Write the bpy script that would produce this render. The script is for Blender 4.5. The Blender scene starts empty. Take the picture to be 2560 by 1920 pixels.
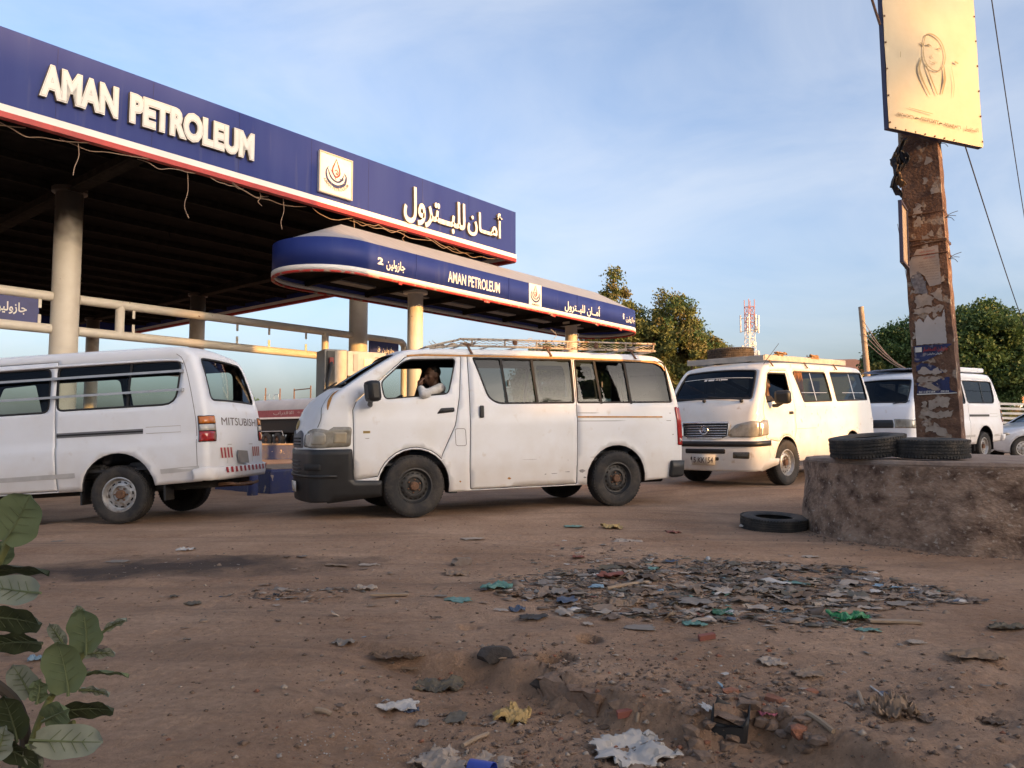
import bpy, bmesh, math, random
import numpy as np
from mathutils import Vector, Matrix, noise
from mathutils.geometry import delaunay_2d_cdt
R_ = math.radians
random.seed(7); RNG = np.random.default_rng(7)
scene = bpy.context.scene
COL = scene.collection

# ------------------------------------------------------------------ camera
F = 1900.0; CAM_H = 0.95; PITCH = math.atan((1093 - 960) / F)
cam = bpy.data.cameras.new('camera'); camo = bpy.data.objects.new('camera', cam); COL.objects.link(camo)
cam.sensor_width = 36; cam.lens = 36 * F / 2560; cam.clip_end = 3000; cam.clip_start = .05
camo.location = (0, 0, CAM_H); camo.rotation_euler = (math.pi / 2 + PITCH, 0, 0)
scene.camera = camo
# ------------------------------------------------------------------ sky and sun
SUN = Vector((.75, -.66, 0)).normalized(); SUN_EL = R_(10.0)
world = bpy.data.worlds.new('World'); scene.world = world; world.use_nodes = True
wn = world.node_tree.nodes; wl = world.node_tree.links; wn.clear()
def N(nodes, t, **k):
    n = nodes.new(t)
    for a, b in k.items(): setattr(n, a, b)
    return n
sky = N(wn, 'ShaderNodeTexSky'); sky.sky_type = 'NISHITA'; sky.sun_disc = False
sky.sun_elevation = SUN_EL; sky.sun_rotation = math.atan2(SUN.x, SUN.y)
sky.altitude = 380; sky.air_density = .8; sky.dust_density = 7.5; sky.ozone_density = 1.7
tc = N(wn, 'ShaderNodeTexCoord')
mp = N(wn, 'ShaderNodeMapping'); mp.inputs['Scale'].default_value = (1.0, 1.0, 2.3); mp.inputs['Rotation'].default_value = (.15, .25, .5)
nz = N(wn, 'ShaderNodeTexNoise'); nz.inputs['Scale'].default_value = 2.3; nz.inputs['Detail'].default_value = 7; nz.inputs['Roughness'].default_value = .56; nz.inputs['Distortion'].default_value = .55
cr = N(wn, 'ShaderNodeValToRGB'); cr.color_ramp.elements[0].position = .34; cr.color_ramp.elements[1].position = .74
cr.color_ramp.elements[1].color = (.44, .44, .44, 1)
mixc = N(wn, 'ShaderNodeMixRGB'); mixc.inputs[2].default_value = (2.15, 2.15, 2.15, 1)
bg = N(wn, 'ShaderNodeBackground'); bg.inputs[1].default_value = .15
ow = N(wn, 'ShaderNodeOutputWorld')
wl.new(tc.outputs['Generated'], mp.inputs[0]); wl.new(mp.outputs[0], nz.inputs[0]); wl.new(nz.outputs[0], cr.inputs[0])
wl.new(cr.outputs[0], mixc.inputs[0]); tnt = N(wn, 'ShaderNodeMixRGB'); tnt.blend_type = 'MULTIPLY'; tnt.inputs[0].default_value = 1; tnt.inputs[2].default_value = (1.0, .945, .935, 1); wl.new(sky.outputs[0], tnt.inputs[1]); wl.new(tnt.outputs[0], mixc.inputs[1]); wl.new(mixc.outputs[0], bg.inputs[0]); wl.new(bg.outputs[0], ow.inputs[0])
sl = bpy.data.lights.new('sun', 'SUN'); sl.energy = 2.1; sl.angle = R_(.8); sl.color = (1, .50, .145)
so = bpy.data.objects.new('sun', sl); COL.objects.link(so)
sd = Vector((SUN.x * math.cos(SUN_EL), SUN.y * math.cos(SUN_EL), math.sin(SUN_EL)))
so.rotation_euler = sd.to_track_quat('Z', 'Y').to_euler()
scene.view_settings.view_transform = 'Standard'; scene.view_settings.look = 'None'
scene.view_settings.exposure = 1.74; scene.view_settings.gamma = 1; scene.view_settings.use_curve_mapping = False
try:
    scene.cycles.use_denoising = True; scene.cycles.max_bounces = 8; scene.cycles.transparent_max_bounces = 16
except Exception: pass

# ------------------------------------------------------------------ pixel helpers (photograph pixels -> places on the ground)
fwv = Vector((0, math.cos(PITCH), math.sin(PITCH))); upv = Vector((0, -math.sin(PITCH), math.cos(PITCH)))
def ray(x, y): return fwv + Vector((1, 0, 0)) * ((x - 1280) / F) - upv * ((y - 960) / F)
def atD(x, y, D):
    d = ray(x, y); return Vector((0, 0, CAM_H)) + d * (D / d.y)
def gp(x, y):
    d = ray(x, y); z = 0; O = Vector((0, 0, CAM_H))
    P = O + d * ((-.25 - CAM_H) / d.z)
    if P.y < 5:       # near ground has a step in it: march along the sight line
        k = 1.6
        while k < 6:
            P = O + d * (k / d.y)
            if P.z <= gz(P.x, P.y): break
            k += .012
        P.z = gz(P.x, P.y); return P
    for _ in range(6):
        P = O + d * ((z - CAM_H) / d.z); z = gz(P.x, P.y)
    return P

# ------------------------------------------------------------------ object helpers
def tag(o, label, cat, group=None):
    o['label'] = label; o['category'] = cat
    if group: o['group'] = group
    return o
def empty(name, loc=(0, 0, 0), rot=(0, 0, 0)):
    o = bpy.data.objects.new(name, None); COL.objects.link(o); o.location = loc; o.rotation_euler = rot
    o.empty_display_size = .2
    return o
def obj(name, verts, faces, mats, parent=None, smooth=True, mi=None, sharp=38):
    me = bpy.data.meshes.new(name)
    me.from_pydata([tuple(v) for v in verts], [], [tuple(f) for f in faces])
    for m in (mats if isinstance(mats, (list, tuple)) else [mats]): me.materials.append(m)
    if mi is not None: me.polygons.foreach_set('material_index', mi)
    if smooth:
        me.polygons.foreach_set('use_smooth', [True] * len(me.polygons))
        if sharp: me.set_sharp_from_angle(angle=R_(sharp))
    me.update()
    o = bpy.data.objects.new(name, me); COL.objects.link(o)
    if parent is not None: o.parent = parent
    return o
class MB:
    def __init__(s): s.v = []; s.f = []; s.m = []
    def add(s, vs, fs, mi=0):
        b = len(s.v); s.v += [Vector(v) for v in vs]; s.f += [tuple(i + b for i in f) for f in fs]; s.m += [mi] * len(fs); return s
    def box(s, c, d, mi=0, rot=None, taper=1.0):
        x, y, z = d[0] / 2, d[1] / 2, d[2] / 2; c = Vector(c); t = taper
        vs = [Vector(p) for p in ((-x, -y, -z), (x, -y, -z), (x, y, -z), (-x, y, -z), (-x * t, -y * t, z), (x * t, -y * t, z), (x * t, y * t, z), (-x * t, y * t, z))]
        if rot is not None: vs = [rot @ v for v in vs]
        return s.add([v + c for v in vs], [(0, 3, 2, 1), (4, 5, 6, 7), (0, 1, 5, 4), (1, 2, 6, 5), (2, 3, 7, 6), (3, 0, 4, 7)], mi)
    def bar(s, a, b, w, h=None, mi=0):
        a = Vector(a); b = Vector(b); d = b - a; q = d.to_track_quat('X', 'Z').to_matrix()
        return s.box((a + b) / 2, (d.length, w, h or w), mi, q)
    def tube(s, pts, r, n=8, mi=0, cap=True):
        pts = [Vector(p) for p in pts]; rs = r if isinstance(r, (list, tuple)) else [r] * len(pts)
        base = len(s.v); up = Vector((0, 0, 1)); prev = None
        for i, p in enumerate(pts):
            d = (pts[min(i + 1, len(pts) - 1)] - pts[max(i - 1, 0)]).normalized()
            if prev is None: a = d.cross(up if abs(d.z) < .95 else Vector((1, 0, 0))).normalized()
            else: a = (prev - d * prev.dot(d)).normalized()
            prev = a; b = d.cross(a)
            for k in range(n):
                t = 2 * math.pi * k / n; s.v.append(p + (a * math.cos(t) + b * math.sin(t)) * rs[i])
        for i in range(len(pts) - 1):
            for k in range(n):
                k2 = (k + 1) % n; s.f.append((base + i * n + k, base + i * n + k2, base + (i + 1) * n + k2, base + (i + 1) * n + k)); s.m.append(mi)
        if cap:
            s.f.append(tuple(base + k for k in reversed(range(n)))); s.m.append(mi)
            e = base + (len(pts) - 1) * n; s.f.append(tuple(e + k for k in range(n))); s.m.append(mi)
        return s
    def lathe(s, prof, n=32, mi=0, M=None, closed=False, ang=2 * math.pi):
        # prof: (r, h) pairs round +Z
        base = len(s.v); full = abs(ang - 2 * math.pi) < 1e-6; cols = n if full else n + 1
        for k in range(cols):
            t = ang * k / n; c, sn = math.cos(t), math.sin(t)
            for r, h in prof:
                v = Vector((r * c, r * sn, h)); s.v.append(M @ v if M else v)
        L = len(prof)
        for k in range(n):
            k2 = (k + 1) % cols
            for i in range(L if closed else L - 1):
                j = (i + 1) % L
                s.f.append((base + k * L + i, base + k2 * L + i, base + k2 * L + j, base + k * L + j)); s.m.append(mi)
        return s
    def prism(s, poly, z0, z1, mi=0, M=None, mi_side=None):
        n = len(poly); vs = [Vector((x, y, z0)) for x, y in poly] + [Vector((x, y, z1)) for x, y in poly]
        if M: vs = [M @ v for v in vs]
        a = sum(poly[i][0] * poly[(i + 1) % n][1] - poly[(i + 1) % n][0] * poly[i][1] for i in range(n))
        rg = range(n) if a > 0 else range(n - 1, -1, -1); rg = list(rg)
        b = len(s.v); s.v += vs
        s.f.append(tuple(b + n + i for i in rg)); s.m.append(mi); s.f.append(tuple(b + i for i in reversed(rg))); s.m.append(mi)
        for q in range(n):
            i, j = rg[q], rg[(q + 1) % n]; s.f.append((b + i, b + j, b + n + j, b + n + i)); s.m.append(mi if mi_side is None else mi_side)
        return s
    def build(s, name, mats, parent=None, smooth=True, sharp=38, bevel=0):
        o = obj(name, s.v, s.f, mats, parent, smooth, s.m, sharp)
        if bevel:
            md = o.modifiers.new('bevel', 'BEVEL'); md.width = bevel; md.segments = 2; md.limit_method = 'ANGLE'; md.angle_limit = R_(40)
        return o
def solid(o, t, off=-1.0, mo=0):
    m = o.modifiers.new('solid', 'SOLIDIFY'); m.thickness = t; m.offset = off; m.material_offset = mo; m.material_offset_rim = mo
    m.use_even_offset = False
    return o
def curve_pts(pts, n=8):
    P = [Vector(p) for p in pts]; out = []
    for i in range(len(P) - 1):
        a, b, c, d = P[max(i - 1, 0)], P[i], P[i + 1], P[min(i + 2, len(P) - 1)]
        for k in range(n):
            t = k / n; out.append(.5 * ((2 * b) + (c - a) * t + (2 * a - 5 * b + 4 * c - d) * t * t + (3 * b - a - 3 * c + d) * t ** 3))
    out.append(P[-1]); return out
def fillet(poly, r, n=4):
    out = []; L = len(poly)
    for i in range(L):
        p0, p, p1 = Vector(poly[i - 1]), Vector(poly[i]), Vector(poly[(i + 1) % L])
        rr = r[i] if isinstance(r, (list, tuple)) else r
        a = (p0 - p); b = (p1 - p); q = min(rr, a.length * .45, b.length * .45)
        A = p + a.normalized() * q; B = p + b.normalized() * q
        for k in range(n + 1):
            t = k / n; v = A * (1 - t) ** 2 + p * 2 * t * (1 - t) + B * t * t; out.append((v.x, v.y))
    return out

# ------------------------------------------------------------------ materials
MATS = {}
def mat(name, col, rough=.6, metal=0, var=.12, scale=6, bump=0, bscale=60, col2=None, lo=.45, hi=.65, coat=0, spec=.5, col3=None, s3=25, lo3=.6, hi3=.66, detail=6, aniso=None):
    if name in MATS: return MATS[name]
    m = bpy.data.materials.new(name); m.use_nodes = True; nt = m.node_tree; ns = nt.nodes; L = nt.links
    b = ns['Principled BSDF']; b.inputs['Roughness'].default_value = rough; b.inputs['Metallic'].default_value = metal
    b.inputs['Coat Weight'].default_value = coat; b.inputs['Specular IOR Level'].default_value = spec
    t = N(ns, 'ShaderNodeTexCoord'); src = t.outputs['Object']
    if aniso:
        mpn = N(ns, 'ShaderNodeMapping'); mpn.inputs['Scale'].default_value = aniso; L.new(src, mpn.inputs[0]); src = mpn.outputs[0]
    n1 = N(ns, 'ShaderNodeTexNoise'); n1.inputs['Scale'].default_value = scale; n1.inputs['Detail'].default_value = detail; n1.inputs['Roughness'].default_value = .62
    L.new(src, n1.inputs[0])
    r1 = N(ns, 'ShaderNodeValToRGB'); L.new(n1.outputs[0], r1.inputs[0])
    c = Vector(col[:3]); c2 = Vector(col2[:3]) if col2 else c * (1 - var)
    if col2: r1.color_ramp.elements[0].position = lo; r1.color_ramp.elements[1].position = hi; ca, cb = c, c2
    else: r1.color_ramp.elements[0].position = .35; r1.color_ramp.elements[1].position = .65; ca, cb = c * (1 + var * .5), c2
    r1.color_ramp.elements[0].color = (*ca, 1); r1.color_ramp.elements[1].color = (*cb, 1)
    out = r1.outputs[0]
    if col3:
        n3 = N(ns, 'ShaderNodeTexNoise'); n3.inputs['Scale'].default_value = s3; n3.inputs['Detail'].default_value = 5; L.new(src, n3.inputs[0])
        r3 = N(ns, 'ShaderNodeValToRGB'); r3.color_ramp.elements[0].position = lo3; r3.color_ramp.elements[1].position = hi3; L.new(n3.outputs[0], r3.inputs[0])
        mx = N(ns, 'ShaderNodeMixRGB'); L.new(r3.outputs[0], mx.inputs[0]); L.new(out, mx.inputs[1]); mx.inputs[2].default_value = (*col3[:3], 1); out = mx.outputs[0]
    L.new(out, b.inputs['Base Color'])
    if bump:
        n2 = N(ns, 'ShaderNodeTexNoise'); n2.inputs['Scale'].default_value = bscale; n2.inputs['Detail'].default_value = 6; L.new(src, n2.inputs[0])
        bp = N(ns, 'ShaderNodeBump'); bp.inputs['Strength'].default_value = bump; bp.inputs['Distance'].default_value = .02
        L.new(n2.outputs[0], bp.inputs['Height']); L.new(bp.outputs[0], b.inputs['Normal'])
    MATS[name] = m; return m
def glass(name, tint, refl=1.5, rough=.02, extra=0.0):
    if name in MATS: return MATS[name]
    m = bpy.data.materials.new(name); m.use_nodes = True; nt = m.node_tree; ns = nt.nodes; L = nt.links; ns.clear()
    o = N(ns, 'ShaderNodeOutputMaterial'); mx = N(ns, 'ShaderNodeMixShader'); tr = N(ns, 'ShaderNodeBsdfTransparent'); gl = N(ns, 'ShaderNodeBsdfGlossy')
    fr = N(ns, 'ShaderNodeFresnel'); fr.inputs[0].default_value = refl
    ad = N(ns, 'ShaderNodeMath', operation='ADD'); ad.inputs[1].default_value = extra; ad.use_clamp = True
    tr.inputs[0].default_value = (*tint, 1); gl.inputs['Roughness'].default_value = rough; gl.inputs[0].default_value = (.38, .42, .48, 1)
    L.new(fr.outputs[0], ad.inputs[0]); L.new(ad.outputs[0], mx.inputs[0]); L.new(tr.outputs[0], mx.inputs[1]); L.new(gl.outputs[0], mx.inputs[2]); L.new(mx.outputs[0], o.inputs[0])
    MATS[name] = m; return m
def leafmat(name, c1, c2, trans=.25, rough=.55):
    m = mat(name, c1, rough, col2=c2, scale=1.3, lo=.35, hi=.65, spec=.3)
    ns = m.node_tree.nodes; L = m.node_tree.links; b = ns['Principled BSDF']; o = ns['Material Output']
    src = b.inputs['Base Color'].links[0].from_socket
    tl = N(ns, 'ShaderNodeBsdfTranslucent'); mx = N(ns, 'ShaderNodeMixShader'); mx.inputs[0].default_value = trans
    L.new(src, tl.inputs[0]); L.new(b.outputs[0], mx.inputs[1]); L.new(tl.outputs[0], mx.inputs[2]); L.new(mx.outputs[0], o.inputs[0])
    return m
M_white = mat('white_paint', (.81, .83, .86), .42, col2=(.74, .735, .72), lo=.42, hi=.78, scale=1.6, coat=.06, spec=.28, col3=(.56, .48, .39), s3=7, lo3=.64, hi3=.90)
M_white2 = mat('old_cream_white_paint', (.80, .81, .80), .40, col2=(.73, .70, .65), lo=.40, hi=.74, scale=1.9, coat=.06, spec=.28, col3=(.45, .36, .26), s3=9, lo3=.63, hi3=.80)
M_white3 = mat('pale_white_paint', (.81, .83, .865), .42, col2=(.74, .735, .73), lo=.42, hi=.8, scale=1.4, coat=.06, spec=.28, col3=(.56, .50, .43), s3=6, lo3=.64, hi3=.9)
M_silver = mat('silver_paint', (.55, .57, .62), .3, metal=.3, coat=.5)
M_trim = mat('interior_trim', (.035, .035, .04), .7)
def add_dust(m, z0=.28, z1=.80, c=(.56, .46, .36), k=.42):
    ns = m.node_tree.nodes; L = m.node_tree.links; b = ns['Principled BSDF']; src = b.inputs['Base Color'].links[0].from_socket; t = N(ns, 'ShaderNodeTexCoord'); sx = N(ns, 'ShaderNodeSeparateXYZ'); L.new(t.outputs['Object'], sx.inputs[0])
    n1 = N(ns, 'ShaderNodeTexNoise'); n1.inputs['Scale'].default_value = 5; n1.inputs['Detail'].default_value = 8; L.new(t.outputs['Object'], n1.inputs[0]); ma = N(ns, 'ShaderNodeMath', operation='MULTIPLY_ADD'); L.new(n1.outputs[0], ma.inputs[0]); ma.inputs[1].default_value = .55; L.new(sx.outputs[2], ma.inputs[2])
    mr = N(ns, 'ShaderNodeMapRange'); mr.inputs[1].default_value = z0 + .27; mr.inputs[2].default_value = z1 + .27; mr.inputs[3].default_value = k; mr.inputs[4].default_value = 0; L.new(ma.outputs[0], mr.inputs[0])
    mx = N(ns, 'ShaderNodeMixRGB'); L.new(mr.outputs[0], mx.inputs[0]); L.new(src, mx.inputs[1]); mx.inputs[2].default_value = (*c, 1); L.new(mx.outputs[0], b.inputs['Base Color'])
for m_ in (M_white, M_white2, M_white3): add_dust(m_)
M_rubber = mat('black_rubber', (.018, .018, .019), .75, bump=.15, bscale=120)
M_tyre = mat('tyre_rubber', (.022, .022, .023), .82, col2=(.075, .062, .05), scale=5, lo=.45, hi=.75, bump=.25, bscale=90)
M_tyre_old = mat('old_tyre_rubber', (.028, .029, .030), .8, col2=(.090, .076, .062), scale=6, lo=.42, hi=.7, bump=.35, bscale=70)
M_black = mat('black_plastic', (.017, .018, .02), .45, var=.3, bump=.1, bscale=150)
M_dark = mat('dark_underbody', (.02, .018, .016), .9)
M_steel_blk = mat('black_steel_rim', (.022, .023, .025), .5, col2=(.06, .052, .045), lo=.5, hi=.72, scale=14)
M_steel = mat('grey_steel_rim', (.42, .42, .42), .42, metal=.6, col2=(.24, .20, .16), lo=.48, hi=.68, scale=16)
M_rust = mat('rusty_hub', (.16, .085, .05), .85, var=.4, scale=25, bump=.3)
M_chrome = mat('chrome', (.65, .66, .68), .18, metal=1)
M_alu = mat('aluminium', (.55, .56, .58), .4, metal=.8)
M_gold = mat('orange_tape', (.46, .20, .03), .5, var=.3, scale=20)
M_hl = mat('cloudy_headlight', (.30, .285, .24), .16, col2=(.20, .18, .145), lo=.4, hi=.65, scale=9, coat=.8)
M_hl_in = mat('headlight_bowl', (.36, .33, .27), .2, metal=.2, coat=.6)
M_red = mat('red_lens', (.36, .02, .018), .2, coat=.6); M_amber = mat('amber_lens', (.55, .16, .02), .2, coat=.6); M_clear = mat('clear_lens', (.5, .48, .44), .2, coat=.6)
M_redtape = mat('red_reflective_tape', (.42, .03, .05), .4)
M_seat = mat('grey_seat_cloth', (.05, .052, .058), .9, var=.3); M_seat_brown = mat('brown_seat_cloth', (.17, .075, .045), .9, var=.3); M_seat_blue = mat('blue_grey_seat', (.10, .13, .17), .9)
M_curtain = mat('brown_curtain', (.32, .15, .07), .9, var=.35, scale=9)
G_clear = glass('clear_glass', (.74, .79, .77), 1.45, extra=.0)
G_tint = glass('tinted_glass', (.15, .185, .20), 1.45, extra=.012)
G_mid = glass('light_tint_glass', (.40, .47, .48), 1.45, extra=.012)
G_ws = glass('windscreen_glass', (.34, .41, .45), 1.45, extra=.01)
M_blue = mat('canopy_blue', (.011, .025, .160), .58, col2=(.019, .036, .175), scale=1.6, lo=.38, hi=.68, coat=0, spec=.3, aniso=(1, 1, .10), col3=(.055, .064, .17), s3=6, lo3=.60, hi3=.82)
M_sblue = mat('sign_blue', (.022, .030, .15), .45, var=.15)
M_stripe = mat('canopy_white', (.72, .70, .66), .5, var=.08, scale=2); M_rstripe = mat('canopy_red', (.40, .025, .022), .5, var=.2, scale=3)
M_peel = mat('peeling_red_edge', (.42, .03, .022), .6, col2=(.30, .22, .17), lo=.52, hi=.60, scale=5)
M_letter = mat('letter_white', (.68, .66, .61), .45, var=.06); M_lside = mat('letter_side', (.24, .18, .12), .7); M_lring = mat('letter_outline', (.42, .39, .34), .6)
M_cream = mat('cream_painted_steel', (.64, .59, .50), .5, col2=(.55, .49, .40), lo=.4, hi=.8, scale=3, col3=(.20, .085, .035), s3=9, lo3=.70, hi3=.74)
M_soffit = mat('near_black_ceiling', (.012, .010, .009), .95, var=.5, scale=3, spec=.1); M_beam = mat('near_black_beam', (.022, .018, .014), .95, spec=.1, var=.4)  # near black colours for the canopy ceilings and beams
M_roofgrey = mat('grey_sheet_roof', (.30, .31, .33), .55, var=.15, scale=2, aniso=(8, 1, 1))
M_wire = mat('pale_wire', (.30, .21, .15), .8); M_cable = mat('dark_cable', (.03, .03, .035), .7)
M_stain = mat('stainless', (.22, .215, .205), .5, metal=.4, var=.15, scale=4); M_panel = mat('pump_panel', (.40, .40, .385), .6); M_scr = mat('display_green', (.03, .06, .05), .2)  # pump cabinet and panel colours darkened to stand in for shade on the pump
M_kerb = mat('blue_kerb_paint', (.020, .028, .10), .6, col2=(.05, .05, .08), scale=5, lo=.5, hi=.7, col3=(.33, .27, .22), s3=4, lo3=.66, hi3=.68, bump=.3, bscale=30)
M_conc = mat('old_concrete', (.26, .21, .17), .92, col2=(.19, .14, .11), scale=5, lo=.35, hi=.65, bump=.6, bscale=45)
M_plinth = mat('stained_concrete', (.36, .250, .180), .95, col2=(.070, .040, .028), scale=5.5, lo=.40, hi=.66, bump=1.0, bscale=26, col3=(.42, .345, .28), s3=24, lo3=.60, hi3=.70, detail=12, aniso=(1, 1, 1.25))
M_pole = mat('pole_concrete', (.21, .118, .075), .92, col2=(.095, .050, .033), scale=6, lo=.36, hi=.60, bump=.8, bscale=40, col3=(.33, .26, .20), s3=8, lo3=.58, hi3=.63)
M_paper = mat('torn_paper', (.36, .30, .25), .85, var=.2, scale=15, col3=(.20, .12, .085), s3=16, lo3=.60, hi3=.66)
M_paperclean = mat('pale_paper', (.40, .34, .30), .85, var=.1, scale=8); M_print = mat('grey_print', (.16, .13, .12), .8); M_redprint = mat('red_print', (.38, .05, .045), .8)
M_bprint = mat('blue_print', (.022, .032, .11), .7, var=.4, scale=12, col3=(.22, .20, .22), s3=14, lo3=.60, hi3=.68)
M_board = mat('sun_bleached_board', (.52, .445, .30), .6, col2=(.46, .38, .245), scale=2, lo=.4, hi=.7); M_bink = mat('faded_ink', (.13, .095, .045), .8); M_bink2 = mat('pale_ink', (.30, .235, .12), .8)
M_rag = mat('black_rag', (.02, .02, .024), .8); M_ragb = mat('brown_rag', (.22, .14, .075), .85)
M_gal = mat('galvanised', (.50, .50, .49), .5, metal=.5); M_tred = mat('tower_red', (.38, .13, .09), .6); M_twhite = mat('tower_white', (.70, .68, .64), .6)
M_skin = mat('dark_skin', (.125, .062, .038), .5, var=.15); M_hair = mat('black_hair', (.010, .009, .008), .8); M_shirt = mat('white_shirt', (.60, .58, .55), .85, var=.15, scale=12); M_dshirt = mat('dark_shirt', (.05, .045, .05), .9)
M_bark = mat('bark', (.10, .075, .05), .95, var=.4, scale=12, bump=.6, bscale=20)
M_utpole = mat('weathered_pole', (.36, .27, .19), .85, var=.25, scale=3)
M_wall_y = mat('cream_wall', (.62, .52, .26), .8, var=.1); M_roof_b = mat('brown_roof', (.22, .11, .07), .85, var=.2)
# ------------------------------------------------------------------ where the vehicles stand
def place(psi, th, px, py, D, xl, yl, r):
    psi, th = R_(psi), R_(th); c, s = math.cos(psi), math.sin(psi); ct, st = math.cos(th), math.sin(th)
    ax = Vector((c * ct, s * ct, st)); ay = Vector((-s, c, 0)); az = ax.cross(ay)
    P = atD(px, py, D); o = P - (ax * xl + ay * yl + az * r)
    M = Matrix(((ax.x, ay.x, az.x, o.x), (ax.y, ay.y, az.y, o.y), (ax.z, ay.z, az.z, o.z), (0, 0, 0, 1)))
    return M
P_MAIN = place(22.5, .7, 1035, 1215, 8.75, .95, -.80, .35)
P_V1 = place(-2.5, 3.5, 303, 1236, 8.64, 3.3, -.76, .325)
P_V2 = place(45, 2.3, 1960, 1156, 11.9, .93, -.78, .35)
P_V3 = place(36, 1.5, 2454, 1115, 17.4, 3.3, -.76, .325)
P_CAR = place(-6, 1.0, 2556, 1122, 20.0, .85, -.74, .31)
CP = []
for M, xs in ((P_MAIN, (.95, 3.6)), (P_V1, (.87, 3.3)), (P_V2, (.93, 3.55)), (P_V3, (.87, 3.3)), (P_CAR, (.85, 3.4))):
    for x in xs:
        for y in (-.78, .78):
            w = M @ Vector((x, y, 0)); CP.append((w.x, w.y, w.z))
CP += [(x, y, 0) for x in (-4, -2, 0, 2, 4, 6) for y in (1.5, 3, 4.5, 6)] + [(2.6, 7.6, 0), (3.2, 6.6, 0), (4.6, 6.0, 0), (6.2, 6.4, .03), (3.1, 8.3, .02), (5.6, 9.3, .10)]
CP += [(-4.3, 13.5, 0), (-2, 16, .02), (0, 18.5, .08), (3, 23, .25), (-6, 18, -.02), (-10, 24, 0), (-16, 30, 0), (-9, 33, .02), (-14, 50, .35), (14, 28, .5), (25, 40, .5), (0, 60, .35), (-40, 60, .3), (40, 80, .5), (-8, 6, -.08), (-10, 10, -.3)]
CPA = np.array(CP)
def smooth(a, b, x):
    t = np.clip((x - a) / (b - a), 0, 1); return t * t * (3 - 2 * t)
EDGE = [(-.75, 3.62), (-.20, 3.42), (.08, 3.22), (.30, 2.98), (.62, 2.74), (.92, 2.66), (1.05, 2.42), (1.25, 2.0)]
RUTS = [([(5.5, 5.0), (4.2, 4.35), (3.1, 3.9), (2.2, 3.3), (1.6, 2.6)], .022), ([(5.7, 4.6), (4.4, 3.95), (3.3, 3.45), (2.5, 2.9), (2.0, 2.2)], .020), ([(-5, 7.55), (-2, 7.25), (1, 7.05), (3, 6.6), (5, 5.6)], .014), ([(-5, 6.55), (-2.4, 6.2), (.2, 6.3), (2.6, 5.9), (5, 5.0)], .012), ([(-4, 4.6), (-2.4, 4.9), (-.9, 4.5), (.1, 3.9)], .012), ([(-3.4, 3.4), (-2.0, 3.5), (-.9, 3.2), (-.3, 2.6)], .014)]
def gz_np(X, Y):
    X = np.asarray(X, float); Y = np.asarray(Y, float)
    d2 = (X[..., None] - CPA[:, 0]) ** 2 + (Y[..., None] - CPA[:, 1]) ** 2 + .02
    w = d2 ** -1.9
    z = (w * CPA[:, 2]).sum(-1) / w.sum(-1)
    # the worn step in the foreground: lower ground on the camera side of EDGE
    best = np.full(X.shape, 1e9); sg = np.zeros(X.shape)
    for (x0, y0), (x1, y1) in zip(EDGE[:-1], EDGE[1:]):
        ex, ey = x1 - x0, y1 - y0; l2 = ex * ex + ey * ey
        t = np.clip(((X - x0) * ex + (Y - y0) * ey) / l2, 0, 1)
        dx, dy = X - x0 - t * ex, Y - y0 - t * ey; dd = np.hypot(dx, dy); side = ex * dy - ey * dx
        m = dd < best; best = np.where(m, dd, best); sg = np.where(m, np.sign(side), sg)
    sd_ = best * sg      # >0 : far side
    sd_ = sd_ + .030 * np.sin(X * 8.3 + Y * 3.1 + .6) + .014 * np.sin(X * 17.7 - Y * 11.3 + 1) + .006 * np.sin(X * 47 + Y * 37)
    z = z - .115 * (1 - smooth(-.085, .015, sd_)) * smooth(-.9, -.25, X) * (1 - smooth(.95, 1.5, X)) * (1 - smooth(3.6, 4.2, Y))
    for pl_, dp in RUTS:
        dd = np.full(X.shape, 1e9)
        for (x0, y0), (x1, y1) in zip(pl_[:-1], pl_[1:]):
            ex, ey = x1 - x0, y1 - y0; t = np.clip(((X - x0) * ex + (Y - y0) * ey) / (ex * ex + ey * ey), 0, 1); dd = np.minimum(dd, np.hypot(X - x0 - t * ex, Y - y0 - t * ey))
        z = z - dp * np.exp(-(dd / .085) ** 2) + dp * .55 * np.exp(-((dd - .17) / .06) ** 2)
    return z
def gz(x, y): return float(gz_np(np.array([x]), np.array([y]))[0]) + relief(x, y)
def relief(x, y):
    v = Vector((x, y, 0)); d = math.hypot(x, y)
    if d > 60: return 0
    h = .030 * (noise.noise(v * .55) ) + .014 * noise.noise(v * 1.9 + Vector((5, 2, 0))) + .009 * noise.noise(v * 5.5) + (.006 * noise.noise(v * 13) if d < 9 else 0)
    # tyre-worn streaks running along the road
    q = (x * -.30 + y * .95)
    h += .010 * noise.noise(Vector((x * .35, q * 3.4, 3)))
    return h * min(1, d / 3 + .3) * (.45 if d > 7 else 1)
# ------------------------------------------------------------------ ground sheet out to the horizon
def axis(lo, hi, fine, grow, limit):
    a = list(np.arange(lo, hi + 1e-6, fine)); st = fine; x = a[-1]
    while x < limit: st *= grow; x += st; a.append(x)
    st = fine; x = lo; pre = []
    while x > -limit: st *= grow; x -= st; pre.append(x)
    return np.array(pre[::-1] + a)
gx = axis(-3.0, 4.0, .025, 1.05, 900); gy = axis(2.0, 7.4, .025, 1.045, 900)
gy = gy[gy > -60]
GX, GY = np.meshgrid(gx, gy); GZ = gz_np(GX, GY)
rel = np.zeros_like(GZ); near = np.hypot(GX, GY) < 60
idx = np.argwhere(near)
for i, j in idx: rel[i, j] = relief(GX[i, j], GY[i, j])
GZ = GZ + rel
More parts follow.
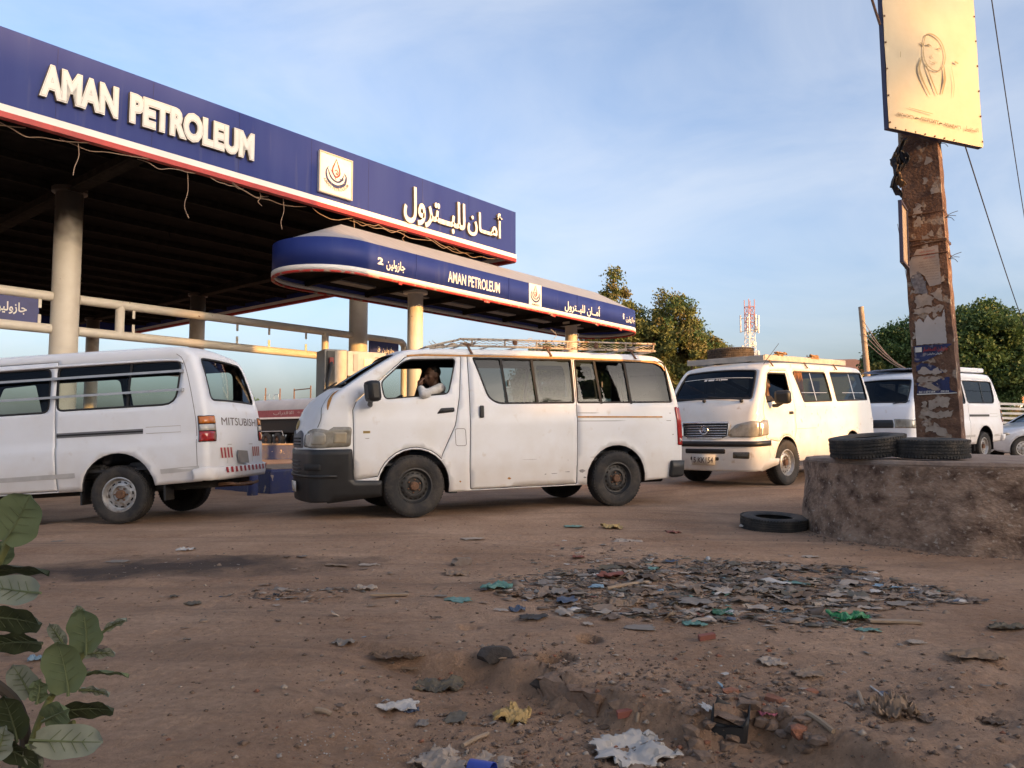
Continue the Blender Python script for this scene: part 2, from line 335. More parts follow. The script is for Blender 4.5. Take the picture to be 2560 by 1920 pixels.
# rubble roughness on the lower ground and along the step, and three burrow-like holes
rough_m = (1 - smooth(3.0, 3.7, GY)) * smooth(-1.2, -.3, GX)
jit = RNG.normal(0, .0045, GZ.shape) * rough_m; GZ += jit
HOLES = [gp(1197 * 1.1573 - 0, 1422 * 1.1573), gp(1272 * 1.1573, 1383 * 1.1573), gp(1015 * 1.1573, 1352 * 1.1573)]
for hp, r, dp in zip(HOLES, (.075, .055, .05), (.26, .12, .05)):
    dd = np.hypot(GX - hp.x, (GY - hp.y) * .8); GZ -= dp * (1 - smooth(r * .75, r * 1.1, dd))
for i in range(9):   # low earth ridges on the right and left
    pass
nx_, ny_ = len(gx), len(gy)
gv = np.stack([GX, GY, GZ], -1).reshape(-1, 3)
ii = np.arange(nx_ * ny_).reshape(ny_, nx_)
gf = np.stack([ii[:-1, :-1], ii[:-1, 1:], ii[1:, 1:], ii[1:, :-1]], -1).reshape(-1, 4)
me = bpy.data.meshes.new('ground'); me.vertices.add(len(gv)); me.vertices.foreach_set('co', gv.ravel())
me.loops.add(gf.size); me.loops.foreach_set('vertex_index', gf.ravel()); me.polygons.add(len(gf))
me.polygons.foreach_set('loop_start', np.arange(0, gf.size, 4)); me.polygons.foreach_set('use_smooth', np.ones(len(gf), bool)); me.update(); me.validate()
ground = bpy.data.objects.new('ground', me); COL.objects.link(ground); ground['kind'] = 'structure'; ground['label'] = 'bare brown trampled earth forecourt with tyre tracks'
def ground_mat():
    m = bpy.data.materials.new('trampled_earth'); m.use_nodes = True; nt = m.node_tree; ns = nt.nodes; L = nt.links; b = ns['Principled BSDF']
    b.inputs['Roughness'].default_value = .95; b.inputs['Specular IOR Level'].default_value = .2
    t = N(ns, 'ShaderNodeTexCoord'); O = t.outputs['Object']
    def noi(sc, det=7, rough=.6, src=None):
        n = N(ns, 'ShaderNodeTexNoise'); n.inputs['Scale'].default_value = sc; n.inputs['Detail'].default_value = det; n.inputs['Roughness'].default_value = rough; L.new(src or O, n.inputs[0]); return n.outputs[0]
    def ramp(s, p0, p1, c0=(0, 0, 0, 1), c1=(1, 1, 1, 1)):
        r = N(ns, 'ShaderNodeValToRGB'); r.color_ramp.elements[0].position = p0; r.color_ramp.elements[1].position = p1; r.color_ramp.elements[0].color = c0; r.color_ramp.elements[1].color = c1; L.new(s, r.inputs[0]); return r.outputs[0]
    def mix(f, a, c, bl='MIX'):
        x = N(ns, 'ShaderNodeMixRGB'); x.blend_type = bl
        for k, v in ((0, f), (1, a), (2, c)):
            if hasattr(v, 'links'): L.new(v, x.inputs[k])
            else: x.inputs[k].default_value = v
        return x.outputs[0]
    base = ramp(noi(.9, 9), .32, .70, (.345, .216, .142, 1), (.54, .372, .262, 1))
    fine = ramp(noi(26, 8, .75), .35, .70, (.72, .70, .68, 1), (1.12, 1.10, 1.08, 1))
    base = mix(1.0, base, fine, 'MULTIPLY')
    mpn = N(ns, 'ShaderNodeMapping'); mpn.inputs['Rotation'].default_value = (0, 0, R_(-17)); mpn.inputs['Scale'].default_value = (.22, 2.6, 1); L.new(O, mpn.inputs[0])
    streak = ramp(noi(1.5, 6, .65, mpn.outputs[0]), .50, .72); base = mix(streak, base, (.245, .165, .118, 1))
    spk = ramp(noi(75, 3, .5), .68, .72); base = mix(spk, base, (.30, .24, .19, 1))
    dk = ramp(noi(48, 4, .6), .66, .74); base = mix(dk, base, (.055, .036, .028, 1))
    # old engine-oil stain soaked into the track
    sp = N(ns, 'ShaderNodeMapping'); p = gp(330 * 1.1573, 1225 * 1.1573); sp.vector_type = 'POINT'
    vm = N(ns, 'ShaderNodeVectorMath', operation='SUBTRACT'); L.new(O, vm.inputs[0]); vm.inputs[1].default_value = (p.x, p.y, 0)
    vr = N(ns, 'ShaderNodeVectorMath', operation='MULTIPLY'); 
    rot = N(ns, 'ShaderNodeVectorRotate'); rot.rotation_type = 'Z_AXIS'; rot.inputs['Angle'].default_value = R_(-14); L.new(vm.outputs[0], rot.inputs[0])
    L.new(rot.outputs[0], vr.inputs[0]); vr.inputs[1].default_value = (.52, 1.55, 0)
    ln = N(ns, 'ShaderNodeVectorMath', operation='LENGTH'); L.new(vr.outputs[0], ln.inputs[0])
    ad = N(ns, 'ShaderNodeMath', operation='ADD'); L.new(ln.outputs['Value'], ad.inputs[0])
    nn = N(ns, 'ShaderNodeMath', operation='MULTIPLY'); L.new(noi(2.2, 6), nn.inputs[0]); nn.inputs[1].default_value = 1.5; L.new(nn.outputs[0], ad.inputs[1])
    hf = N(ns, 'ShaderNodeMath', operation='MULTIPLY'); L.new(ad.outputs[0], hf.inputs[0]); hf.inputs[1].default_value = .4; oil = ramp(hf.outputs[0], .40, .68, (.88, .88, .88, 1), (0, 0, 0, 1)); base = mix(oil, base, (.050, .043, .042, 1))
    L.new(base, b.inputs['Base Color'])
    h1 = noi(9, 10, .72); h2 = noi(60, 6, .7)
    s = N(ns, 'ShaderNodeMath', operation='ADD'); L.new(h1, s.inputs[0]); hm = N(ns, 'ShaderNodeMath', operation='MULTIPLY'); L.new(h2, hm.inputs[0]); hm.inputs[1].default_value = .35; L.new(hm.outputs[0], s.inputs[1])
    bp = N(ns, 'ShaderNodeBump'); bp.inputs['Strength'].default_value = .95; bp.inputs['Distance'].default_value = .05; L.new(s.outputs[0], bp.inputs['Height']); L.new(bp.outputs[0], b.inputs['Normal'])
    return m
me.materials.append(ground_mat())
# ------------------------------------------------------------------ lettering
def text_mesh(body, bold=0.0, extrude=0.0, res=3):
    c = bpy.data.curves.new('t', 'FONT'); c.body = body; c.offset = bold; c.extrude = extrude; c.resolution_u = res
    o = bpy.data.objects.new('t', c); COL.objects.link(o)
    dg = bpy.context.evaluated_depsgraph_get(); dg.update()
    me = bpy.data.meshes.new_from_object(o.evaluated_get(dg)); V = [v.co.copy() for v in me.vertices]; Fc = [tuple(p.vertices) for p in me.polygons]
    bpy.data.objects.remove(o); bpy.data.curves.remove(c); bpy.data.meshes.remove(me)
    return V, Fc
def lettering(name, body, x0, x1, z0, z1, mats, parent, fmap, bold=.02, depth=.0, mirror=False, res=3):
    """text stretched to the box x0..x1, z0..z1; fmap(x, z, h) -> place; depth: front stands out by depth"""
    V, Fc = text_mesh(body, bold, .5 if depth else 0, res)
    xs = [v.x for v in V]; ys = [v.y for v in V]; ax, bx, ay, by = min(xs), max(xs), min(ys), max(ys)
    P = [fmap(x0 + (v.x - ax) / (bx - ax) * (x1 - x0), z0 + (v.y - ay) / (by - ay) * (z1 - z0), (v.z + .5) * depth if depth else 0) for v in V]
    mi = None
    if depth:
        mi = [0 if all(V[i].z > .4 for i in f) else 1 for f in Fc]
    return obj(name, P, Fc, mats, parent, False, mi)
AMAN_AR = '\uFEDD\uFEED\uFEAE\uFE98\u0640\u0640\uFE92\uFEE0\uFEDF \uFEE5\uFE8E\u0640\u0640\uFEE3\uFE83'
JAZ = '\uFEE6\uFEF4\uFEDF\uFEED\uFEAF\uFE8E\uFE9F'
ISTIF = '\uFEAD\uFE8E\uFEB4\uFED4\uFE98\uFEB3\uFEFC\uFEDF'
MAMNU = '\uFE8F\uFE8D\uFEAE\uFE98\uFED7\uFEFB\uFE8D  \uFEC9\uFEEE\uFEE8\uFEE4\uFEE3'
def stroke(pts, w, fmap, h=0.004, n=6):
    """flat painted stroke along pts (x,z) with half-width(s) w"""
    P = curve_pts([(p[0], p[1], 0) for p in pts], n) if n > 1 else [Vector((p[0], p[1], 0)) for p in pts]
    L = len(P); ws = w if isinstance(w, (list, tuple)) else [w, w]
    V = []; Fc = []
    for i, p in enumerate(P):
        d = (P[min(i + 1, L - 1)] - P[max(i - 1, 0)]).normalized(); t = i / (L - 1) * (len(ws) - 1); k = min(int(t), len(ws) - 2); ww = ws[k] * (1 - (t - k)) + ws[k + 1] * (t - k)
        a = Vector((-d.y, d.x, 0)) * ww
        V += [fmap(p.x + a.x, p.y + a.y, h), fmap(p.x - a.x, p.y - a.y, h)]
        if i: Fc.append((2 * i - 2, 2 * i - 1, 2 * i + 1, 2 * i))
    return V, Fc
def logo(parent, fmap, cx, cz, s, caption, small=False):
    red = M_redprint; navy = M_bprint; ink = M_print
    def q(pts): return [(cx + x * s, cz + y * s) for x, y in pts]
    b = MB(); v, f = stroke(q([(.0, .40), (-.06, .26), (-.11, .14), (-.10, .02), (.0, -.06), (.10, .02), (.10, .14), (.05, .27), (.0, .40)]), [.004 * s, .020 * s, .022 * s, .022 * s, .022 * s, .020 * s, .004 * s], fmap); b.add(v, f)
    v, f = stroke(q([(-.05, .08), (.0, .12), (.05, .08), (.04, .01), (-.01, .02), (.02, .06)]), [.010 * s, .016 * s, .010 * s], fmap, .005); b.add(v, f)
    b.build('flame_mark', red, parent, False)
    b = MB()
    v, f = stroke(q([(-.24, .16), (-.31, .0), (-.24, -.20), (0, -.30), (.24, -.20), (.31, .0), (.24, .10)]), [.006 * s, .030 * s, .040 * s, .034 * s, .006 * s], fmap); b.add(v, f)
    v, f = stroke(q([(-.26, .10), (-.16, -.10), (0, -.18), (.14, -.13), (.25, .06)]), [.008 * s, .026 * s, .022 * s, .026 * s, .006 * s], fmap, .005); b.add(v, f)
    v, f = stroke(q([(-.18, .10), (-.08, -.02), (.0, -.14)]), [.006 * s, .016 * s, .006 * s], fmap, .005); b.add(v, f)
    v, f = stroke(q([(.10, -.08), (.20, -.10), (.22, -.04)]), [.010 * s, .014 * s, .006 * s], fmap, .006); b.add(v, f)
    b.build('crescent_mark', navy, parent, False)
    if small: lettering('caption', caption, cx - .27 * s, cx + .27 * s, cz - .48 * s, cz - .38 * s, ink, parent, lambda x, z, h: fmap(x, z, .005), .01)
    else:
        def arc(x, z, h):
            t = (x - cx) / (.42 * s); a = t * 1.05; rr = .40 * s - (z - cz); return fmap(cx + math.sin(a) * rr * 1.02, cz - math.cos(a) * rr * 1.0 + .04 * s, .005)
        lettering('caption', caption, cx - .42 * s, cx + .42 * s, cz - .055 * s, cz + .025 * s, ink, parent, arc, .012)

# ------------------------------------------------------------------ the station: two canopies
ANG = math.atan2(.773, .634)
CAN = empty('fuel_canopy', (.157, 19.584, 0), (0, 0, ANG)); tag(CAN, 'huge dark blue station canopy with raised white lettering and a near black ceiling', 'canopy')
XL = -21.0; DEP = 21.6; ZB, ZT = 5.5, 6.82
b = MB(); b.box(((XL - .10) / 2, .06, (5.69 + ZT) / 2), (-XL - .10, .12, ZT - 5.69)); b.build('fascia', M_blue, CAN, False, bevel=.012)
# mitred front corner and end fascia
b = MB(); b.prism([(-.10, 0), (0, .12), (0, DEP), (-.12, DEP), (-.12, .122), (-.10, .122)], 5.69, ZT); b.build('fascia', M_blue, CAN, False)
for k in range(9): b = MB(); b.box((-1.9 - k * 1.52 - .04 * (k % 3), -.0008, 6.25), (.007, .004, 1.10)); b.build('panel_joint', mat('joint_blue', (.014, .018, .09), .7), CAN, False)
b = MB(); b.box((XL / 2, DEP + .06, 6.16), (-XL, .12, 1.32)); b.build('fascia', M_blue, CAN, False)
b = MB(); b.box(((XL - .09) / 2, .045, 5.6375), (-XL - .10, .125, .105)); b.prism([(-.095, -.018), (.012, .115), (.012, DEP), (-.11, DEP), (-.11, .11), (-.095, .11)], 5.585, 5.69); b.build('stripe', M_stripe, CAN, False).data.name = 'stripe'
b = MB(); b.box(((XL - .09) / 2, .042, 5.5425), (-XL - .10, .125, .085)); b.prism([(-.095, -.021), (.012, .115), (.012, DEP), (-.11, DEP), (-.11, .108), (-.095, .108)], 5.5, 5.585); b.build('stripe', M_rstripe, CAN, False)
b = MB(); b.box((XL / 2 - .06, DEP / 2 + .06, 6.70), (-XL - .14, DEP - .14, .06)); b.build('roof_deck', M_roofgrey, CAN, False)
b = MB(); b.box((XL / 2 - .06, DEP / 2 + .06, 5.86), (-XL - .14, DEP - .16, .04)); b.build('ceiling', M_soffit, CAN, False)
for k in range(16):      # purlins along the canopy
    y = 1.1 + k * 1.28; b = MB(); b.box((XL / 2 - .06, y, 5.77), (-XL - .3, .07, .13)); b.build('purlin', M_beam, CAN, False)
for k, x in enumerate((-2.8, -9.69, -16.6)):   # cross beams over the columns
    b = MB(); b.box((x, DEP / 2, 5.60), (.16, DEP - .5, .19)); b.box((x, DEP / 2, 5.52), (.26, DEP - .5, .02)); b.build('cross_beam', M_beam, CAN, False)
for k in range(26):      # droppers and stubs hanging from the ceiling
    x = -RNG.uniform(1, 15); y = RNG.uniform(1, 18); b = MB(); b.bar((x, y, 5.72), (x + RNG.uniform(-.5, .5), y + RNG.uniform(-.3, .3), 5.72 - RNG.uniform(.05, .45)), .012); b.build('dropper', M_beam, CAN, False)
COLS = [(-9.69, 3), (-2.80, 3), (-2.80, 11.12), (-2.80, 19.15), (-9.69, 11.12), (-9.69, 19.15)]
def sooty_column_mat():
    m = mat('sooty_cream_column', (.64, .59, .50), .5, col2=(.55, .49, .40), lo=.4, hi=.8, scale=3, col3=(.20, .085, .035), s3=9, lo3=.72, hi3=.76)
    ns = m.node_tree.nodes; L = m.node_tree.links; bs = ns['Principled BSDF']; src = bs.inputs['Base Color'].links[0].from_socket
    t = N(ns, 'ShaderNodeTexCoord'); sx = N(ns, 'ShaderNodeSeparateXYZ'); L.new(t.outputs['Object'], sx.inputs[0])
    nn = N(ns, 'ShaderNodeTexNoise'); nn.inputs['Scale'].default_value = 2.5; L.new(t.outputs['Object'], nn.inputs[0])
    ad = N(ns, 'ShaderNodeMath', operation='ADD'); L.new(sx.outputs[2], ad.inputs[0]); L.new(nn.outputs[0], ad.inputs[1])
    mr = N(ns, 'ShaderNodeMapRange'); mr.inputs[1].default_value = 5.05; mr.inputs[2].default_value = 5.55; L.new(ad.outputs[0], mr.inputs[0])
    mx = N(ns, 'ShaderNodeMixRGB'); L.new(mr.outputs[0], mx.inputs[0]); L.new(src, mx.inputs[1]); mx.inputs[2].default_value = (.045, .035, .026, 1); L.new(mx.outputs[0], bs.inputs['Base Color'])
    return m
M_col = sooty_column_mat()
for x, y in COLS:
    b = MB(); b.lathe([(.32, -.1), (.32, .35), (.245, .38), (.235, 3), (.235, 5.5), (.30, 5.52), (.30, 5.6)], 28, M=Matrix.Translation((x, y, 0))); b.build('column', M_col, CAN)
# loose wires trailing under the fascia
for k in range(17):
    x = -.6 - k * .82 + RNG.uniform(-.2, .2); pts = []; L_ = RNG.uniform(.7, 1.7)
    for t in np.linspace(0, 1, 7): pts.append((x - L_ * t, .10 + .10 * math.sin(3 * t + k), 5.49 - .10 * math.sin(math.pi * t) * RNG.uniform(.3, 1.3)))
    b = MB(); b.tube(curve_pts(pts, 4), .008, 5); b.build('loose_wire', M_wire, CAN)
for x, l in ((-10.65, .55), (-8.9, .8), (-7.5, .25), (-7.0, .6), (-5.3, .75), (-3.9, .2)):
    b = MB(); b.tube(curve_pts([(x, .12, 5.5), (x + .02, .12, 5.5 - l * .4), (x - .03, .13, 5.5 - l * .75), (x + .05 * math.sin(x * 9), .12, 5.5 - l)], 5), .007, 5); b.build('loose_wire', M_wire, CAN)
# raised letters
def fm(x, z, h): return Vector((x, -.002 - h, z))
def letters(body, x0, x1, z0, z1, parent, depth, bold):
    # each letter is its own part; widths follow the face's own advance widths
    full, _ = text_mesh(body, bold); wtot = max(v.x for v in full) - min(v.x for v in full); ox = min(v.x for v in full)
    hz = (min(v.y for v in full), max(v.y for v in full))
    for i, ch in enumerate(body):
        if ch == ' ': continue
        pre, _ = text_mesh(body[:i + 1], bold); V, Fc = text_mesh(ch, bold, .5)
        rx = max(v.x for v in pre); w = max(v.x for v in V) - min(v.x for v in V); lx = rx - w; mn = min(v.x for v in V)
        k = (x1 - x0) / wtot; kz = (z1 - z0) / (hz[1] - hz[0])
        P = [fm(x0 + (lx - ox + v.x - mn) * k, z0 + (v.y - hz[0]) * kz, (v.z + .5) * depth) for v in V]
        mi = [0 if all(V[j].z > .4 for j in f) else 1 for f in Fc]
        lt = obj('letter', P, Fc, [M_letter, M_lside], parent, False, mi)
        # thin return line set inside the face
        V2, F2 = text_mesh(ch, bold - .040, 0); 
        P2 = [fm(x0 + (lx - ox + v.x - mn) * k, z0 + (v.y - hz[0]) * kz, depth + .004) for v in V2]
        obj('face_inset', P2, F2, M_letter, lt, False)
        V3, F3 = text_mesh(ch, bold - .026, 0)
        P3 = [fm(x0 + (lx - ox + v.x - mn) * k, z0 + (v.y - hz[0]) * kz, depth + .002) for v in V3]
        obj('face_outline', P3, F3, M_lring, lt, False)
letters('AMAN', -11.27, -10.15, 5.96, 6.475, CAN, .07, .072)
letters('PETROLEUM', -9.98, -7.75, 5.965, 6.48, CAN, .07, .072)
for wd, xa, xb, za, zb in (('\uFEDD\uFEED\uFEAE\uFE98\u0640\u0640\uFE92\uFEE0\uFEDF', -4.08, -2.10, 5.68, 6.53), ('\uFEE5\uFE8E\u0640\u0640\uFEE3\uFE83', -2.02, -.69, 5.82, 6.60)):
    lettering('raised_word', wd, xa, xb, za, zb, [M_letter, M_lside], CAN, fm, .024, .07)
b = MB(); b.box((-5.915, -.035, 6.20), (.81, .06, .83)); lp = b.build('logo_panel', M_letter, CAN, False, bevel=.01)
for (cx, cz, w, h) in ((-5.915, 6.605, .83, .025), (-5.915, 5.795, .83, .025), (-6.315, 6.2, .025, .79), (-5.515, 6.2, .025, .79)):
    b = MB(); b.box((cx, -.072, cz), (w, .02, h)); b.build('panel_frame', M_lring, lp, False)
logo(lp, lambda x, z, h: Vector((x, -.066 - h, z)), -5.91, 6.22, .80, 'AMAN PETROLEUM')

# pipe frames between the columns
def pipe_frame(name, label, runs, r=.09):
    e = empty(name, CAN.location, (0, 0, ANG)); tag(e, label, 'pipe frame'); return e
fr = pipe_frame('pipe_frame', 'cream painted pipe frame running between the front canopy columns', None)
def tube_part(nm, pts, r, parent, m=M_cream, n=12): b = MB(); b.tube(pts, r, n); return b.build(nm, m, parent)
for z in (3.53, 2.93):
    tube_part('rail', [(-16, 3, z), (-9.92, 3, z)], .09, fr); tube_part('rail', [(-9.46, 3, z), (-3.03, 3, z)], .09, fr)
tube_part('rail', curve_pts([(-2.57, 3, 3.53), (-1.45, 3, 3.53), (-1.28, 3, 3.48), (-1.22, 3, 3.33), (-1.22, 3, 2.2), (-1.22, 3, .1)], 5), .085, fr)
tube_part('rail', [(-2.57, 3, 2.93), (-1.3, 3, 2.93)], .085, fr)
for x in (-8.70, -3.82): tube_part('upright', [(x, 3, 2.93), (x, 3, 3.53)], .085, fr)
for x in (-8.45, -6.2, -5.4, -4.4, -10.12):
    for z, s in ((3.44, -1), (3.02, 1)): b = MB(); b.box((x, 2.97, z + s * .07), (.05, .012, .16)); b.build('lug', M_cream, fr, False)
fr2 = pipe_frame('pipe_frame', 'cream pipe rail between the far canopy columns, seen under the ceiling', None)
for z in (2.93,): tube_part('rail', [(-16, 11.12, z), (-9.92, 11.12, z)], .09, fr2); 
for z in (2.95,): tube_part('rail', [(-9.46, 11.12, z), (-3.03, 11.12, z)], .085, fr2)
def fuel_sign(x0, x1, z0, z1, y, num, label):
    e = empty('fuel_sign', CAN.matrix_world @ Vector((0, 0, 0)), (0, 0, ANG)); e.location = CAN.location; tag(e, label, 'sign', 'blue diesel signs hung in the pipe frames')
    b = MB(); b.box(((x0 + x1) / 2, y, (z0 + z1) / 2), (x1 - x0, .05, z1 - z0)); b.build('board', M_sblue, e, False)
    f = lambda x, z, h: Vector((x, y - .029 - h, z)); w = x1 - x0
    lettering('lettering', JAZ, x0 + .42 * w, x0 + .84 * w, z0 + .14, z0 + .36, M_letter, e, f, .02)
    if num: lettering('lettering', num, x0 + .26 * w, x0 + .35 * w, z0 + .20, z0 + .35, M_letter, e, f, .03)
    return e
fuel_sign(-11.35, -10.13, 2.98, 3.45, 3, '4', 'blue diesel sign with white Arabic lettering left of the nearest column')
fuel_sign(-2.43, -1.44, 2.98, 3.49, 3, '3', 'small blue diesel sign numbered 3 behind the fuel pump')

# the narrow pump-island canopy
O_S = Vector((-1.659, 15.589, 0))
SM = empty('island_canopy', O_S, (0, 0, ANG)); tag(SM, 'long low blue canopy with rounded ends and grey hipped roof over the pump island', 'canopy')
SX0, SX1, SR = -1.76, 8.0, 1.1
def stadium(r, n=18, y0=SR):
    out = [(SX0, y0 - r)]
    out = [(SX1 + r * math.sin(t), y0 - r * math.cos(t)) for t in np.linspace(0, math.pi, n)]
    out += [(SX0 - r * math.sin(t), y0 + r * math.cos(t)) for t in np.linspace(0, math.pi, n)]
    return out
def ring_wall(name, r, z0, z1, m, parent, seam=None):
    st = stadium(r, 22); # subdivide straight run so reflections stay clean
    L = len(st); V = [(x, y, z0) for x, y in st] + [(x, y, z1) for x, y in st]; Fc = [(i, (i + 1) % L, L + (i + 1) % L, L + i) for i in range(L)]
    o = obj(name, V, Fc, m, parent, True, None, 50); solid(o, .05); return o
ring_wall('fascia', SR, 4.135, 4.66, M_blue, SM); ring_wall('stripe', SR + .012, 4.04, 4.137, M_stripe, SM); ring_wall('stripe', SR + .010, 4.0, 4.042, M_peel, SM)
st = stadium(SR - .02, 22); L = len(st)
V = [(x, y, 4.655) for x, y in st] + [(min(max(x, -1.5), 7.9), SR, 5.25) for x, y in st]
obj('roof', V, [(i, (i + 1) % L, L + (i + 1) % L, L + i) for i in range(L)], M_roofgrey, SM, True, None, 20)
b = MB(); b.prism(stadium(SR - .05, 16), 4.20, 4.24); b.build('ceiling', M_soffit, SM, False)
for k in range(7): b = MB(); x = -1.6 + k * 1.6; b.box((x, SR, 4.14), (.08, 2.0, .10)); b.build('ceiling_beam', M_beam, SM, False)
for k in range(6):
    x = -.8 + k * 1.6
    for y in (.45, 1.55): b = MB(); b.box((x, y, 4.185), (1.0, .28, .03)); b.build('light_panel', mat('dull_panel', (.22, .21, .20), .7), SM, False)
for x in (.57, 6.60):
    b = MB(); b.lathe([(.24, 0), (.24, .5), (.175, .53), (.172, 4.12), (.27, 4.13), (.27, 4.19)], 24, M=Matrix.Translation((x, SR, 0))); b.build('column', M_cream, SM)
fs = lambda x, z, h: Vector((x, -.004 - h, z))
lettering('lettering', 'AMAN PETROLEUM', .47, 2.17, 4.24, 4.485, M_letter, SM, fs, .016)
lettering('lettering', '2', -1.47, -1.33, 4.28, 4.42, M_letter, SM, fs, .04); lettering('lettering', JAZ, -1.25, -.76, 4.20, 4.43, M_letter, SM, fs, .02)
lettering('lettering', AMAN_AR, 4.74, 6.42, 4.16, 4.50, M_letter, SM, fs, .02)
lettering('lettering', '1', 7.60, 7.66, 4.31, 4.47, M_letter, SM, fs, .01); lettering('lettering', JAZ, 7.76, 8.25, 4.23, 4.43, M_letter, SM, fs, .02)
b = MB(); b.box((3.495, -.006, 4.385), (.49, .016, .55)); lp = b.build('logo_panel', M_stripe, SM, False); logo(lp, lambda x, z, h: Vector((x, -.016 - h, z)), 3.495, 4.40, .56, 'AMAN', True)
for x in (2.5, 5.3, -.45): b = MB(); b.box((x, -.004, 4.40), (.012, .012, .52)); b.build('panel_seam', M_blue, SM, False)
for x in (-.9, 1.7, 4.2, 6.2, 7.4): b = MB(); b.box((x, -.02, 3.985), (RNG.uniform(.06, .22), .02, .045), rot=Matrix.Rotation(RNG.uniform(-.2, .2), 3, 'Y')); b.build('peeling_strip', M_peel, SM, False)
# kerb island, pump, bollard
isl = empty('pump_island', O_S, (0, 0, ANG)); tag(isl, 'raised concrete pump island with chipped navy blue sides', 'kerb island')
gzI = -.02
b = MB(); b.prism([(-3.62, .15), (9.3, .15), (9.3, 1.95), (-3.62, 1.95)], gzI - .2, .405); b.build('kerb_wall', M_kerb, isl, False, bevel=.04)
b = MB(); b.prism([(-3.58, .19), (9.26, .19), (9.26, 1.91), (-3.58, 1.91)], .395, .425); b.build('island_top', M_conc, isl, False, bevel=.01)
pm = empty('fuel_pump', O_S + Matrix.Rotation(ANG, 3, 'Z') @ Vector((-1.30, 1.02, .425)), (0, 0, ANG - .38)); tag(pm, 'stainless fuel pump with white display head and hanging black nozzle', 'fuel pump')
b = MB(); b.box((-.36, 0, 1.12), (.46, .62, 2.24)); b.build('cabinet', M_stain, pm, False, bevel=.02)
b = MB(); b.box((-.47, -.325, 1.5), (.16, .03, 1.4)); b.build('nozzle_recess', M_black, pm, False)
b = MB(); b.box((.28, 0, 1.98), (.80, .52, .50)); hd = b.build('display_head', M_panel, pm, False, bevel=.02)
b = MB(); b.box((.30, -.268, 2.02), (.16, .012, .15)); b.build('screen', M_scr, hd, False)
b = MB(); b.box((.05, -.268, 2.0), (.09, .012, .34)); b.build('keypad', mat('keypad_grey', (.30, .30, .30), .6), hd, False)
for k in range(4): b = MB(); b.box((.50, -.268, 2.12 - k * .05), (.10, .008, .012)); b.build('price_line', M_print, hd, False)
b = MB(); b.box((.28, 0, .55), (.74, .46, 1.1)); b.build('lower_cabinet', M_stain, pm, False, bevel=.015)
for x in (-.05, .6): b = MB(); b.box((x, 0, 1.42), (.06, .4, .66)); b.build('head_post', M_stain, pm, False)
b = MB(); b.tube(curve_pts([(-.47, -.38, 1.98), (-.50, -.42, 1.80), (-.56, -.46, 1.55), (-.58, -.46, 1.40)], 5), [.03, .04, .045, .03] + [.03] * 12, 8); nz_ = b.build('nozzle', M_black, pm)
b = MB(); b.box((-.47, -.37, 2.0), (.09, .07, .14)); b.build('red_grip', mat('faded_red', (.22, .04, .035), .6), nz_, False, bevel=.015)
b = MB(); b.tube([(-.57, -.47, 1.46), (-.60, -.47, 1.22)], .022, 8); b.build('spout', M_chrome, nz_)
b = MB(); b.tube(curve_pts([(-.58, -.46, 1.42), (-.66, -.45, 1.15), (-.86, -.42, .80), (-.98, -.36, .40), (-.80, -.34, .12), (-.55, -.33, .3)], 6), .022, 8); b.build('hose', M_black, pm)
bp_ = gp(631, 1238); b = MB(); b.lathe([(0, .34), (.075, .335), (.085, .31), (.085, -.1)], 18, M=Matrix.Translation((0, 0, 0))); o = b.build('bollard', M_kerb); o.location = bp_; tag(o, 'short dark blue steel bollard behind the leftmost van', 'bollard')
# low blue wall and the tanker beyond
w0 = atD(560, 1150, 31); w1 = atD(1000, 1150, 34)
lw = empty('low_wall', (0, 0, 0)); tag(lw, 'low peeling blue wall in front of the parked tanker', 'wall')
dv = (w1 - w0); dv.z = 0; q = math.atan2(dv.y, dv.x); zz = gz(w0.x, w0.y)
b = MB(); b.box((0, 0, .25), (18, .25, .7)); o = b.build('wall_face', M_kerb, lw, False); b = MB(); b.box((0, 0, .63), (18.1, .32, .07)); b.build('coping', M_conc, lw, False)
lw.location = ((w0.x + w1.x) / 2, (w0.y + w1.y) / 2, w0.z); lw.rotation_euler = (0, 0, q)
# ------------------------------------------------------------------ vehicle bodies: one parametric skin, cut into real panels
def pip(pts, poly):
    x, y = pts[:, 0], pts[:, 1]; ins = np.zeros(len(pts), bool); P = np.asarray(poly); j = len(P) - 1
    for i in range(len(P)):
        xi, yi, xj, yj = P[i, 0], P[i, 1], P[j, 0], P[j, 1]
        c = ((yi > y) != (yj > y)); 
        with np.errstate(divide='ignore', invalid='ignore'): ins ^= c & (x < (xj - xi) * (y - yi) / (yj - yi + 1e-15) + xi)
        j = i
    return ins
def segdist(pts, poly):
    P = np.asarray(poly, float); Q = np.roll(P, -1, 0); d = np.full(len(pts), 1e9)
    for a, b in zip(P, Q):
        e = b - a; l2 = max((e * e).sum(), 1e-12); t = np.clip(((pts - a) @ e) / l2, 0, 1); d = np.minimum(d, np.hypot(*(pts - a - t[:, None] * e).T))
    return d
def resamp(poly, st):
    out = []
    for i in range(len(poly)):
        a, b = Vector(poly[i]), Vector(poly[(i + 1) % len(poly)]); n = max(1, int((b - a).length / st))
        for k in range(n): v = a.lerp(b, k / n); out.append((v.x, v.y))
    return out
def inset(poly, d):
    n = len(poly); a = sum(poly[i][0] * poly[(i + 1) % n][1] - poly[(i + 1) % n][0] * poly[i][1] for i in range(n)); s = 1 if a > 0 else -1; out = []
    for i in range(n):
        p0, p, p1 = Vector(poly[i - 1]), Vector(poly[i]), Vector(poly[(i + 1) % n])
        e = (p1 - p0)
        if e.length < 1e-9: out.append(poly[i]); continue
        e.normalize(); out.append((p.x - e.y * d * s, p.y + e.x * d * s))
    return out
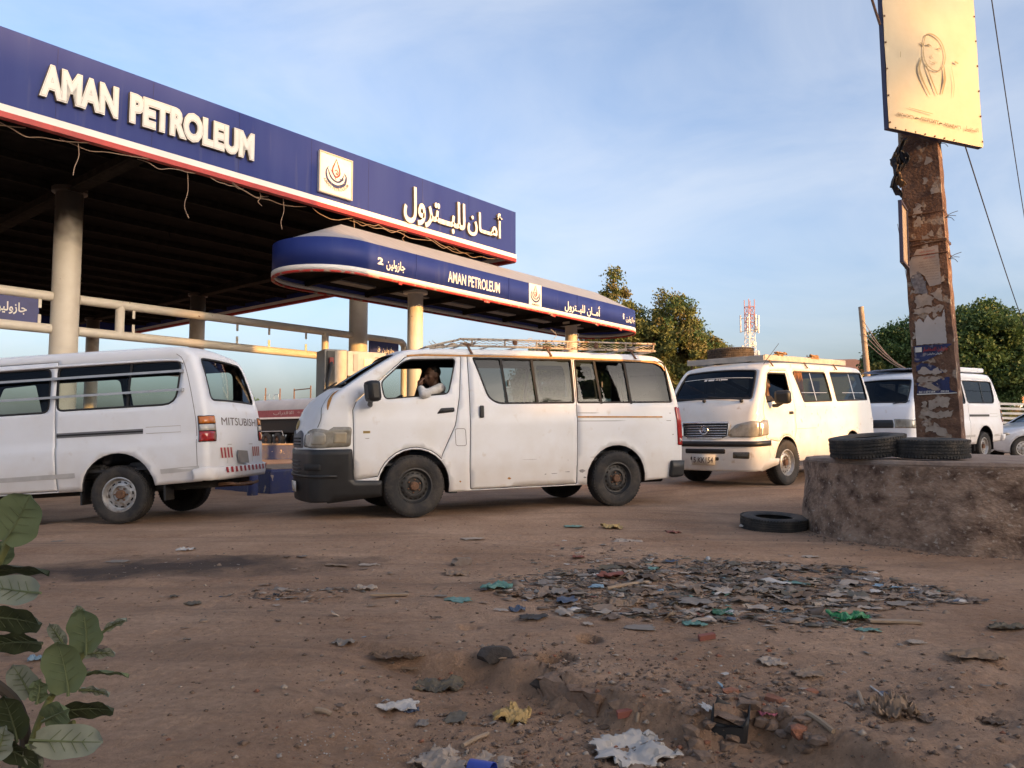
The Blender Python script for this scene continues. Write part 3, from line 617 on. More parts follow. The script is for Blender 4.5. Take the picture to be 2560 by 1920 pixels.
def panel2d(outline, holes, step):
    """constrained triangulation of a 2-D outline with holes"""
    lo = np.min(outline, 0); hi = np.max(outline, 0)
    gx_, gy_ = np.meshgrid(np.arange(lo[0] + step / 2, hi[0], step), np.arange(lo[1] + step / 2, hi[1], step)); g = np.stack([gx_.ravel(), gy_.ravel()], -1)
    g = g[pip(g, outline)]; g = g[segdist(g, outline) > step * .4] if len(g) else g
    for h in holes:
        if len(g): g = g[~pip(g, h)]
        if len(g): g = g[segdist(g, h) > step * .4]
    V = []; E = []
    for lp in [outline] + list(holes):
        b = len(V); V += [Vector(p) for p in lp]; n = len(lp); E += [(b + i, b + (i + 1) % n) for i in range(n)]
    V += [Vector(p) for p in g]
    r = delaunay_2d_cdt(V, E, [], 0, 1e-6); vs = np.array([tuple(v) for v in r[0]]); fs = [f for f in r[2]]
    c = np.array([vs[list(f)].mean(0) for f in fs]); k = pip(c, outline)
    for h in holes: k &= ~pip(c, h)
    return vs, [fs[i] for i in np.nonzero(k)[0]]
class Body:
    def __init__(s, prof, wtab, M=None, flares=(), taper=(.5, .10), rtaper=(4.2, .05), creases=()):
        P = np.array(prof, float); d = np.r_[0, np.cumsum(np.hypot(*np.diff(P[:, :2], axis=0).T))]
        cp = curve_pts([Vector((a[0], a[1], a[2])) for a in P], 8); cc = curve_pts([Vector((a[3], 0, 0)) for a in P], 8)
        X = np.array([v.x for v in cp]); Z = np.array([v.y for v in cp]); Rr = np.array([v.z for v in cp]); K = np.array([v.x for v in cc])
        T = np.r_[0, np.cumsum(np.hypot(np.diff(X), np.diff(Z)))]; n = int(T[-1] / .055); s.T = np.linspace(0, T[-1], n)
        s.X = np.interp(s.T, T, X); s.Z = np.interp(s.T, T, Z); s.R = np.interp(s.T, T, Rr); s.K = np.interp(s.T, T, K)
        tx = np.gradient(s.X, s.T); tz = np.gradient(s.Z, s.T); l = np.hypot(tx, tz); s.NX = -tz / l; s.NZ = tx / l
        s.CX = s.X - s.NX * s.R; s.CZ = s.Z - s.NZ * s.R
        s.wt = np.array(wtab, float); s.flares = flares; s.taper = taper; s.rtaper = rtaper; s.creases = creases
        top = int(np.argmax(s.Z)); s.top = top; s.cam = (M.inverted() @ Vector((0, 0, CAM_H))) if M else None
    def W(s, x, z):
        zs = np.linspace(-.06, .06, 5); w = float(np.mean(np.interp(z + zs, s.wt[:, 0], s.wt[:, 1])))
        x0, k = s.taper; w -= k * max(0, x0 - x) ** 2
        x1, k1 = s.rtaper; w -= k1 * max(0, x - x1) ** 2
        for fx, fz, r in s.flares:
            d = math.hypot(x - fx, z - fz); w += .016 * max(0, 1 - max(0, d - r - .02) / .07) ** 1.5 if z < .95 else 0
        for cz, h in s.creases: w += h * float(np.clip((z - cz) / .05, 0, 1))
        return w
    def side(s, x, z, off=0, sg=-1): return Vector((x, sg * (s.W(x, z) + off), z))
    def at(s, t): return [float(np.interp(t, s.T, a)) for a in (s.X, s.Z, s.R, s.K, s.NX, s.NZ)]
    def skin(s, t, y, off=0, vn=None):
        x, z, r, k, nx, nz_ = s.at(t); yb = s.W(x - nx * r, z - nz_ * r) - r
        if vn is not None: y = vn * yb
        c = k * (1 - min(1, (y / yb) ** 2)) + off; return Vector((x + nx * c, y, z + nz_ * c))
    def tz(s, end, z):
        if end == 'front': return float(np.interp(z, s.Z[:s.top + 1], s.T[:s.top + 1]))
        return float(np.interp(z, s.Z[s.top:][::-1], s.T[s.top:][::-1]))
    def wrap(s, end, z, q, off=0, sg=-1):
        t = s.tz(end, z); x, zz, r, k, nx, nz_ = s.at(t); cx, cz = x - nx * r, zz - nz_ * r; w = s.W(cx, cz); Lh = r * math.pi / 2 + w - r
        if q > Lh: q = 2 * Lh - q; sg = -sg
        if q < 0: return s.side(cx - q if end == 'front' else cx + q, z, off, sg)
        if q < r * math.pi / 2:
            p = q / r; return Vector((cx + nx * (r * math.sin(p) + off * math.sin(p)), sg * (w - r * (1 - math.cos(p)) + off * math.cos(p)), cz + nz_ * r * math.sin(p)))
        y = w - r - (q - r * math.pi / 2); return s.skin(t, sg * y, off)
    def qy(s, end, z, y):
        """wrap coordinate of front/rear skin at |y| on the near side (y negative = near)"""
        t = s.tz(end, z); x, zz, r, k, nx, nz_ = s.at(t); w = s.W(x - nx * r, zz - nz_ * r); return r * math.pi / 2 + (w - r) + y
    def fix(s, poly, yref=.83):
        """digitised outlines were read on the plane y=-yref: slide them along the sight line onto the skin"""
        if s.cam is None: return poly
        out = []
        for x, z in poly:
            Q = Vector((x, -yref, z)); P = Q
            for _ in range(4):
                w = s.W(P.x, P.z); k = (-w - s.cam.y) / (Q.y - s.cam.y); P = s.cam + (Q - s.cam) * k
            out.append((P.x, P.z))
        return out
    def cutz(s, name, poly2d, fmap, mats, parent, step=.09, holes=(), thick=0, mo=0, sg=-1, smooth=True):
        vs, fs = panel2d(resamp(poly2d, step), [resamp(h, step) for h in holes], step)
        V = [fmap(a, b_) for a, b_ in vs]
        o = mk(name, V, fs, mats, parent, thick, mo); return o
def mk(name, V, fs, mats, parent, thick=0, mo=0, ctr=None, sharp=40, weld=False):
    bm = bmesh.new(); bv = [bm.verts.new(v) for v in V]
    for f in fs:
        try: bm.faces.new([bv[i] for i in f])
        except ValueError: pass
    if weld: bmesh.ops.remove_doubles(bm, verts=bm.verts, dist=2e-4)
    bm.normal_update()
    c0 = Vector(ctr) if ctr else Vector((2.2, 0, 1.0)); 
    for f in list(bm.faces):
        m = f.calc_center_median(); c = Vector((min(max(m.x, 1.0), 3.4), 0, min(max(m.z, .9), 1.2)))
        if f.normal.dot(m - c) < 0: f.normal_flip()
    me = bpy.data.meshes.new(name); bm.to_mesh(me); bm.free()
    for m in (mats if isinstance(mats, (list, tuple)) else [mats]): me.materials.append(m)
    me.polygons.foreach_set('use_smooth', [True] * len(me.polygons)); me.set_sharp_from_angle(angle=R_(sharp))
    o = bpy.data.objects.new(name, me); COL.objects.link(o)
    if parent is not None: o.parent = parent
    if thick: solid(o, thick, -1, mo)
    return o
def arch_path(xc, zc, r, zb, n=14, rear_first=True, zb2=None):
    zb2 = zb if zb2 is None else zb2
    a0 = math.asin(max(-1, min(1, (zb - zc) / r))); a1 = math.pi - math.asin(max(-1, min(1, (zb2 - zc) / r)))
    return [(xc + r * math.cos(a), zc + r * math.sin(a)) for a in np.linspace(a0, a1, n)]
def build_shell(B, root, bottom, holes_near, holes_far, skin_holes, paint):
    edge = list(zip(B.CX, B.CZ)); outline = edge + bottom
    V = []; Fc = []
    for sg, holes in ((-1, holes_near), (1, holes_far)):
        bot = resamp(bottom + [edge[0]], .08)[:-1] if False else bottom
        vs, fs = panel2d(outline, [resamp(h, .06) for h in holes], .06)
        b = len(V); V += [B.side(x, z, 0, sg) for x, z in vs]; Fc += [tuple(i + b for i in f) for f in fs]
    nph = 5
    for sg in (-1, 1):
        b = len(V)
        for i in range(len(B.T)):
            w = B.W(B.CX[i], B.CZ[i])
            for k in range(nph + 1):
                p = math.pi / 2 * k / nph; V.append(Vector((B.CX[i] + B.NX[i] * B.R[i] * math.sin(p), sg * (w - B.R[i] * (1 - math.cos(p))), B.CZ[i] + B.NZ[i] * B.R[i] * math.sin(p))))
        for i in range(len(B.T) - 1):
            for k in range(nph): a = b + i * (nph + 1) + k; Fc.append((a, a + 1, a + nph + 2, a + nph + 1))
    ol = [(t, -.75) for t in B.T] + [(t, .75) for t in B.T[::-1]]
    # keep the two ends from being one long edge
    end = [(B.T[-1], v) for v in np.linspace(-.75, .75, 12)[1:-1]]; sta = [(B.T[0], v) for v in np.linspace(.75, -.75, 12)[1:-1]]
    ol = [(t, -.75) for t in B.T] + end + [(t, .75) for t in B.T[::-1]] + sta
    vs, fs = panel2d(ol, [resamp(h, .08) for h in skin_holes], .11)
    b = len(V); V += [B.skin(t, 0, 0, v / .75) for t, v in vs]; Fc += [tuple(i + b for i in f) for f in fs]
    return mk('body', V, Fc, [paint, M_trim], root, .028, 1, weld=True)
def skin_poly(B, end, zy):
    out = []
    for z, y in zy:
        t = B.tz(end, z); x, zz, r, k, nx, nz_ = B.at(t); yb = B.W(x - nx * r, zz - nz_ * r) - r; out.append((t, y / yb * .75))
    return out
def skin_pane(B, name, poly, parent, m, off=-.012):
    vs, fs = panel2d(resamp(poly, .08), [], .10); return mk(name, [B.skin(t, 0, off, v / .75) for t, v in vs], fs, m, parent)
def skin_ring(B, name, outer, inner, parent, m, off=.003):
    vs, fs = panel2d(resamp(outer, .07), [resamp(inner, .07)], .10); return mk(name, [B.skin(t, 0, off, v / .75) for t, v in vs], fs, m, parent, .012)
def side_pane(B, name, poly, parent, m, off=-.012, sg=-1, thick=0, holes=()):
    st_ = .055 if name.endswith('door') else .12; vs, fs = panel2d(resamp(poly, st_), [resamp(h, st_) for h in holes], st_); return mk(name, [B.side(x, z, off, sg) for x, z in vs], fs, m, parent, thick)
def side_line(B, name, pts, w, m, parent, off=.0025, n=6):
    V, Fc = stroke(pts, w, lambda x, z, h: B.side(x, z, off), 0, n); return mk(name, V, Fc, m, parent)
def wrap_panel(B, name, end, poly, parent, m, off=.012, thick=.02, holes=(), sg=-1, step=.06):
    vs, fs = panel2d(resamp(poly, step), [resamp(h, step) for h in holes], step); return mk(name, [B.wrap(end, z, q, off, sg) for q, z in vs], fs, m, parent, thick)
WHEELS = {}
def wheel_proto(key, r, hw, rimr, rim_m, nholes, hub_m, tyre_m, ribs=4):
    b = MB(); pr = [(rimr, -hw * .8), (rimr + .03, -hw), (r * .83, -hw * 1.04), (r * .95, -hw * .92), (r * .99, -hw * .72)]
    for k in range(ribs):      # circumferential grooves
        z0 = -hw * .66 + k * hw * 1.32 / (ribs - 1); gw = hw * .055
        pr += [(r, z0 - gw * 1.0), (r - .010, z0 - gw), (r - .010, z0 + gw), (r, z0 + gw * 1.01)]
    pr += [(r * .99, hw * .72), (r * .95, hw * .92), (r * .88, hw * 1.02), (r * .83, hw * 1.04), (rimr + .045, hw * 1.0), (rimr + .03, hw * .95), (rimr, hw * .8), (rimr - .006, hw * .5), (rimr - .006, -hw * .5)]
    b.lathe(pr, 56, closed=True)
    # shoulder blocks
    for k in range(56):
        a = 2 * math.pi * (k + .5) / 56
        for sgn in (-1, 1): b.box((math.cos(a) * r * .968, math.sin(a) * r * .968, sgn * hw * .84), (.012, .017, hw * .22), rot=Matrix.Rotation(a, 3, 'Z'))
    ty = b.build('wheel', tyre_m)
    b = MB(); R1, R2 = rimr * .66, rimr * .84
    b.lathe([(rimr + .006, hw * .80), (rimr + .012, hw * .86), (rimr - .002, hw * .88), (rimr - .012, hw * .70), (rimr * .88, hw * .42), (R2, hw * .40)], 48)
    for k in range(nholes * 4):
        a0, a1 = 2 * math.pi * k / (nholes * 4), 2 * math.pi * (k + 1) / (nholes * 4)
        rr = [R2, rimr * .79, rimr * .71, R1]; hh = [hw * .40, hw * .43, hw * .48, hw * .52]
        for i in range(3):
            if i == 1 and k % 4 in (0, 1): continue
            b.add([(rr[i] * math.cos(a0), rr[i] * math.sin(a0), hh[i]), (rr[i + 1] * math.cos(a0), rr[i + 1] * math.sin(a0), hh[i + 1]), (rr[i + 1] * math.cos(a1), rr[i + 1] * math.sin(a1), hh[i + 1]), (rr[i] * math.cos(a1), rr[i] * math.sin(a1), hh[i])], [(0, 1, 2, 3)])
    b.lathe([(R1, hw * .52), (rimr * .60, hw * .58), (rimr * .50, hw * .56), (rimr * .46, hw * .40), (rimr * .30, hw * .38), (.045, hw * .38)], 40)
    rim = b.build('rim', rim_m, ty)
    b = MB(); b.lathe([(.052, hw * .3), (.05, hw * .72), (.042, hw * .80), (.02, hw * .82), (.0, hw * .82)], 20)
    for k in range(6):
        a = k * math.pi / 3; b.lathe([(.011, hw * .38), (.011, hw * .55), (0, hw * .56)], 6, M=Matrix.Translation((math.cos(a) * rimr * .38, math.sin(a) * rimr * .38, 0)))
    b.build('hub', hub_m, ty)
    b = MB(); b.lathe([(rimr * .97, -hw * .3), (rimr * .6, -hw * .02), (.05, 0)], 32); b.build('brake_drum', M_dark, ty)
    return ty
def put_wheels(root, proto, spots, r):
    first = True
    for x, y, steer in spots:
        if first: w = proto; first = False
        else:
            w = proto.copy(); COL.objects.link(w)
            for ch in list(proto.children): c = ch.copy(); COL.objects.link(c); c.parent = w
        w.parent = root; w.location = (x, y, r); w.rotation_euler = (math.pi / 2, RNG.uniform(0, 6), (0 if y < 0 else math.pi) + steer)
        w.rotation_mode = 'XYZ'
        # spin about own axis first: compose explicitly
        M = Matrix.Rotation((0 if y < 0 else math.pi) + steer, 4, 'Z') @ Matrix.Rotation(math.pi / 2, 4, 'X') @ Matrix.Rotation(RNG.uniform(0, 6), 4, 'Z')
        w.rotation_euler = M.to_euler()
def seat(parent, x, y, w, m, z=.62, lean=.12, h=.62):
    b = MB(); b.box((x - .22, y, z), (.48, w, .16)); b.build('seat', m, parent, False, bevel=.04)
    b = MB(); b.box((x + .05, y, z + .06 + h / 2), (.13, w, h), rot=Matrix.Rotation(lean, 3, 'Y')); b.build('seat_back', m, parent, False, bevel=.05)
def steering(parent, x, y, z, r=.19, tilt=.95):
    b = MB(); M = Matrix.Translation((x, y, z)) @ Matrix.Rotation(-tilt, 4, 'Y')
    ring = [M @ Vector((r * math.cos(a), r * math.sin(a), 0)) for a in np.linspace(0, 2 * math.pi, 25)]; b.tube(ring, .016, 8, cap=False)
    for a in (.5, math.pi - .5, -math.pi / 2): b.tube([M @ Vector((0, 0, -.02)), M @ Vector((r * math.cos(a), r * math.sin(a), 0))], .014, 6)
    b.lathe([(.0, .015), (.055, .01), (.06, -.04), (0, -.05)], 14, M=M); b.tube([M @ Vector((0, 0, -.03)), M @ Vector((0, 0, -.4))], .03, 8)
    b.build('steering_wheel', M_black, parent)
def mirror_part(parent, c, d, sg=-1):
    b = MB(); x, y, z = c; b.box((x, y, z), d, rot=Matrix.Rotation(.18 * -sg, 3, 'Z') @ Matrix.Rotation(-.10, 3, 'Y')); o = b.build('wing_mirror', M_black, parent, True, bevel=.045)
    b = MB(); b.tube([(x - .02, y, z - d[2] * .4), (x - .01, y - sg * .09, z - d[2] * .62), (x + .01, y - sg * .16, z - d[2] * .62)], .028, 8); b.build('mirror_arm', M_black, o)
    return o
def capsule(b, a, c, ra, rc, n=14):
    a, c = Vector(a), Vector(c); d = c - a; L = d.length; Q = d.to_track_quat('Z', 'Y').to_matrix().to_4x4(); M = Matrix.Translation(a) @ Q
    pr = [(ra * math.sin(t), -ra * math.cos(t)) for t in np.linspace(0.0, math.pi / 2, 6)] + [(rc * math.cos(t), L + rc * math.sin(t)) for t in np.linspace(0, math.pi / 2, 6)]
    pr[0] = (1e-4, pr[0][1]); pr[-1] = (1e-4, pr[-1][1]); b.lathe(pr, n, M=M)
def ellip(b, c, r, n=16, rot=None):
    pr = [(max(1e-4, math.sin(t)), -math.cos(t)) for t in np.linspace(0, math.pi, 11)]; M = Matrix.Translation(c) @ (rot.to_4x4() if rot else Matrix()) @ Matrix.Diagonal((*r, 1)); b.lathe(pr, n, M=M)
def person(name, label, M, H, turn, arms, shirt, voxel=.011, torso=True):
    """seated figure; H = head centre, local -x is forward; arms: list of (shoulder, elbow, wrist, curl)"""
    e = empty(name); tag(e, label, 'person'); e.matrix_world = M
    H = Vector(H); Rz = Matrix.Rotation(turn, 3, 'Z')
    hd = lambda x, y, z: H + Rz @ Vector((x, y, z))
    b = MB(); ellip(b, hd(.012, 0, .03), (.098, .078, .098), rot=Rz); ellip(b, hd(-.025, 0, -.045), (.068, .060, .078), rot=Rz); ellip(b, hd(-.045, 0, -.095), (.035, .036, .028), rot=Rz)
    capsule(b, hd(-.088, 0, .012), hd(-.108, 0, -.028), .010, .017); ellip(b, hd(-.098, 0, -.034), (.016, .024, .012), rot=Rz)
    for s in (-1, 1):
        ellip(b, hd(.016, s * .080, -.005), (.022, .012, .034), rot=Rz); ellip(b, hd(-.075, s * .032, .032), (.018, .026, .010), rot=Rz); ellip(b, hd(-.078, s * .03, .010), (.012, .014, .009), rot=Rz); ellip(b, hd(-.06, s * .045, -.025), (.028, .022, .024), rot=Rz)
    ellip(b, hd(-.092, 0, -.062), (.013, .026, .008), rot=Rz); ellip(b, hd(-.088, 0, -.078), (.012, .022, .009), rot=Rz)
    neck = H + Vector((.05, 0, -.20)); capsule(b, hd(.02, 0, -.05), neck, .058, .065)
    hip = H + Vector((.10, 0, -.78)); capsule(b, neck + Vector((0, 0, -.12)), hip, .135, .15)
    for s in (-1, 1): capsule(b, neck + Vector((0, s * .05, -.04)), neck + Vector((0, s * .17, -.10)), .065, .07)
    for s in (-1, 1):
        kn = hip + Vector((-.42, s * .14, .06)); capsule(b, hip + Vector((0, s * .09, 0)), kn, .095, .065); capsule(b, kn, kn + Vector((-.10, s * .01, -.38)), .062, .045); capsule(b, kn + Vector((-.10, s * .01, -.40)), kn + Vector((-.28, s * .01, -.44)), .045, .035)
    for sh, el, wr, hd_dir in arms:
        sh, el, wr, hd_dir = Vector(sh), Vector(el), Vector(wr), Vector(hd_dir).normalized()
        capsule(b, sh, el, .046, .038); capsule(b, el, wr, .038, .026)
        pc = wr + hd_dir * .055; capsule(b, wr, pc, .030, .036)
        sidev = hd_dir.cross(Vector((1, .2, .1))).normalized(); up_ = sidev.cross(hd_dir)
        for k in range(4):
            o_ = sidev * (-.030 + .020 * k); L1 = (.038, .044, .042, .032)[k]; a0 = pc + hd_dir * .025 + o_; a1 = a0 + hd_dir * L1 * .75 + up_ * .014; a2 = a1 + up_ * L1 * .7 + hd_dir * .004; a3 = a2 + up_ * .012 - hd_dir * .022
            capsule(b, a0, a1, .0105, .0095, 8); capsule(b, a1, a2, .0095, .009, 8); capsule(b, a2, a3, .009, .0075, 8)
        t0 = wr + hd_dir * .025 + sidev * -.030; t1 = t0 + sidev * -.018 + hd_dir * .03 + up_ * .015; capsule(b, t0, t1, .013, .011, 8); capsule(b, t1, t1 + hd_dir * .022 + up_ * .018, .011, .009, 8)
    o = b.build('body', M_skin, e, True, 0); r = o.modifiers.new('r', 'REMESH'); r.mode = 'VOXEL'; r.voxel_size = voxel; r.use_smooth_shade = True; sm = o.modifiers.new('s', 'SMOOTH'); sm.iterations = 2; sm.factor = .5
    b = MB(); ellip(b, hd(.024, 0, .048), (.097, .080, .090), rot=Rz); hr = b.build('hair', M_hair, e, True, 0)
    b = MB(); capsule(b, neck + Vector((0, 0, -.10)), hip + Vector((0, 0, .02)), .150, .168)
    for s in (-1, 1): capsule(b, neck + Vector((0, s * .04, -.05)), neck + Vector((.0, s * .18, -.11)), .075, .082)
    for sh, el, wr, hd_dir in arms:
        sh, el, wr = Vector(sh), Vector(el), Vector(wr); capsule(b, sh, el, .062, .050); capsule(b, el, el.lerp(wr, .60), .050, .043)
    for a in np.linspace(0, 2 * math.pi, 15)[:-1]:     # collar
        p = neck + Vector((.068 * math.cos(a) + .0, .072 * math.sin(a), .0 + .025 * math.cos(a))); ellip(b, p, (.024, .024, .034), 8)
    o = b.build('shirt', shirt, e, True, 0); r = o.modifiers.new('r', 'REMESH'); r.mode = 'VOXEL'; r.voxel_size = voxel * 1.1; r.use_smooth_shade = True
    tx = bpy.data.textures.get('folds') or bpy.data.textures.new('folds', 'CLOUDS'); tx.noise_scale = .07; dm = o.modifiers.new('d', 'DISPLACE'); dm.texture = tx; dm.strength = .022; dm.mid_level = .5
    return e
def lpx(M, px, py, yl):
    """local point of a vehicle where the sight line through (px,py) meets local y = yl"""
    Mi = M.inverted(); c = Mi @ Vector((0, 0, CAM_H)); d = Mi.to_3x3() @ ray(px, py); k = (yl - c.y) / d.y; return c + d * k
def orsamp(pts, st):
    out = []
    for i in range(len(pts) - 1):
        a, b = Vector(pts[i]), Vector(pts[i + 1]); n = max(1, int((b - a).length / st))
        for k in range(n): v = a.lerp(b, k / n); out.append((v.x, v.y))
    out.append(pts[-1]); return out
def van_root(name, M, label):
    e = empty(name); e.matrix_world = M; tag(e, label, 'van'); return e
def frame_ring(B, nm, poly, w, parent, sg=-1, off=.002, m=None):
    return side_pane(B, nm, poly, parent, m or M_rubber, off, sg, .012, [inset(poly, w)])
def underbody(root, x0, x1, z0=.26, yw=.60):
    b = MB(); b.box(((x0 + x1) / 2, 0, z0 + .15), (x1 - x0, yw * 2, .30)); b.build('underbody', M_dark, root, False, bevel=.03)
    b = MB(); b.box(((x0 + x1) / 2, 0, .60), (x1 - x0 - .1, 1.55, .03)); b.build('floor', M_trim, root, False)
def plate(root, B, end, q0, q1, z0, z1, text, off=.03):
    f = lambda q, z, h=0: B.wrap(end, z, q, off + h)
    V = [f(q0, z0), f(q1, z0), f(q1, z1), f(q0, z1)]; o = mk('number_plate', V, [(0, 1, 2, 3)], M_letter, root, .006)
    if text: lettering('plate_text', text, q0 + .03, q1 - .03, z0 + .03, z1 - .035, M_print, o, lambda x, z, h: f(q0 + q1 - x if end == 'front' else x, z, .003), .02)
    return o
# ---------------------------------------------------------------- main van
def main_van():
    root = van_root('white_minibus', P_MAIN, 'large white minibus in the centre with driver at its open window and wire roof rack')
    fl = ((.945, .35, .42), (3.59, .35, .425))
    B = Body([(-.178, .20, .15, .055), (-.181, .28, .15, .06), (-.186, .5, .16, .07), (-.19, .78, .16, .075), (-.175, 1.0, .16, .075), (-.10, 1.22, .14, .07), (.01, 1.355, .11, .06), (.12, 1.435, .07, .05), (.45, 1.665, .05, .05), (.80, 1.875, .05, .045), (.98, 1.93, .06, .04), (1.4, 1.955, .075, .035), (2.2, 1.97, .08, .03), (3.5, 1.97, .08, .03), (4.2, 1.955, .08, .03), (4.36, 1.92, .08, .03), (4.46, 1.83, .07, .02), (4.53, 1.58, .06, .03), (4.59, 1.27, .06, .03), (4.615, .9, .06, .03), (4.62, .55, .06, .02), (4.60, .35, .05, .01)],
             [(.2, .79), (.42, .822), (.8, .838), (1.1, .842), (1.3, .825), (1.6, .775), (1.85, .72), (2.0, .69)], P_MAIN, fl, (.45, .16), (4.2, .12), ((.505, .010), (1.105, -.010)))
    bottom = orsamp([(4.50, .335), (4.02, .31)] + arch_path(3.59, .35, .425, .31, 16, zb2=.285) + [(3.10, .285), (1.46, .268)] + arch_path(.945, .35, .42, .268, 16, zb2=.30) + [(.2, .30), (.06, .32)], .09)
    fx = B.fix
    door = fx([(.247, .434), (.241, 1.216), (.285, 1.325), (.84, 1.825), (1.0, 1.868), (1.49, 1.885), (1.516, 1.835), (1.495, 1.361), (1.445, 1.038), (1.285, .70)]) + [(.945 + .438 * math.cos(a), .35 + .438 * math.sin(a)) for a in np.linspace(.75, 2.86, 12)]
    win = fillet(fx([(.60, 1.335), (.555, 1.535), (.80, 1.765), (.90, 1.805), (1.425, 1.825), (1.446, 1.79), (1.365, 1.404)]), .06)
    slid = fillet(fx([(1.585, 1.885), (2.985, 1.898), (3.033, .515), (3.022, .30), (1.618, .285), (1.615, .6)]), .03)
    w1 = fillet(fx([(1.651, 1.845), (2.972, 1.860), (3.012, 1.304), (1.978, 1.29), (1.851, 1.362)]), [.03, .03, .03, .14, .10])
    w2 = fillet(fx([(3.005, 1.855), (4.30, 1.868), (4.357, 1.821), (4.458, 1.335), (4.43, 1.318), (3.046, 1.304)]), [.03, .05, .05, .05, .04, .03])
    far_front = fillet(fx([(.60, 1.335), (.555, 1.535), (.80, 1.765), (.90, 1.805), (1.425, 1.825), (1.446, 1.79), (1.365, 1.404)]), .06)
    ws = fillet(skin_poly(B, 'front', [(1.462, -.66), (1.862, -.60), (1.862, .60), (1.462, .66)]), .06); rw = fillet(skin_poly(B, 'rear', [(1.32, -.62), (1.84, -.57), (1.84, .57), (1.32, .62)]), .06)
    build_shell(B, root, bottom, [door, slid, w2], [far_front, w1, w2], [ws, rw], M_white)
    d = side_pane(B, 'front_door', inset(door, .008), root, [M_white, M_trim], 0, -1, .028, [win]); d.modifiers['solid'].material_offset = 1; d.modifiers['solid'].material_offset_rim = 1
    sdoor = side_pane(B, 'sliding_door', inset(slid, .008), root, [M_white, M_trim], 0, -1, .028, [w1]); sdoor.modifiers['solid'].material_offset = 1; sdoor.modifiers['solid'].material_offset_rim = 1
    frame_ring(B, 'window_seal', win, .014, d)
    # glazing
    def band(poly, xs0, m, nm, parent, y_off=-.010):
        pass
    def clip(poly, x0a, x0b, x1a, x1b, z0=1.28, z1=1.9):
        # keep the part of poly between two slanted lines (top x, bottom x)
        q = Vector; P = poly
        def cut(P, xa, xb, keep):
            out = []
            f = lambda p: (p[0] - (xb + (xa - xb) * (p[1] - z0) / (z1 - z0))) * keep
            for i in range(len(P)):
                a, b = P[i - 1], P[i]; fa, fb = f(a), f(b)
                if (fa < 0) != (fb < 0): t = fa / (fa - fb); out.append((a[0] + (b[0] - a[0]) * t, a[1] + (b[1] - a[1]) * t))
                if fb >= 0: out.append(b)
            return out
        return cut(cut(P, x0a, x0b, 1), x1a, x1b, -1)
    for poly, parent, cuts, ms in ((w1, sdoor, [(2.06, 2.105), (2.475, 2.505)], (G_tint, G_mid, G_mid)), (w2, root, [(3.355, 3.395), (3.80, 3.835)], (G_mid, G_mid, G_tint))):
        frame_ring(B, 'window_frame', poly, .022, parent, -1, .001)
        xs = [(0, 0)] + cuts + [(9, 9)]
        for k in range(3):
            p = clip(poly, *xs[k], *xs[k + 1]); side_pane(B, 'window_pane', inset(p, .004), parent, ms[k], -.014 - .006 * (k == 1))
        for a, c in cuts:
            side_line(B, 'window_bar', [(c, 1.30), (a, 1.85)], .016, M_rubber, parent, .003, 1)
        # inner black surround of the fixed lights
        for k, (lx, rx) in ((2, (2.555, 2.935)),) if parent is sdoor else ((0, (3.08, 3.33)), (2, (3.88, 4.30))):
            ip = fillet([(lx, 1.38), (lx - .02, 1.78), (rx - .02, 1.785), (rx + .03 if rx > 4 else rx + .015, 1.38)], .05)
            pk = clip(poly, *xs[k], *xs[k + 1]); side_pane(B, 'window_surround', inset(pk, .02), parent, M_black, -.028, -1, 0, [ip])
    for z, xx in ((1.55, 2.13), (1.55, 3.43)): b = MB(); p = B.side(xx, z, .004); b.box(p, (.018, .012, .07)); b.build('window_latch', M_black, root, False)
    for poly in (far_front, w1, w2): side_pane(B, 'window_pane', inset(poly, .004), root, G_clear if poly is far_front else G_mid, -.014, 1)
    skin_pane(B, 'windscreen', inset(ws, .004), root, G_ws); skin_ring(B, 'windscreen_seal', ws, inset(ws, .025), root, M_rubber)
    skin_pane(B, 'rear_window', inset(rw, .004), root, G_tint); skin_ring(B, 'rear_window_seal', rw, inset(rw, .02), root, M_rubber)
    # front end
    Lh = B.qy('front', .6, 0)
    bump = wrap_panel(B, 'front_bumper', 'front', fillet([(-.60, .25), (-.60, .425), (-.285, .435), (-.265, .785), (.3, .785), (Lh, .775), (2 * Lh - .3, .785), (2 * Lh + .265, .785), (2 * Lh + .285, .435), (2 * Lh + .60, .425), (2 * Lh + .60, .25), (2 * Lh, .192), (0, .192)], .02), root, M_black, .026, .03, step=.07)
    for k in range(4): wrap_panel(B, 'bumper_slat', 'front', [(.50, .52 + k * .042), (2 * Lh - .5, .52 + k * .042), (2 * Lh - .5, .532 + k * .042), (.5, .532 + k * .042)], bump, mat('slat_grey', (.07, .072, .075), .5), .036, .01, step=.1)
    wrap_panel(B, 'fog_recess', 'front', fillet([(.06, .55), (.36, .55), (.36, .62), (.06, .62)], .02), bump, M_rubber, .032, .004)
    wrap_panel(B, 'bumper_lip', 'front', [(-.1, .47), (2 * Lh + .1, .47), (2 * Lh + .1, .50), (-.1, .50)], bump, M_black, .044, .02, step=.1)
    for sg in (-1, 1):
        hl = wrap_panel(B, 'headlight', 'front', fillet([(-.25, .812), (-.25, 1.03), (.10, 1.03), (.33, .985), (.44, .93), (.45, .81), (.2, .80)], .04), root, M_hl, .008, .02, sg=sg, step=.05)
        wrap_panel(B, 'lamp_bowl', 'front', fillet([(.02, .835), (.02, .985), (.20, .985), (.22, .835)], .05), hl, M_hl_in, .011, .006, sg=sg, step=.04)
        wrap_panel(B, 'indicator_lamp', 'front', fillet([(-.20, .85), (-.20, .97), (-.06, .97), (-.06, .85)], .015), hl, mat('indicator_lens', (.40, .34, .24), .2, coat=.6), .011, .006, sg=sg, step=.04)
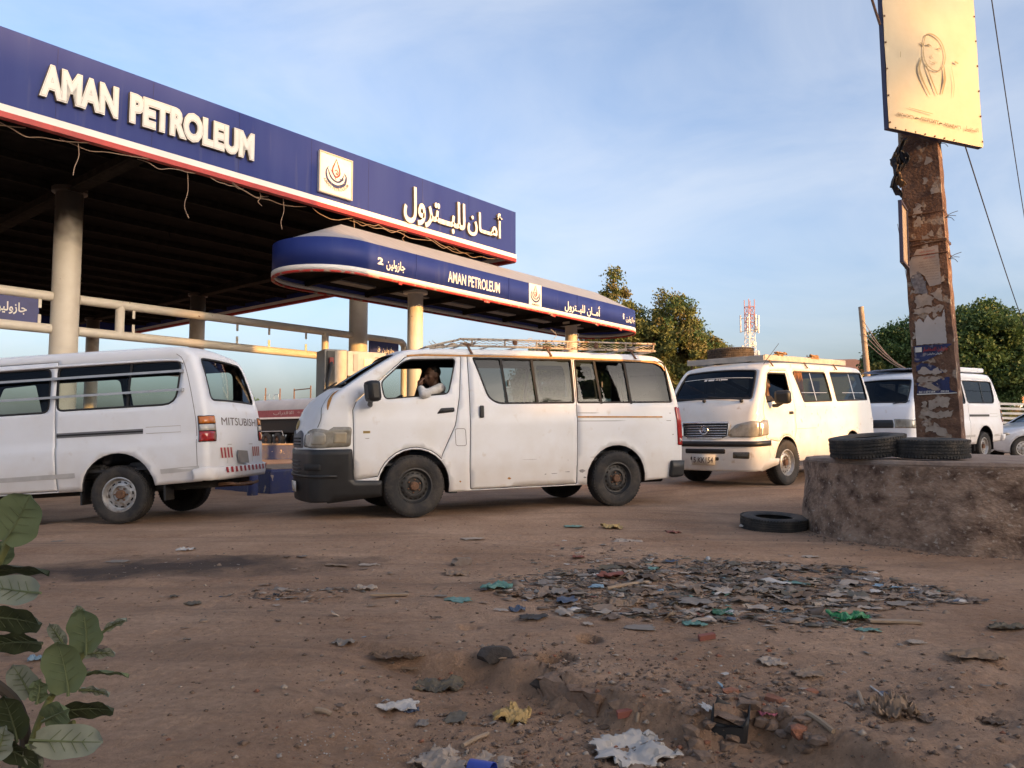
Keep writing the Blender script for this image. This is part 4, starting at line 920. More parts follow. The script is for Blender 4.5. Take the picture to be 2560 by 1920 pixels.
        V, Fc = stroke([(.13, 1.035), (.12, 1.16), (.22, 1.33), (.30, 1.425)], .004, lambda q, z, h: B.wrap('front', z, q, .003, sg), 0); mk('bonnet_seam', V, Fc, M_dark, root)
    gr = wrap_panel(B, 'grille', 'front', fillet([(.48, .80), (.50, .95), (.62, .99), (Lh, .94), (2 * Lh - .62, .99), (2 * Lh - .5, .95), (2 * Lh - .48, .80)], .03), root, mat('grille_grey', (.10, .105, .12), .5), .012, .02)
    for k in range(3): wrap_panel(B, 'grille_slat', 'front', [(.55, .825 + k * .035), (2 * Lh - .55, .825 + k * .035), (2 * Lh - .55, .842 + k * .035), (.55, .842 + k * .035)], gr, M_rubber, .018, .008, step=.1)
    em = MB(); 
    for rx, rz in ((.075, .05), (.030, .05), (.055, .02)): em.tube([B.wrap('front', 1.045 + (.012 if rx == .055 else 0) + rz * math.sin(a), Lh + rx * math.cos(a), .012) for a in np.linspace(0, 2 * math.pi, 21)], .006, 6, cap=False)
    em.build('emblem', mat('brass', (.45, .33, .14), .35, metal=.8), root)
    V, Fc = stroke([(.07, 1.255), (.12, 1.34), (.20, 1.425)], [.004, .024, .030], lambda q, z, h: B.wrap('front', z, q, .004), 0); mk('orange_decal', V, Fc, M_gold, root)
    plate(root, B, 'front', .62, Lh - .02, .30, .42, '', .06)
    for q0, q1 in ((.62, .15), (1.15, .62)):
        b = MB(); b.tube([B.wrap('front', 1.445, q0, .02), B.wrap('front', 1.50, q1, .028)], .010, 6); b.build('wiper', M_black, root)
    # side furniture
    ed = [(x, z - .010) for x, z, t in zip(B.CX, B.CZ, B.T) if .86 < x < 4.45 and z > 1.75]
    side_line(B, 'gutter_tape', ed, .011, M_gold, root, .006, 1)
    for x0, z0, x1, z1 in ((1.235, 1.185, 1.42, 1.240),):
        P = fx([(x0, z0), (x1, z1)]); side_pane(B, 'handle_recess', fillet([(P[0][0] - .02, P[0][1] - .012), (P[1][0] + .01, P[0][1] + .012), (P[1][0] + .012, P[1][1] + .008), (P[0][0] + .03, P[1][1])], .02), d, M_black, .004, -1, .012)
    b = MB(); p = B.side(1.34, 1.215, .018); b.box(p, (.13, .018, .028), rot=Matrix.Rotation(-.12, 3, 'Y')); b.build('door_handle', M_black, d, True, bevel=.008)
    b = MB(); p = B.side(1.765, 1.20, .020); b.box(p, (.055, .025, .145)); b.build('door_handle', M_black, sdoor, True, bevel=.012)
    ff = fillet(fx([(1.437, 1.0), (1.565, 1.0), (1.577, .80), (1.447, .80)]), .03); V, Fc = stroke(ff + [ff[0]], .003, lambda x, z, h: B.side(x, z, .002), 0, 1); mk('fuel_flap', V, Fc, M_print, root)
    fp = fx([(3.05, 1.185), (4.434, 1.182), (4.434, 1.083), (3.05, 1.083)]); V, Fc = stroke(fp, .003, lambda x, z, h: B.side(x, z, .002), 0, 1); mk('track_cover_line', V, Fc, M_print, root)
    side_line(B, 'orange_track', fx([(3.05, 1.135), (4.30, 1.132)]), .010, M_gold, root, .004, 1)
    V, Fc = stroke(fx([(.36, .97), (.44, .97)]), .013, lambda x, z, h: B.side(x, z, .003), 0, 1); mk('door_badge', V, Fc, mat('brass', (.45, .33, .14), .35, metal=.8), d)
    chip = mat('scraped_paint', (.33, .31, .30), .8, var=.3, scale=40); rustc = mat('rust_spot', (.42, .20, .05), .8, var=.4, scale=60)
    for x, z, l, h, m in ((2.12, .40, .045, .022, rustc), (1.50, .385, .025, .02, rustc), (2.60, .435, .03, .012, chip), (2.72, .44, .10, .008, chip), (2.90, .455, .08, .012, chip), (3.10, .46, .09, .03, chip), (2.40, .62, .28, .003, chip), (3.25, .63, .10, .006, chip), (3.14, .38, .05, .02, chip), (4.45, .90, .03, .015, chip), (.40, .90, .05, .010, chip), (2.9, .60, .02, .006, chip)):
        pts = [(x + l * .5 * math.cos(a) * RNG.uniform(.6, 1.2), z + h * .6 * math.sin(a) * RNG.uniform(.5, 1.3)) for a in np.linspace(0, 2 * math.pi, 10)[:-1]]
        o = mk('paint_chip', [B.side(px, pz, .0018) for px, pz in pts], [tuple(range(9))], m, root)
    for z0, x0, x1 in ((1.03, 4.47, 4.56),): pass
    for sg in (-1, 1):
        wrap_panel(B, 'tail_light', 'rear', fillet([(-.03, .76), (-.03, 1.265), (.10, 1.265), (.12, .76)], .02), root, M_red, .012, .02, sg=sg, step=.05)
        wrap_panel(B, 'reverse_lamp', 'rear', [(.0, .80), (.0, .86), (.105, .86), (.105, .80)], root, M_clear, .016, .01, sg=sg)
    Lr = B.qy('rear', .5, 0); wrap_panel(B, 'rear_bumper', 'rear', fillet([(-.16, .34), (-.155, .555), (2 * Lr + .155, .555), (2 * Lr + .16, .34)], .03), root, M_black, .045, .04, step=.08)
    mo = mirror_part(root, (.43, -1.00, 1.42), (.15, .20, .235)); mirror_part(root, (.43, 1.00, 1.42), (.15, .20, .235), 1)
    b = MB(); b.prism([(1.375, .25), (1.47, .25), (1.42, .42), (1.36, .42)], -.80, -.62, M=Matrix(((1, 0, 0, 0), (0, 0, 1, 0), (0, 1, 0, 0), (0, 0, 0, 1)))); b.build('mud_flap', M_black, root, False)
    underbody(root, .1, 4.45, .27, .60)
    for y in (-.42, .42): seat(root, 1.52, y, .55, M_seat)
    for x in (2.30, 3.05, 3.85): seat(root, x, 0, 1.40, M_seat_blue if x > 3 else M_seat)
    b = MB(); b.box((.35, 0, 1.13), (.50, 1.42, .36)); b.build('dashboard', M_trim, root, False, bevel=.08)
    steering(root, .76, -.42, 1.27, .19, .75)
    put_wheels(root, wheel_proto('a', .352, .105, .195, M_steel_blk, 16, M_rust, M_tyre), [(.945, -.765, .04), (3.59, -.765, 0), (.945, .765, .04), (3.59, .765, 0)], .352)
    # welded wire roof rack
    rk = MB(); rk.tube([(4.3, -.64, 2.02), (1.55, -.64, 2.005), (1.20, -.60, 1.965)], .014, 8); rack = rk.build('roof_rack', mat('rack_paint', (.50, .42, .33), .6, var=.3, scale=14, col3=(.16, .07, .035), s3=20, lo3=.56, hi3=.62), root)
    rm = rack.data.materials[0]
    def rp(nm, pts, r=.012): b = MB(); b.tube(pts, r, 7); b.build(nm, rm, rack)
    rp('rack_rail', [(4.3, .64, 2.02), (1.55, .64, 2.005), (1.20, .60, 1.965)], .014)
    for s in (-1, 1): rp('rack_rail', curve_pts([(4.32, s * .66, 2.115), (3.0, s * .66, 2.10), (1.70, s * .66, 2.085), (1.52, s * .65, 2.065), (1.15, s * .60, 1.975)], 5), .013)
    for z in (2.02, 2.115): rp('rack_rail', [(4.32, -.66, z), (4.32, .66, z)], .014)
    rp('rack_rail', [(1.15, -.60, 1.975), (1.15, .60, 1.975)])
    for x in np.linspace(1.72, 4.30, 7):
        for s in (-1, 1): rp('rack_post', [(x, s * .645, 2.015), (x, s * .66, 2.10)], .011)
    for x in np.linspace(1.6, 4.2, 8): rp('rack_slat', [(x, -.64, 2.012), (x, .64, 2.012)], .010)
    for s in (-1, 1):
        for z0 in (2.04, 2.07): rp('twisted_wire', [(x, s * (.652 + .004 * math.sin(x * 90)), z0 + .008 * math.sin(x * 70)) for x in np.arange(1.6, 4.3, .022)], .0045)
        for x in (1.66, 2.72, 3.95):
            b = MB(); yy = s * B.W(x, 1.88); b.bar((x, s * .64, 2.015), (x + .03, yy + s * .012, 1.90), .03, .012); b.bar((x - .05, s * .65, 2.025), (x + .05, s * .64, 2.01), .03, .02); b.build('rack_bracket', M_rust, rack, False)
    for x in (2.28, 3.42): b = MB(); ellip(b, (x, -.665, 2.06), (.035, .012, .035), 10); b.build('rack_badge', M_rust, rack)
    for k in range(9):
        x = RNG.uniform(1.2, 1.75) if k < 6 else RNG.uniform(2, 4); y = RNG.uniform(-.6, .2); z = 1.98 + (x - 1.2) * .10
        rp('loose_wire', curve_pts([(x, y, z), (x + RNG.uniform(-.05, .05), y, z + .05), (x + RNG.uniform(-.1, .1), y + .03, z + RNG.uniform(.06, .13))], 4), .004)
    # rope and scrap lashed on the front of the rack
    rp('rope_bundle', [(1.25 + .5 * t + .03 * math.sin(40 * t), -.55 + .08 * math.sin(23 * t), 1.98 + .07 * t + .015 * math.sin(57 * t)) for t in np.linspace(0, 1, 60)], .012)
    # driver
    zz = lambda x, y: (1000 + x * .0904, 860 + y * .0904)
    hd = lpx(P_MAIN, *zz(885, 880), -.42); el = lpx(P_MAIN, *zz(650, 1400), -.83); sh = lpx(P_MAIN, *zz(1120, 1230), -.62); wr = lpx(P_MAIN, *zz(545, 1130), -.66); hp = lpx(P_MAIN, *zz(585, 960), -.56)
    person('person', 'driver in a white shirt at the open window with a fist raised to the mouth', P_MAIN, hd, .35, [(sh, el, wr, hp - wr), ((sh.x + .02, -.24, sh.z), (sh.x - .15, -.16, sh.z - .26), (.86, -.30, 1.30), (-1, -.1, .1))], M_shirt)
    return B
main_van()

# ---------------------------------------------------------------- boxy vans (leftmost and far right)
def boxy_van(M, label, near, fixM):
    root = van_root('white_minibus', M, label)
    fl = ((.87, .36, .40), (3.31, .37, .42))
    B = Body([(.022, .30, .12, .04), (.018, .40, .12, .05), (.01, .6, .13, .05), (.02, .85, .13, .05), (.08, 1.10, .12, .05), (.17, 1.28, .08, .05), (.39, 1.56, .05, .05), (.61, 1.81, .05, .045), (.76, 1.90, .06, .04), (1.05, 1.955, .07, .04), (1.8, 1.985, .075, .04), (3.4, 1.985, .075, .04), (3.93, 1.975, .075, .035), (4.07, 1.94, .08, .03), (4.16, 1.83, .07, .03), (4.25, 1.55, .07, .035), (4.325, 1.20, .07, .035), (4.345, .95, .07, .03), (4.345, .6, .07, .02), (4.33, .42, .06, .02)],
             [(.3, .79), (.5, .828), (.9, .842), (1.25, .828), (1.55, .778), (1.85, .72), (2.0, .69)], fixM, fl, (.4, .14), (4.0, .10), ((.865, -.020), (.52, .012)))
    bottom = orsamp([(4.25, .42), (3.74, .405)] + arch_path(3.31, .37, .42, .405, 16, zb2=.385) + [(2.8, .385), (1.35, .385)] + arch_path(.87, .36, .40, .385, 16) + [(.35, .385), (.2, .40)], .09)
    fx = B.fix
    wf = fillet(fx([(.66, 1.30), (.62, 1.36), (.95, 1.78), (1.43, 1.80), (1.40, 1.30)]), .05); wm = fillet(fx([(1.60, 1.80), (2.575, 1.80), (2.53, 1.285), (1.58, 1.285)]), .09); wr_ = fillet(fx([(2.64, 1.812), (4.09, 1.80), (4.0, 1.29), (2.61, 1.297)]), [.08, .12, .16, .08])
    door = fillet(fx([(.42, .70), (.42, 1.20), (.56, 1.30), (.92, 1.845), (1.48, 1.855), (1.455, .62), (1.26, .62)]) + [(.87 + .42 * math.cos(a), .36 + .42 * math.sin(a)) for a in np.linspace(.75, 2.2, 7)], .02)
    slid = fillet(fx([(1.52, 1.858), (2.655, 1.862), (2.60, 1.27), (2.597, .9), (2.615, .40), (1.50, .40)]), .02)
    ws = fillet(skin_poly(B, 'front', [(1.30, -.68), (1.80, -.60), (1.80, .60), (1.30, .68)]), .06); rw = fillet(skin_poly(B, 'rear', [(1.325, -.64), (1.84, -.575), (1.84, .575), (1.325, .64)]), .09)
    build_shell(B, root, bottom, [door, slid, wr_], [wf, wm, wr_], [ws, rw], M_white3)
    for nm, ol, w in (('front_door', door, wf), ('sliding_door', slid, wm)):
        o = side_pane(B, nm, inset(ol, .006), root, [M_white3, M_trim], 0, -1, .028, [w]); o.modifiers['solid'].material_offset = 1; o.modifiers['solid'].material_offset_rim = 1
        frame_ring(B, 'window_seal', w, .022, o)
        if nm == 'sliding_door' or not near: side_pane(B, 'window_pane', inset(w, .004), o, G_clear if near else G_tint, -.012)
        if nm == 'front_door':
            b = MB(); b.box(B.side(1.33, 1.08, .012), (.14, .02, .03)); b.build('door_handle', M_black, o, True, bevel=.006)
            if not near: lettering('badge', 'L300', .66, .92, 1.03, 1.065, M_print, o, lambda x, z, h: B.side(x, z, .004), .03)
    frame_ring(B, 'window_seal', wr_, .022, root); side_pane(B, 'window_pane', inset(wr_, .004), root, G_clear if near else G_tint, -.012)
    side_line(B, 'window_bar', [(3.42, 1.30), (3.44, 1.80)], .014, M_rubber, root, .001, 1)
    for w in (wf, wm, wr_): side_pane(B, 'window_pane', inset(w, .004), root, G_clear, -.012, 1); frame_ring(B, 'window_seal', w, .022, root, 1)
    side_line(B, 'window_bar', [(3.42, 1.30), (3.44, 1.80)], .03, M_rubber, root, .001, 1).scale = (1, -1, 1)
    skin_pane(B, 'windscreen', inset(ws, .004), root, G_ws if near else G_tint); skin_ring(B, 'windscreen_seal', ws, inset(ws, .025), root, M_rubber)
    skin_pane(B, 'rear_window', inset(rw, .004), root, G_clear); skin_ring(B, 'rear_window_seal', rw, inset(rw, .022), root, M_rubber)
    # gutter, sliding-door track
    ed = [(x, z - .085) for x, z in zip(B.CX, B.CZ) if .80 < x < 4.05 and z > 1.80]
    V, Fc = stroke(ed, .010, lambda x, z, h: B.side(x, z, .014), 0, 1); mk('gutter', V, Fc, M_white3, root, .02)
    side_line(B, 'painted_gutter_shade', [(x, z - .018) for x, z in ed], .004, M_print, root, .003, 1)  # painted dark line stands in for the shade under the gutter
    for x0, x1 in ((1.40, 2.82), (3.80, 4.24)): side_line(B, 'sill_moulding', [(x0, .555), (x1, .57)], .026, mat('dull_grey_white', (.55, .54, .53), .6), root, .004, 1)
    tr = fx([(2.61, 1.025), (3.61, 1.018)]); t_ = side_line(B, 'door_track', tr, .028, mat('track_grey', (.16, .16, .17), .5), root, .003, 1); side_line(B, 'track_slot', tr, .009, M_rubber, t_, .006, 1)
    V, Fc = stroke(fx([(3.64, 1.06), (4.04, 1.055), (4.04, .985), (3.64, .99)]), .0025, lambda x, z, h: B.side(x, z, .002), 0, 1); mk('track_cover_line', V, Fc, M_lring, root)
    rs = [(x - .055, z) for x, z in zip(B.CX, B.CZ) if x > 4.0 and .45 < z < 1.9]; side_line(B, 'tailgate_seam', rs, .003, M_print, root, .002, 1)
    if near:
        for z in (1.668, 1.458):
            for x0, x1 in ((2.62, 4.08), (1.52, 2.60)):
                P = fx([(x0, z), (x1, z)]); b = MB(); b.bar(B.side(*P[0], .05), B.side(*P[1], .05), .008, .026); rl = b.build('window_guard_rail', M_alu, root, False)
                for p in (P[0], P[1]): b = MB(); b.box(B.side(p[0], p[1], .025), (.03, .05, .035)); b.build('rail_bracket', M_alu, rl, False)
    Lr = B.qy('rear', .7, 0)
    for sg in (-1, 1):
        tl = wrap_panel(B, 'tail_light', 'rear', fillet([(-.03, .857), (-.03, 1.155), (.21, 1.155), (.24, .86)], .012), root, M_rubber, .008, .03, sg=sg, step=.05)
        for z0, z1, m in ((1.065, 1.145, M_amber), (.985, 1.055, M_clear), (.868, .975, M_red)):
            wrap_panel(B, 'lamp_lens', 'rear', fillet([(-.02, z0), (-.02, z1), (.205, z1), (.215, z0)], .008), tl, m, .014, .008, sg=sg, step=.05)
    lettering('tailgate_lettering', 'MITSUBISHI', -.49, .60, 1.045, 1.135, M_print, root, lambda x, z, h: B.skin(B.tz('rear', z), x, .004), .0)
    rec = [B.skin(B.tz('rear', z), y, .005) for z, y in ((.60, -.36), (.60, .36), (.80, .36), (.80, -.36))]
    V, Fc = stroke([(-.36, .60), (-.36, .82), (.40, .82), (.40, .60)], .004, lambda x, z, h: B.skin(B.tz('rear', z), x, .003), 0, 1); mk('tailgate_recess', V, Fc, M_lring, root)
    pl = MB(); pl.add([B.skin(B.tz('rear', z), y, .03) for y, z in ((-.10, .60), (.22, .585), (.16, .735), (-.16, .75))], [(0, 1, 2, 3)]); pl.build('number_plate', mat('worn_plate', (.30, .28, .26), .6), root, False)
    def tape(y0, y1, z0, z1, n, zt='rear', off=.006):
        w = (y1 - y0) / n
        base = mk('tape_backing', [B.skin(B.tz(zt, z), y, off - .002) for y, z in ((y0, z0), (y1, z0), (y1, z1), (y0, z1))], [(0, 1, 2, 3)], M_letter, root)
        for k in range(n):
            a = y0 + k * w; V = [B.skin(B.tz(zt, z), min(max(y, y0), y1), off) for y, z in ((a + .45 * w, z0), (a + .95 * w, z0), (a + .55 * w, z1), (a + .05 * w, z1))]; mk('red_tape_stripe', V, [(0, 1, 2, 3)], M_redtape, base)
    if near: tape(-.56, -.22, .665, .785, 4); tape(.38, .66, .665, .785, 4)
    bp2 = wrap_panel(B, 'rear_bumper', 'rear', fillet([(-.10, .425), (-.10, .55), (.05, .565), (2 * Lr - .05, .565), (2 * Lr + .10, .55), (2 * Lr + .10, .425)], .02), root, M_white3, .055, .05, step=.08)
    if near:
        for k in range(11):
            q = Lr - .52 + k * .125; V = [B.wrap('rear', z, qq, .0605) for qq, z in ((q, .50), (q + .06, .50), (q + .045, .562), (q - .015, .562))]; mk('red_tape_stripe', V, [(0, 1, 2, 3)], M_redtape, bp2)
        b = MB(); b.tube(curve_pts([(4.20, -.35, .36), (4.38, -.35, .36), (4.42, -.2, .34), (4.42, .2, .33), (4.38, .5, .34)], 5), .018, 8); b.build('tow_bar', M_rust, root)
        b = MB(); b.tube([(3.6, .25, .33), (4.40, .25, .33)], .03, 10); b.build('exhaust', M_rust, root)
    Lf = B.qy('front', .7, 0)
    for sg in (-1, 1): wrap_panel(B, 'headlight', 'front', fillet([(-.05, .80), (-.05, .98), (.42, .98), (.42, .80)], .02), root, M_hl, .008, .02, sg=sg, step=.06)
    wrap_panel(B, 'grille', 'front', fillet([(.44, .80), (.44, .96), (2 * Lf - .44, .96), (2 * Lf - .44, .80)], .02), root, M_black, .008, .02)
    wrap_panel(B, 'front_bumper', 'front', fillet([(-.2, .38), (-.2, .62), (2 * Lf + .2, .62), (2 * Lf + .2, .38)], .03), root, M_white3, .05, .05, step=.08)
    b = MB(); b.tube([B.wrap('front', 1.27, .45, .02), B.wrap('front', 1.335, .12, .03)], .010, 6); b.build('wiper', M_black, root)
    mirror_part(root, (.62, -1.02, 1.32), (.14, .20, .25)); mirror_part(root, (.62, 1.02, 1.32), (.14, .20, .25), 1)
    underbody(root, .2, 4.25, .33, .60)
    for x in (3.82, 2.86): b = MB(); b.box((x, -.70, .36), (.02, .20, .26)); b.build('mud_flap', M_black, root, False)
    for y in (-.42, .42): seat(root, 1.42, y, .52, M_seat)
    for x in (2.35, 3.05, 3.80): seat(root, x, 0, 1.36, M_seat, .60, .12, .55)
    b = MB(); b.box((.55, 0, 1.08), (.40, 1.42, .32)); b.build('dashboard', M_trim, root, False, bevel=.08)
    steering(root, .82, -.42, 1.22, .19, .75)
    put_wheels(root, wheel_proto('b', .325, .10, .185, M_steel, 12, M_rust, M_tyre), [(.87, -.735, 0), (3.31, -.735, 0), (.87, .735, 0), (3.31, .735, 0)], .325)
    return root, B
v1, B1 = boxy_van(P_V1, 'white minibus at the left edge with window guard rails and red striped rear bumper', True, P_V1)
v3, B3 = boxy_van(P_V3, 'white minibus behind the concrete pole, partly hidden by it', False, P_V1)
b = MB(); b.box((3.0, 0, 2.075), (1.9, 1.25, .10)); b.build('roof_tray', M_white3, v3, False, bevel=.02)
V = []; nX, nY = 26, 12
for i in range(nX):
    for j in range(nY):
        x = .75 + i * .052; y = -.60 + j * 1.2 / (nY - 1); V.append((x, y, 2.055 + .03 * noise.noise(Vector((x * 6, y * 5, 1))) - .04 * (abs(y) > .56)))
o = obj('tarpaulin', V, [(i * nY + j, i * nY + j + 1, (i + 1) * nY + j + 1, (i + 1) * nY + j) for i in range(nX - 1) for j in range(nY - 1)], mat('blue_tarp', (.50, .56, .68), .6, var=.3, scale=8)); o.matrix_world = P_V3; solid(o, .006); tag(o, 'crumpled pale blue tarpaulin lying on the roof of the minibus behind the pole', 'tarpaulin')
person('person', 'driver in dark clothes behind the wheel of the minibus behind the pole', P_V3, (1.18, -.42, 1.52), .25, [((1.24, -.60, 1.28), (1.0, -.74, 1.22), (.92, -.62, 1.45), (-.3, .3, .9)), ((1.26, -.25, 1.28), (1.08, -.22, 1.08), (.92, -.32, 1.24), (-1, 0, .1))], M_dshirt, .014)

# ---------------------------------------------------------------- the sunlit van with a spare tyre on its roof
def second_van():
    root = van_root('cream_minibus', P_V2, 'old cream white minibus with chrome grille, brown curtain and a spare tyre on its roof')
    fl = ((.93, .36, .40), (3.55, .36, .40))
    B = Body([(.015, .27, .14, .05), (.010, .36, .14, .06), (.0, .5, .15, .07), (.0, .75, .15, .07), (.02, 1.0, .15, .06), (.08, 1.22, .12, .06), (.14, 1.315, .08, .05), (.34, 1.60, .05, .05), (.52, 1.80, .05, .045), (.66, 1.87, .06, .04), (1.0, 1.915, .07, .035), (1.8, 1.935, .08, .03), (3.6, 1.93, .08, .03), (4.3, 1.91, .08, .03), (4.45, 1.87, .08, .03), (4.52, 1.75, .07, .03), (4.60, 1.45, .06, .03), (4.67, 1.1, .06, .03), (4.69, .7, .06, .02), (4.67, .38, .05, .02)],
             [(.3, .79), (.5, .825), (.9, .838), (1.25, .828), (1.55, .778), (1.85, .715), (2.0, .69)], P_V2, fl, (.42, .15), (4.3, .10), ((.945, -.010), (.70, -.008)))
    bottom = orsamp([(4.58, .38), (3.95, .36)] + arch_path(3.55, .36, .40, .36, 16, zb2=.34) + [(3.0, .34), (1.4, .34)] + arch_path(.93, .36, .40, .34, 16) + [(.40, .34), (.25, .34)], .09)
    k = lambda P: [((x - .85) * 1.0917 + .93, z * 1.0917) for x, z in P]; fx = lambda P: B.fix(k(P))
    wf = fillet(fx([(.13, 1.175), (.16, 1.28), (.36, 1.585), (.45, 1.625), (.86, 1.64), (.93, 1.60), (1.05, 1.27), (.98, 1.235)]), .03)
    w1 = fillet(fx([(1.135, 1.615), (1.19, 1.632), (2.235, 1.638), (2.29, 1.62), (2.535, 1.18), (1.485, 1.172)]), .05)
    w2 = fillet(fx([(2.44, 1.645), (3.69, 1.655), (3.74, 1.64), (4.01, 1.19), (2.69, 1.178)]), .05)
    door = fillet([(.30, .74), (.27, 1.20), (.33, 1.32), (.62, 1.735), (.74, 1.79), (1.27, 1.80), (1.31, 1.72), (1.33, 1.20), (1.30, .80), (1.24, .70)] + [(.93 + .418 * math.cos(a), .36 + .418 * math.sin(a)) for a in np.linspace(.85, 2.25, 8)], .02)
    ws = fillet(skin_poly(B, 'front', [(1.335, -.69), (1.79, -.615), (1.79, .615), (1.335, .69)]), .06); rw = fillet(skin_poly(B, 'rear', [(1.25, -.62), (1.78, -.56), (1.78, .56), (1.25, .62)]), .06)
    wf = [(min(max(x, .40), 1.24), min(z, 1.755)) for x, z in wf]
    build_shell(B, root, bottom, [door, w1, w2], [wf, w1, w2], [ws, rw], M_white2)
    o = side_pane(B, 'front_door', inset(door, .006), root, [M_white2, M_trim], 0, -1, .028, [wf]); o.modifiers['solid'].material_offset = 1; o.modifiers['solid'].material_offset_rim = 1
    frame_ring(B, 'window_seal', wf, .020, o)
    b = MB(); b.box(B.side(1.17, 1.12, .012), (.12, .02, .045)); b.build('door_handle', M_black, o, True, bevel=.006)
    for w in (w1, w2):
        frame_ring(B, 'window_seal', w, .024, root); p = side_pane(B, 'window_pane', inset(w, .004), root, G_mid, -.014)
        side_pane(B, 'window_pane', inset(w, .004), root, G_mid, -.014, 1); frame_ring(B, 'window_seal', w, .024, root, 1)
        cx = sum(q[0] for q in w) / len(w); side_line(B, 'window_bar', [(cx + .02, 1.30), (cx - .02, 1.78)], .016, M_alu, root, -.008, 1); side_line(B, 'guard_wire', [(cx - .5, 1.44), (cx + .5, 1.44)], .005, M_alu, root, -.006, 1)
    side_pane(B, 'window_pane', inset(wf, .004), root, G_mid, -.014, 1)
    # brown curtain gathered at the front edge of the first window
    V = []; n = 22
    x0 = min(q[0] for q in w1)
    for i in range(n):
        t = i / (n - 1)
        for z in np.linspace(1.24, 1.80, 8): V.append((x0 + .06 + .30 * t + .10 * (1.8 - z) * (1 - t), -.70 + .022 * math.sin(t * 30 + z * 2) + .10 * (1.8 - z) * -.6, z))
    obj('curtain', V, [(i * 8 + j, i * 8 + j + 1, (i + 1) * 8 + j + 1, (i + 1) * 8 + j) for i in range(n - 1) for j in range(7)], M_curtain, root)
    skin_pane(B, 'windscreen', inset(ws, .004), root, G_ws); skin_ring(B, 'windscreen_seal', ws, inset(ws, .028), root, M_rubber)
    skin_pane(B, 'rear_window', inset(rw, .004), root, G_tint)
    # dark sun strip and white banner text, dark lower band
    tm = lambda z: B.tz('front', z)
    def wband(nm, z0, z1, y, m, off, par=root):
        V = []; ys = np.linspace(-y, y, 16)
        for z in (z0, z1): V += [B.skin(tm(z), yy, off) for yy in ys]
        return mk(nm, V, [(i, i + 1, 17 + i, 16 + i) for i in range(15)], m, par)
    G_strip = glass('sun_strip', (.05, .06, .075), 1.45, extra=.02)
    wband('sun_strip', 1.675, 1.785, .60, G_strip, -.006); wband('banner_line', 1.663, 1.671, .60, M_letter, -.005); wband('lower_band', 1.345, 1.43, .66, G_strip, -.006)
    # worn white banner letters, no longer readable
    for kx, (y0, wd, h) in enumerate(((-.18, .10, .018), (-.08, .016, .03), (-.05, .016, .03), (-.02, .05, .012), (.05, .10, .026), (.13, .03, .02), (.18, .05, .028))):
        mk('banner_mark', [B.skin(tm(z), yy - .02, -.004) for yy, z in ((y0, 1.64 - h / 2), (y0 + wd, 1.64 - h / 2), (y0 + wd, 1.64 + h / 2), (y0, 1.64 + h / 2))], [(0, 1, 2, 3)], M_letter, root)
    Lf = B.qy('front', .85, 0)
    for sg in (-1, 1):
        hl = wrap_panel(B, 'headlight', 'front', fillet([(-.20, .80), (-.20, 1.03), (.15, 1.025), (.40, .965), (.51, .86), (.50, .78), (.2, .775)], .03), root, M_hl, .008, .02, sg=sg, step=.05)
        wrap_panel(B, 'indicator_lamp', 'front', fillet([(-.18, .80), (-.18, 1.01), (.05, 1.015), (.05, .80)], .015), hl, M_hl_in, .012, .006, sg=sg, step=.04)
        b = MB(); b.tube([B.wrap('front', z, .01, .018, sg) for z in np.linspace(.82, 1.0, 5)], .012, 6); b.build('lamp_reflector', M_chrome, hl)
        wrap_panel(B, 'fog_lamp', 'front', fillet([(.20, .46), (.20, .56), (.44, .56), (.44, .47)], .015), root, mat('fog_glass', (.06, .055, .04), .2, coat=.5), .026, .012, sg=sg)
    gr = wrap_panel(B, 'grille', 'front', fillet([(.52, .80), (.50, .985), (2 * Lf - .5, .985), (2 * Lf - .52, .80), (2 * Lf - .62, .765), (.62, .765)], .025), root, M_black, .010, .02)
    for kz in range(5): wrap_panel(B, 'grille_bar', 'front', [(.535, .795 + kz * .037), (2 * Lf - .535, .795 + kz * .037), (2 * Lf - .535, .806 + kz * .037), (.535, .806 + kz * .037)], gr, M_chrome, .018, .008, step=.1)
    for q0, z0, q1, z1 in ((.51, .99, 2 * Lf - .51, .99), (.515, .80, .50, .985), (2 * Lf - .515, .80, 2 * Lf - .50, .985), (.60, .768, 2 * Lf - .60, .768)):
        b = MB(); b.tube([B.wrap('front', z0 + (z1 - z0) * t, q0 + (q1 - q0) * t, .022) for t in np.linspace(0, 1, 14)], .014, 7); b.build('grille_surround', M_chrome, gr)
    b = MB(); b.tube([B.wrap('front', .885 + .062 * math.sin(a), Lf + .066 * math.cos(a), .032) for a in np.linspace(0, 2 * math.pi, 25)], .010, 7, cap=False)
    for dz in (-.022, .0, .022): b.tube([B.wrap('front', .875 + dz, Lf - .04, .034), B.wrap('front', .900 + dz, Lf, .036), B.wrap('front', .875 + dz, Lf + .04, .034)], .006, 6)
    b.build('emblem', M_chrome, gr)
    bm_ = wrap_panel(B, 'front_bumper', 'front', fillet([(-.50, .345), (-.50, .43), (-.22, .44), (-.22, .735), (2 * Lf + .22, .735), (2 * Lf + .22, .44), (2 * Lf + .5, .43), (2 * Lf + .5, .345), (2 * Lf, .262), (0, .262)], .02), root, M_white2, .022, .03, step=.08)
    wrap_panel(B, 'bumper_strip', 'front', [(-.22, .64), (2 * Lf + .22, .64), (2 * Lf + .22, .72), (-.22, .72)], bm_, M_black, .036, .02, step=.1)
    for z0, z1, q in ((.535, .605, .56), (.435, .485, .66)): wrap_panel(B, 'air_intake', 'front', fillet([(q, z0), (2 * Lf - q, z0), (2 * Lf - q, z1), (q, z1)], .02), bm_, M_rubber, .027, .008, step=.1)
    plate(root, B, 'front', Lf - .20, Lf + .20, .37, .52, '5 KK154', .055)
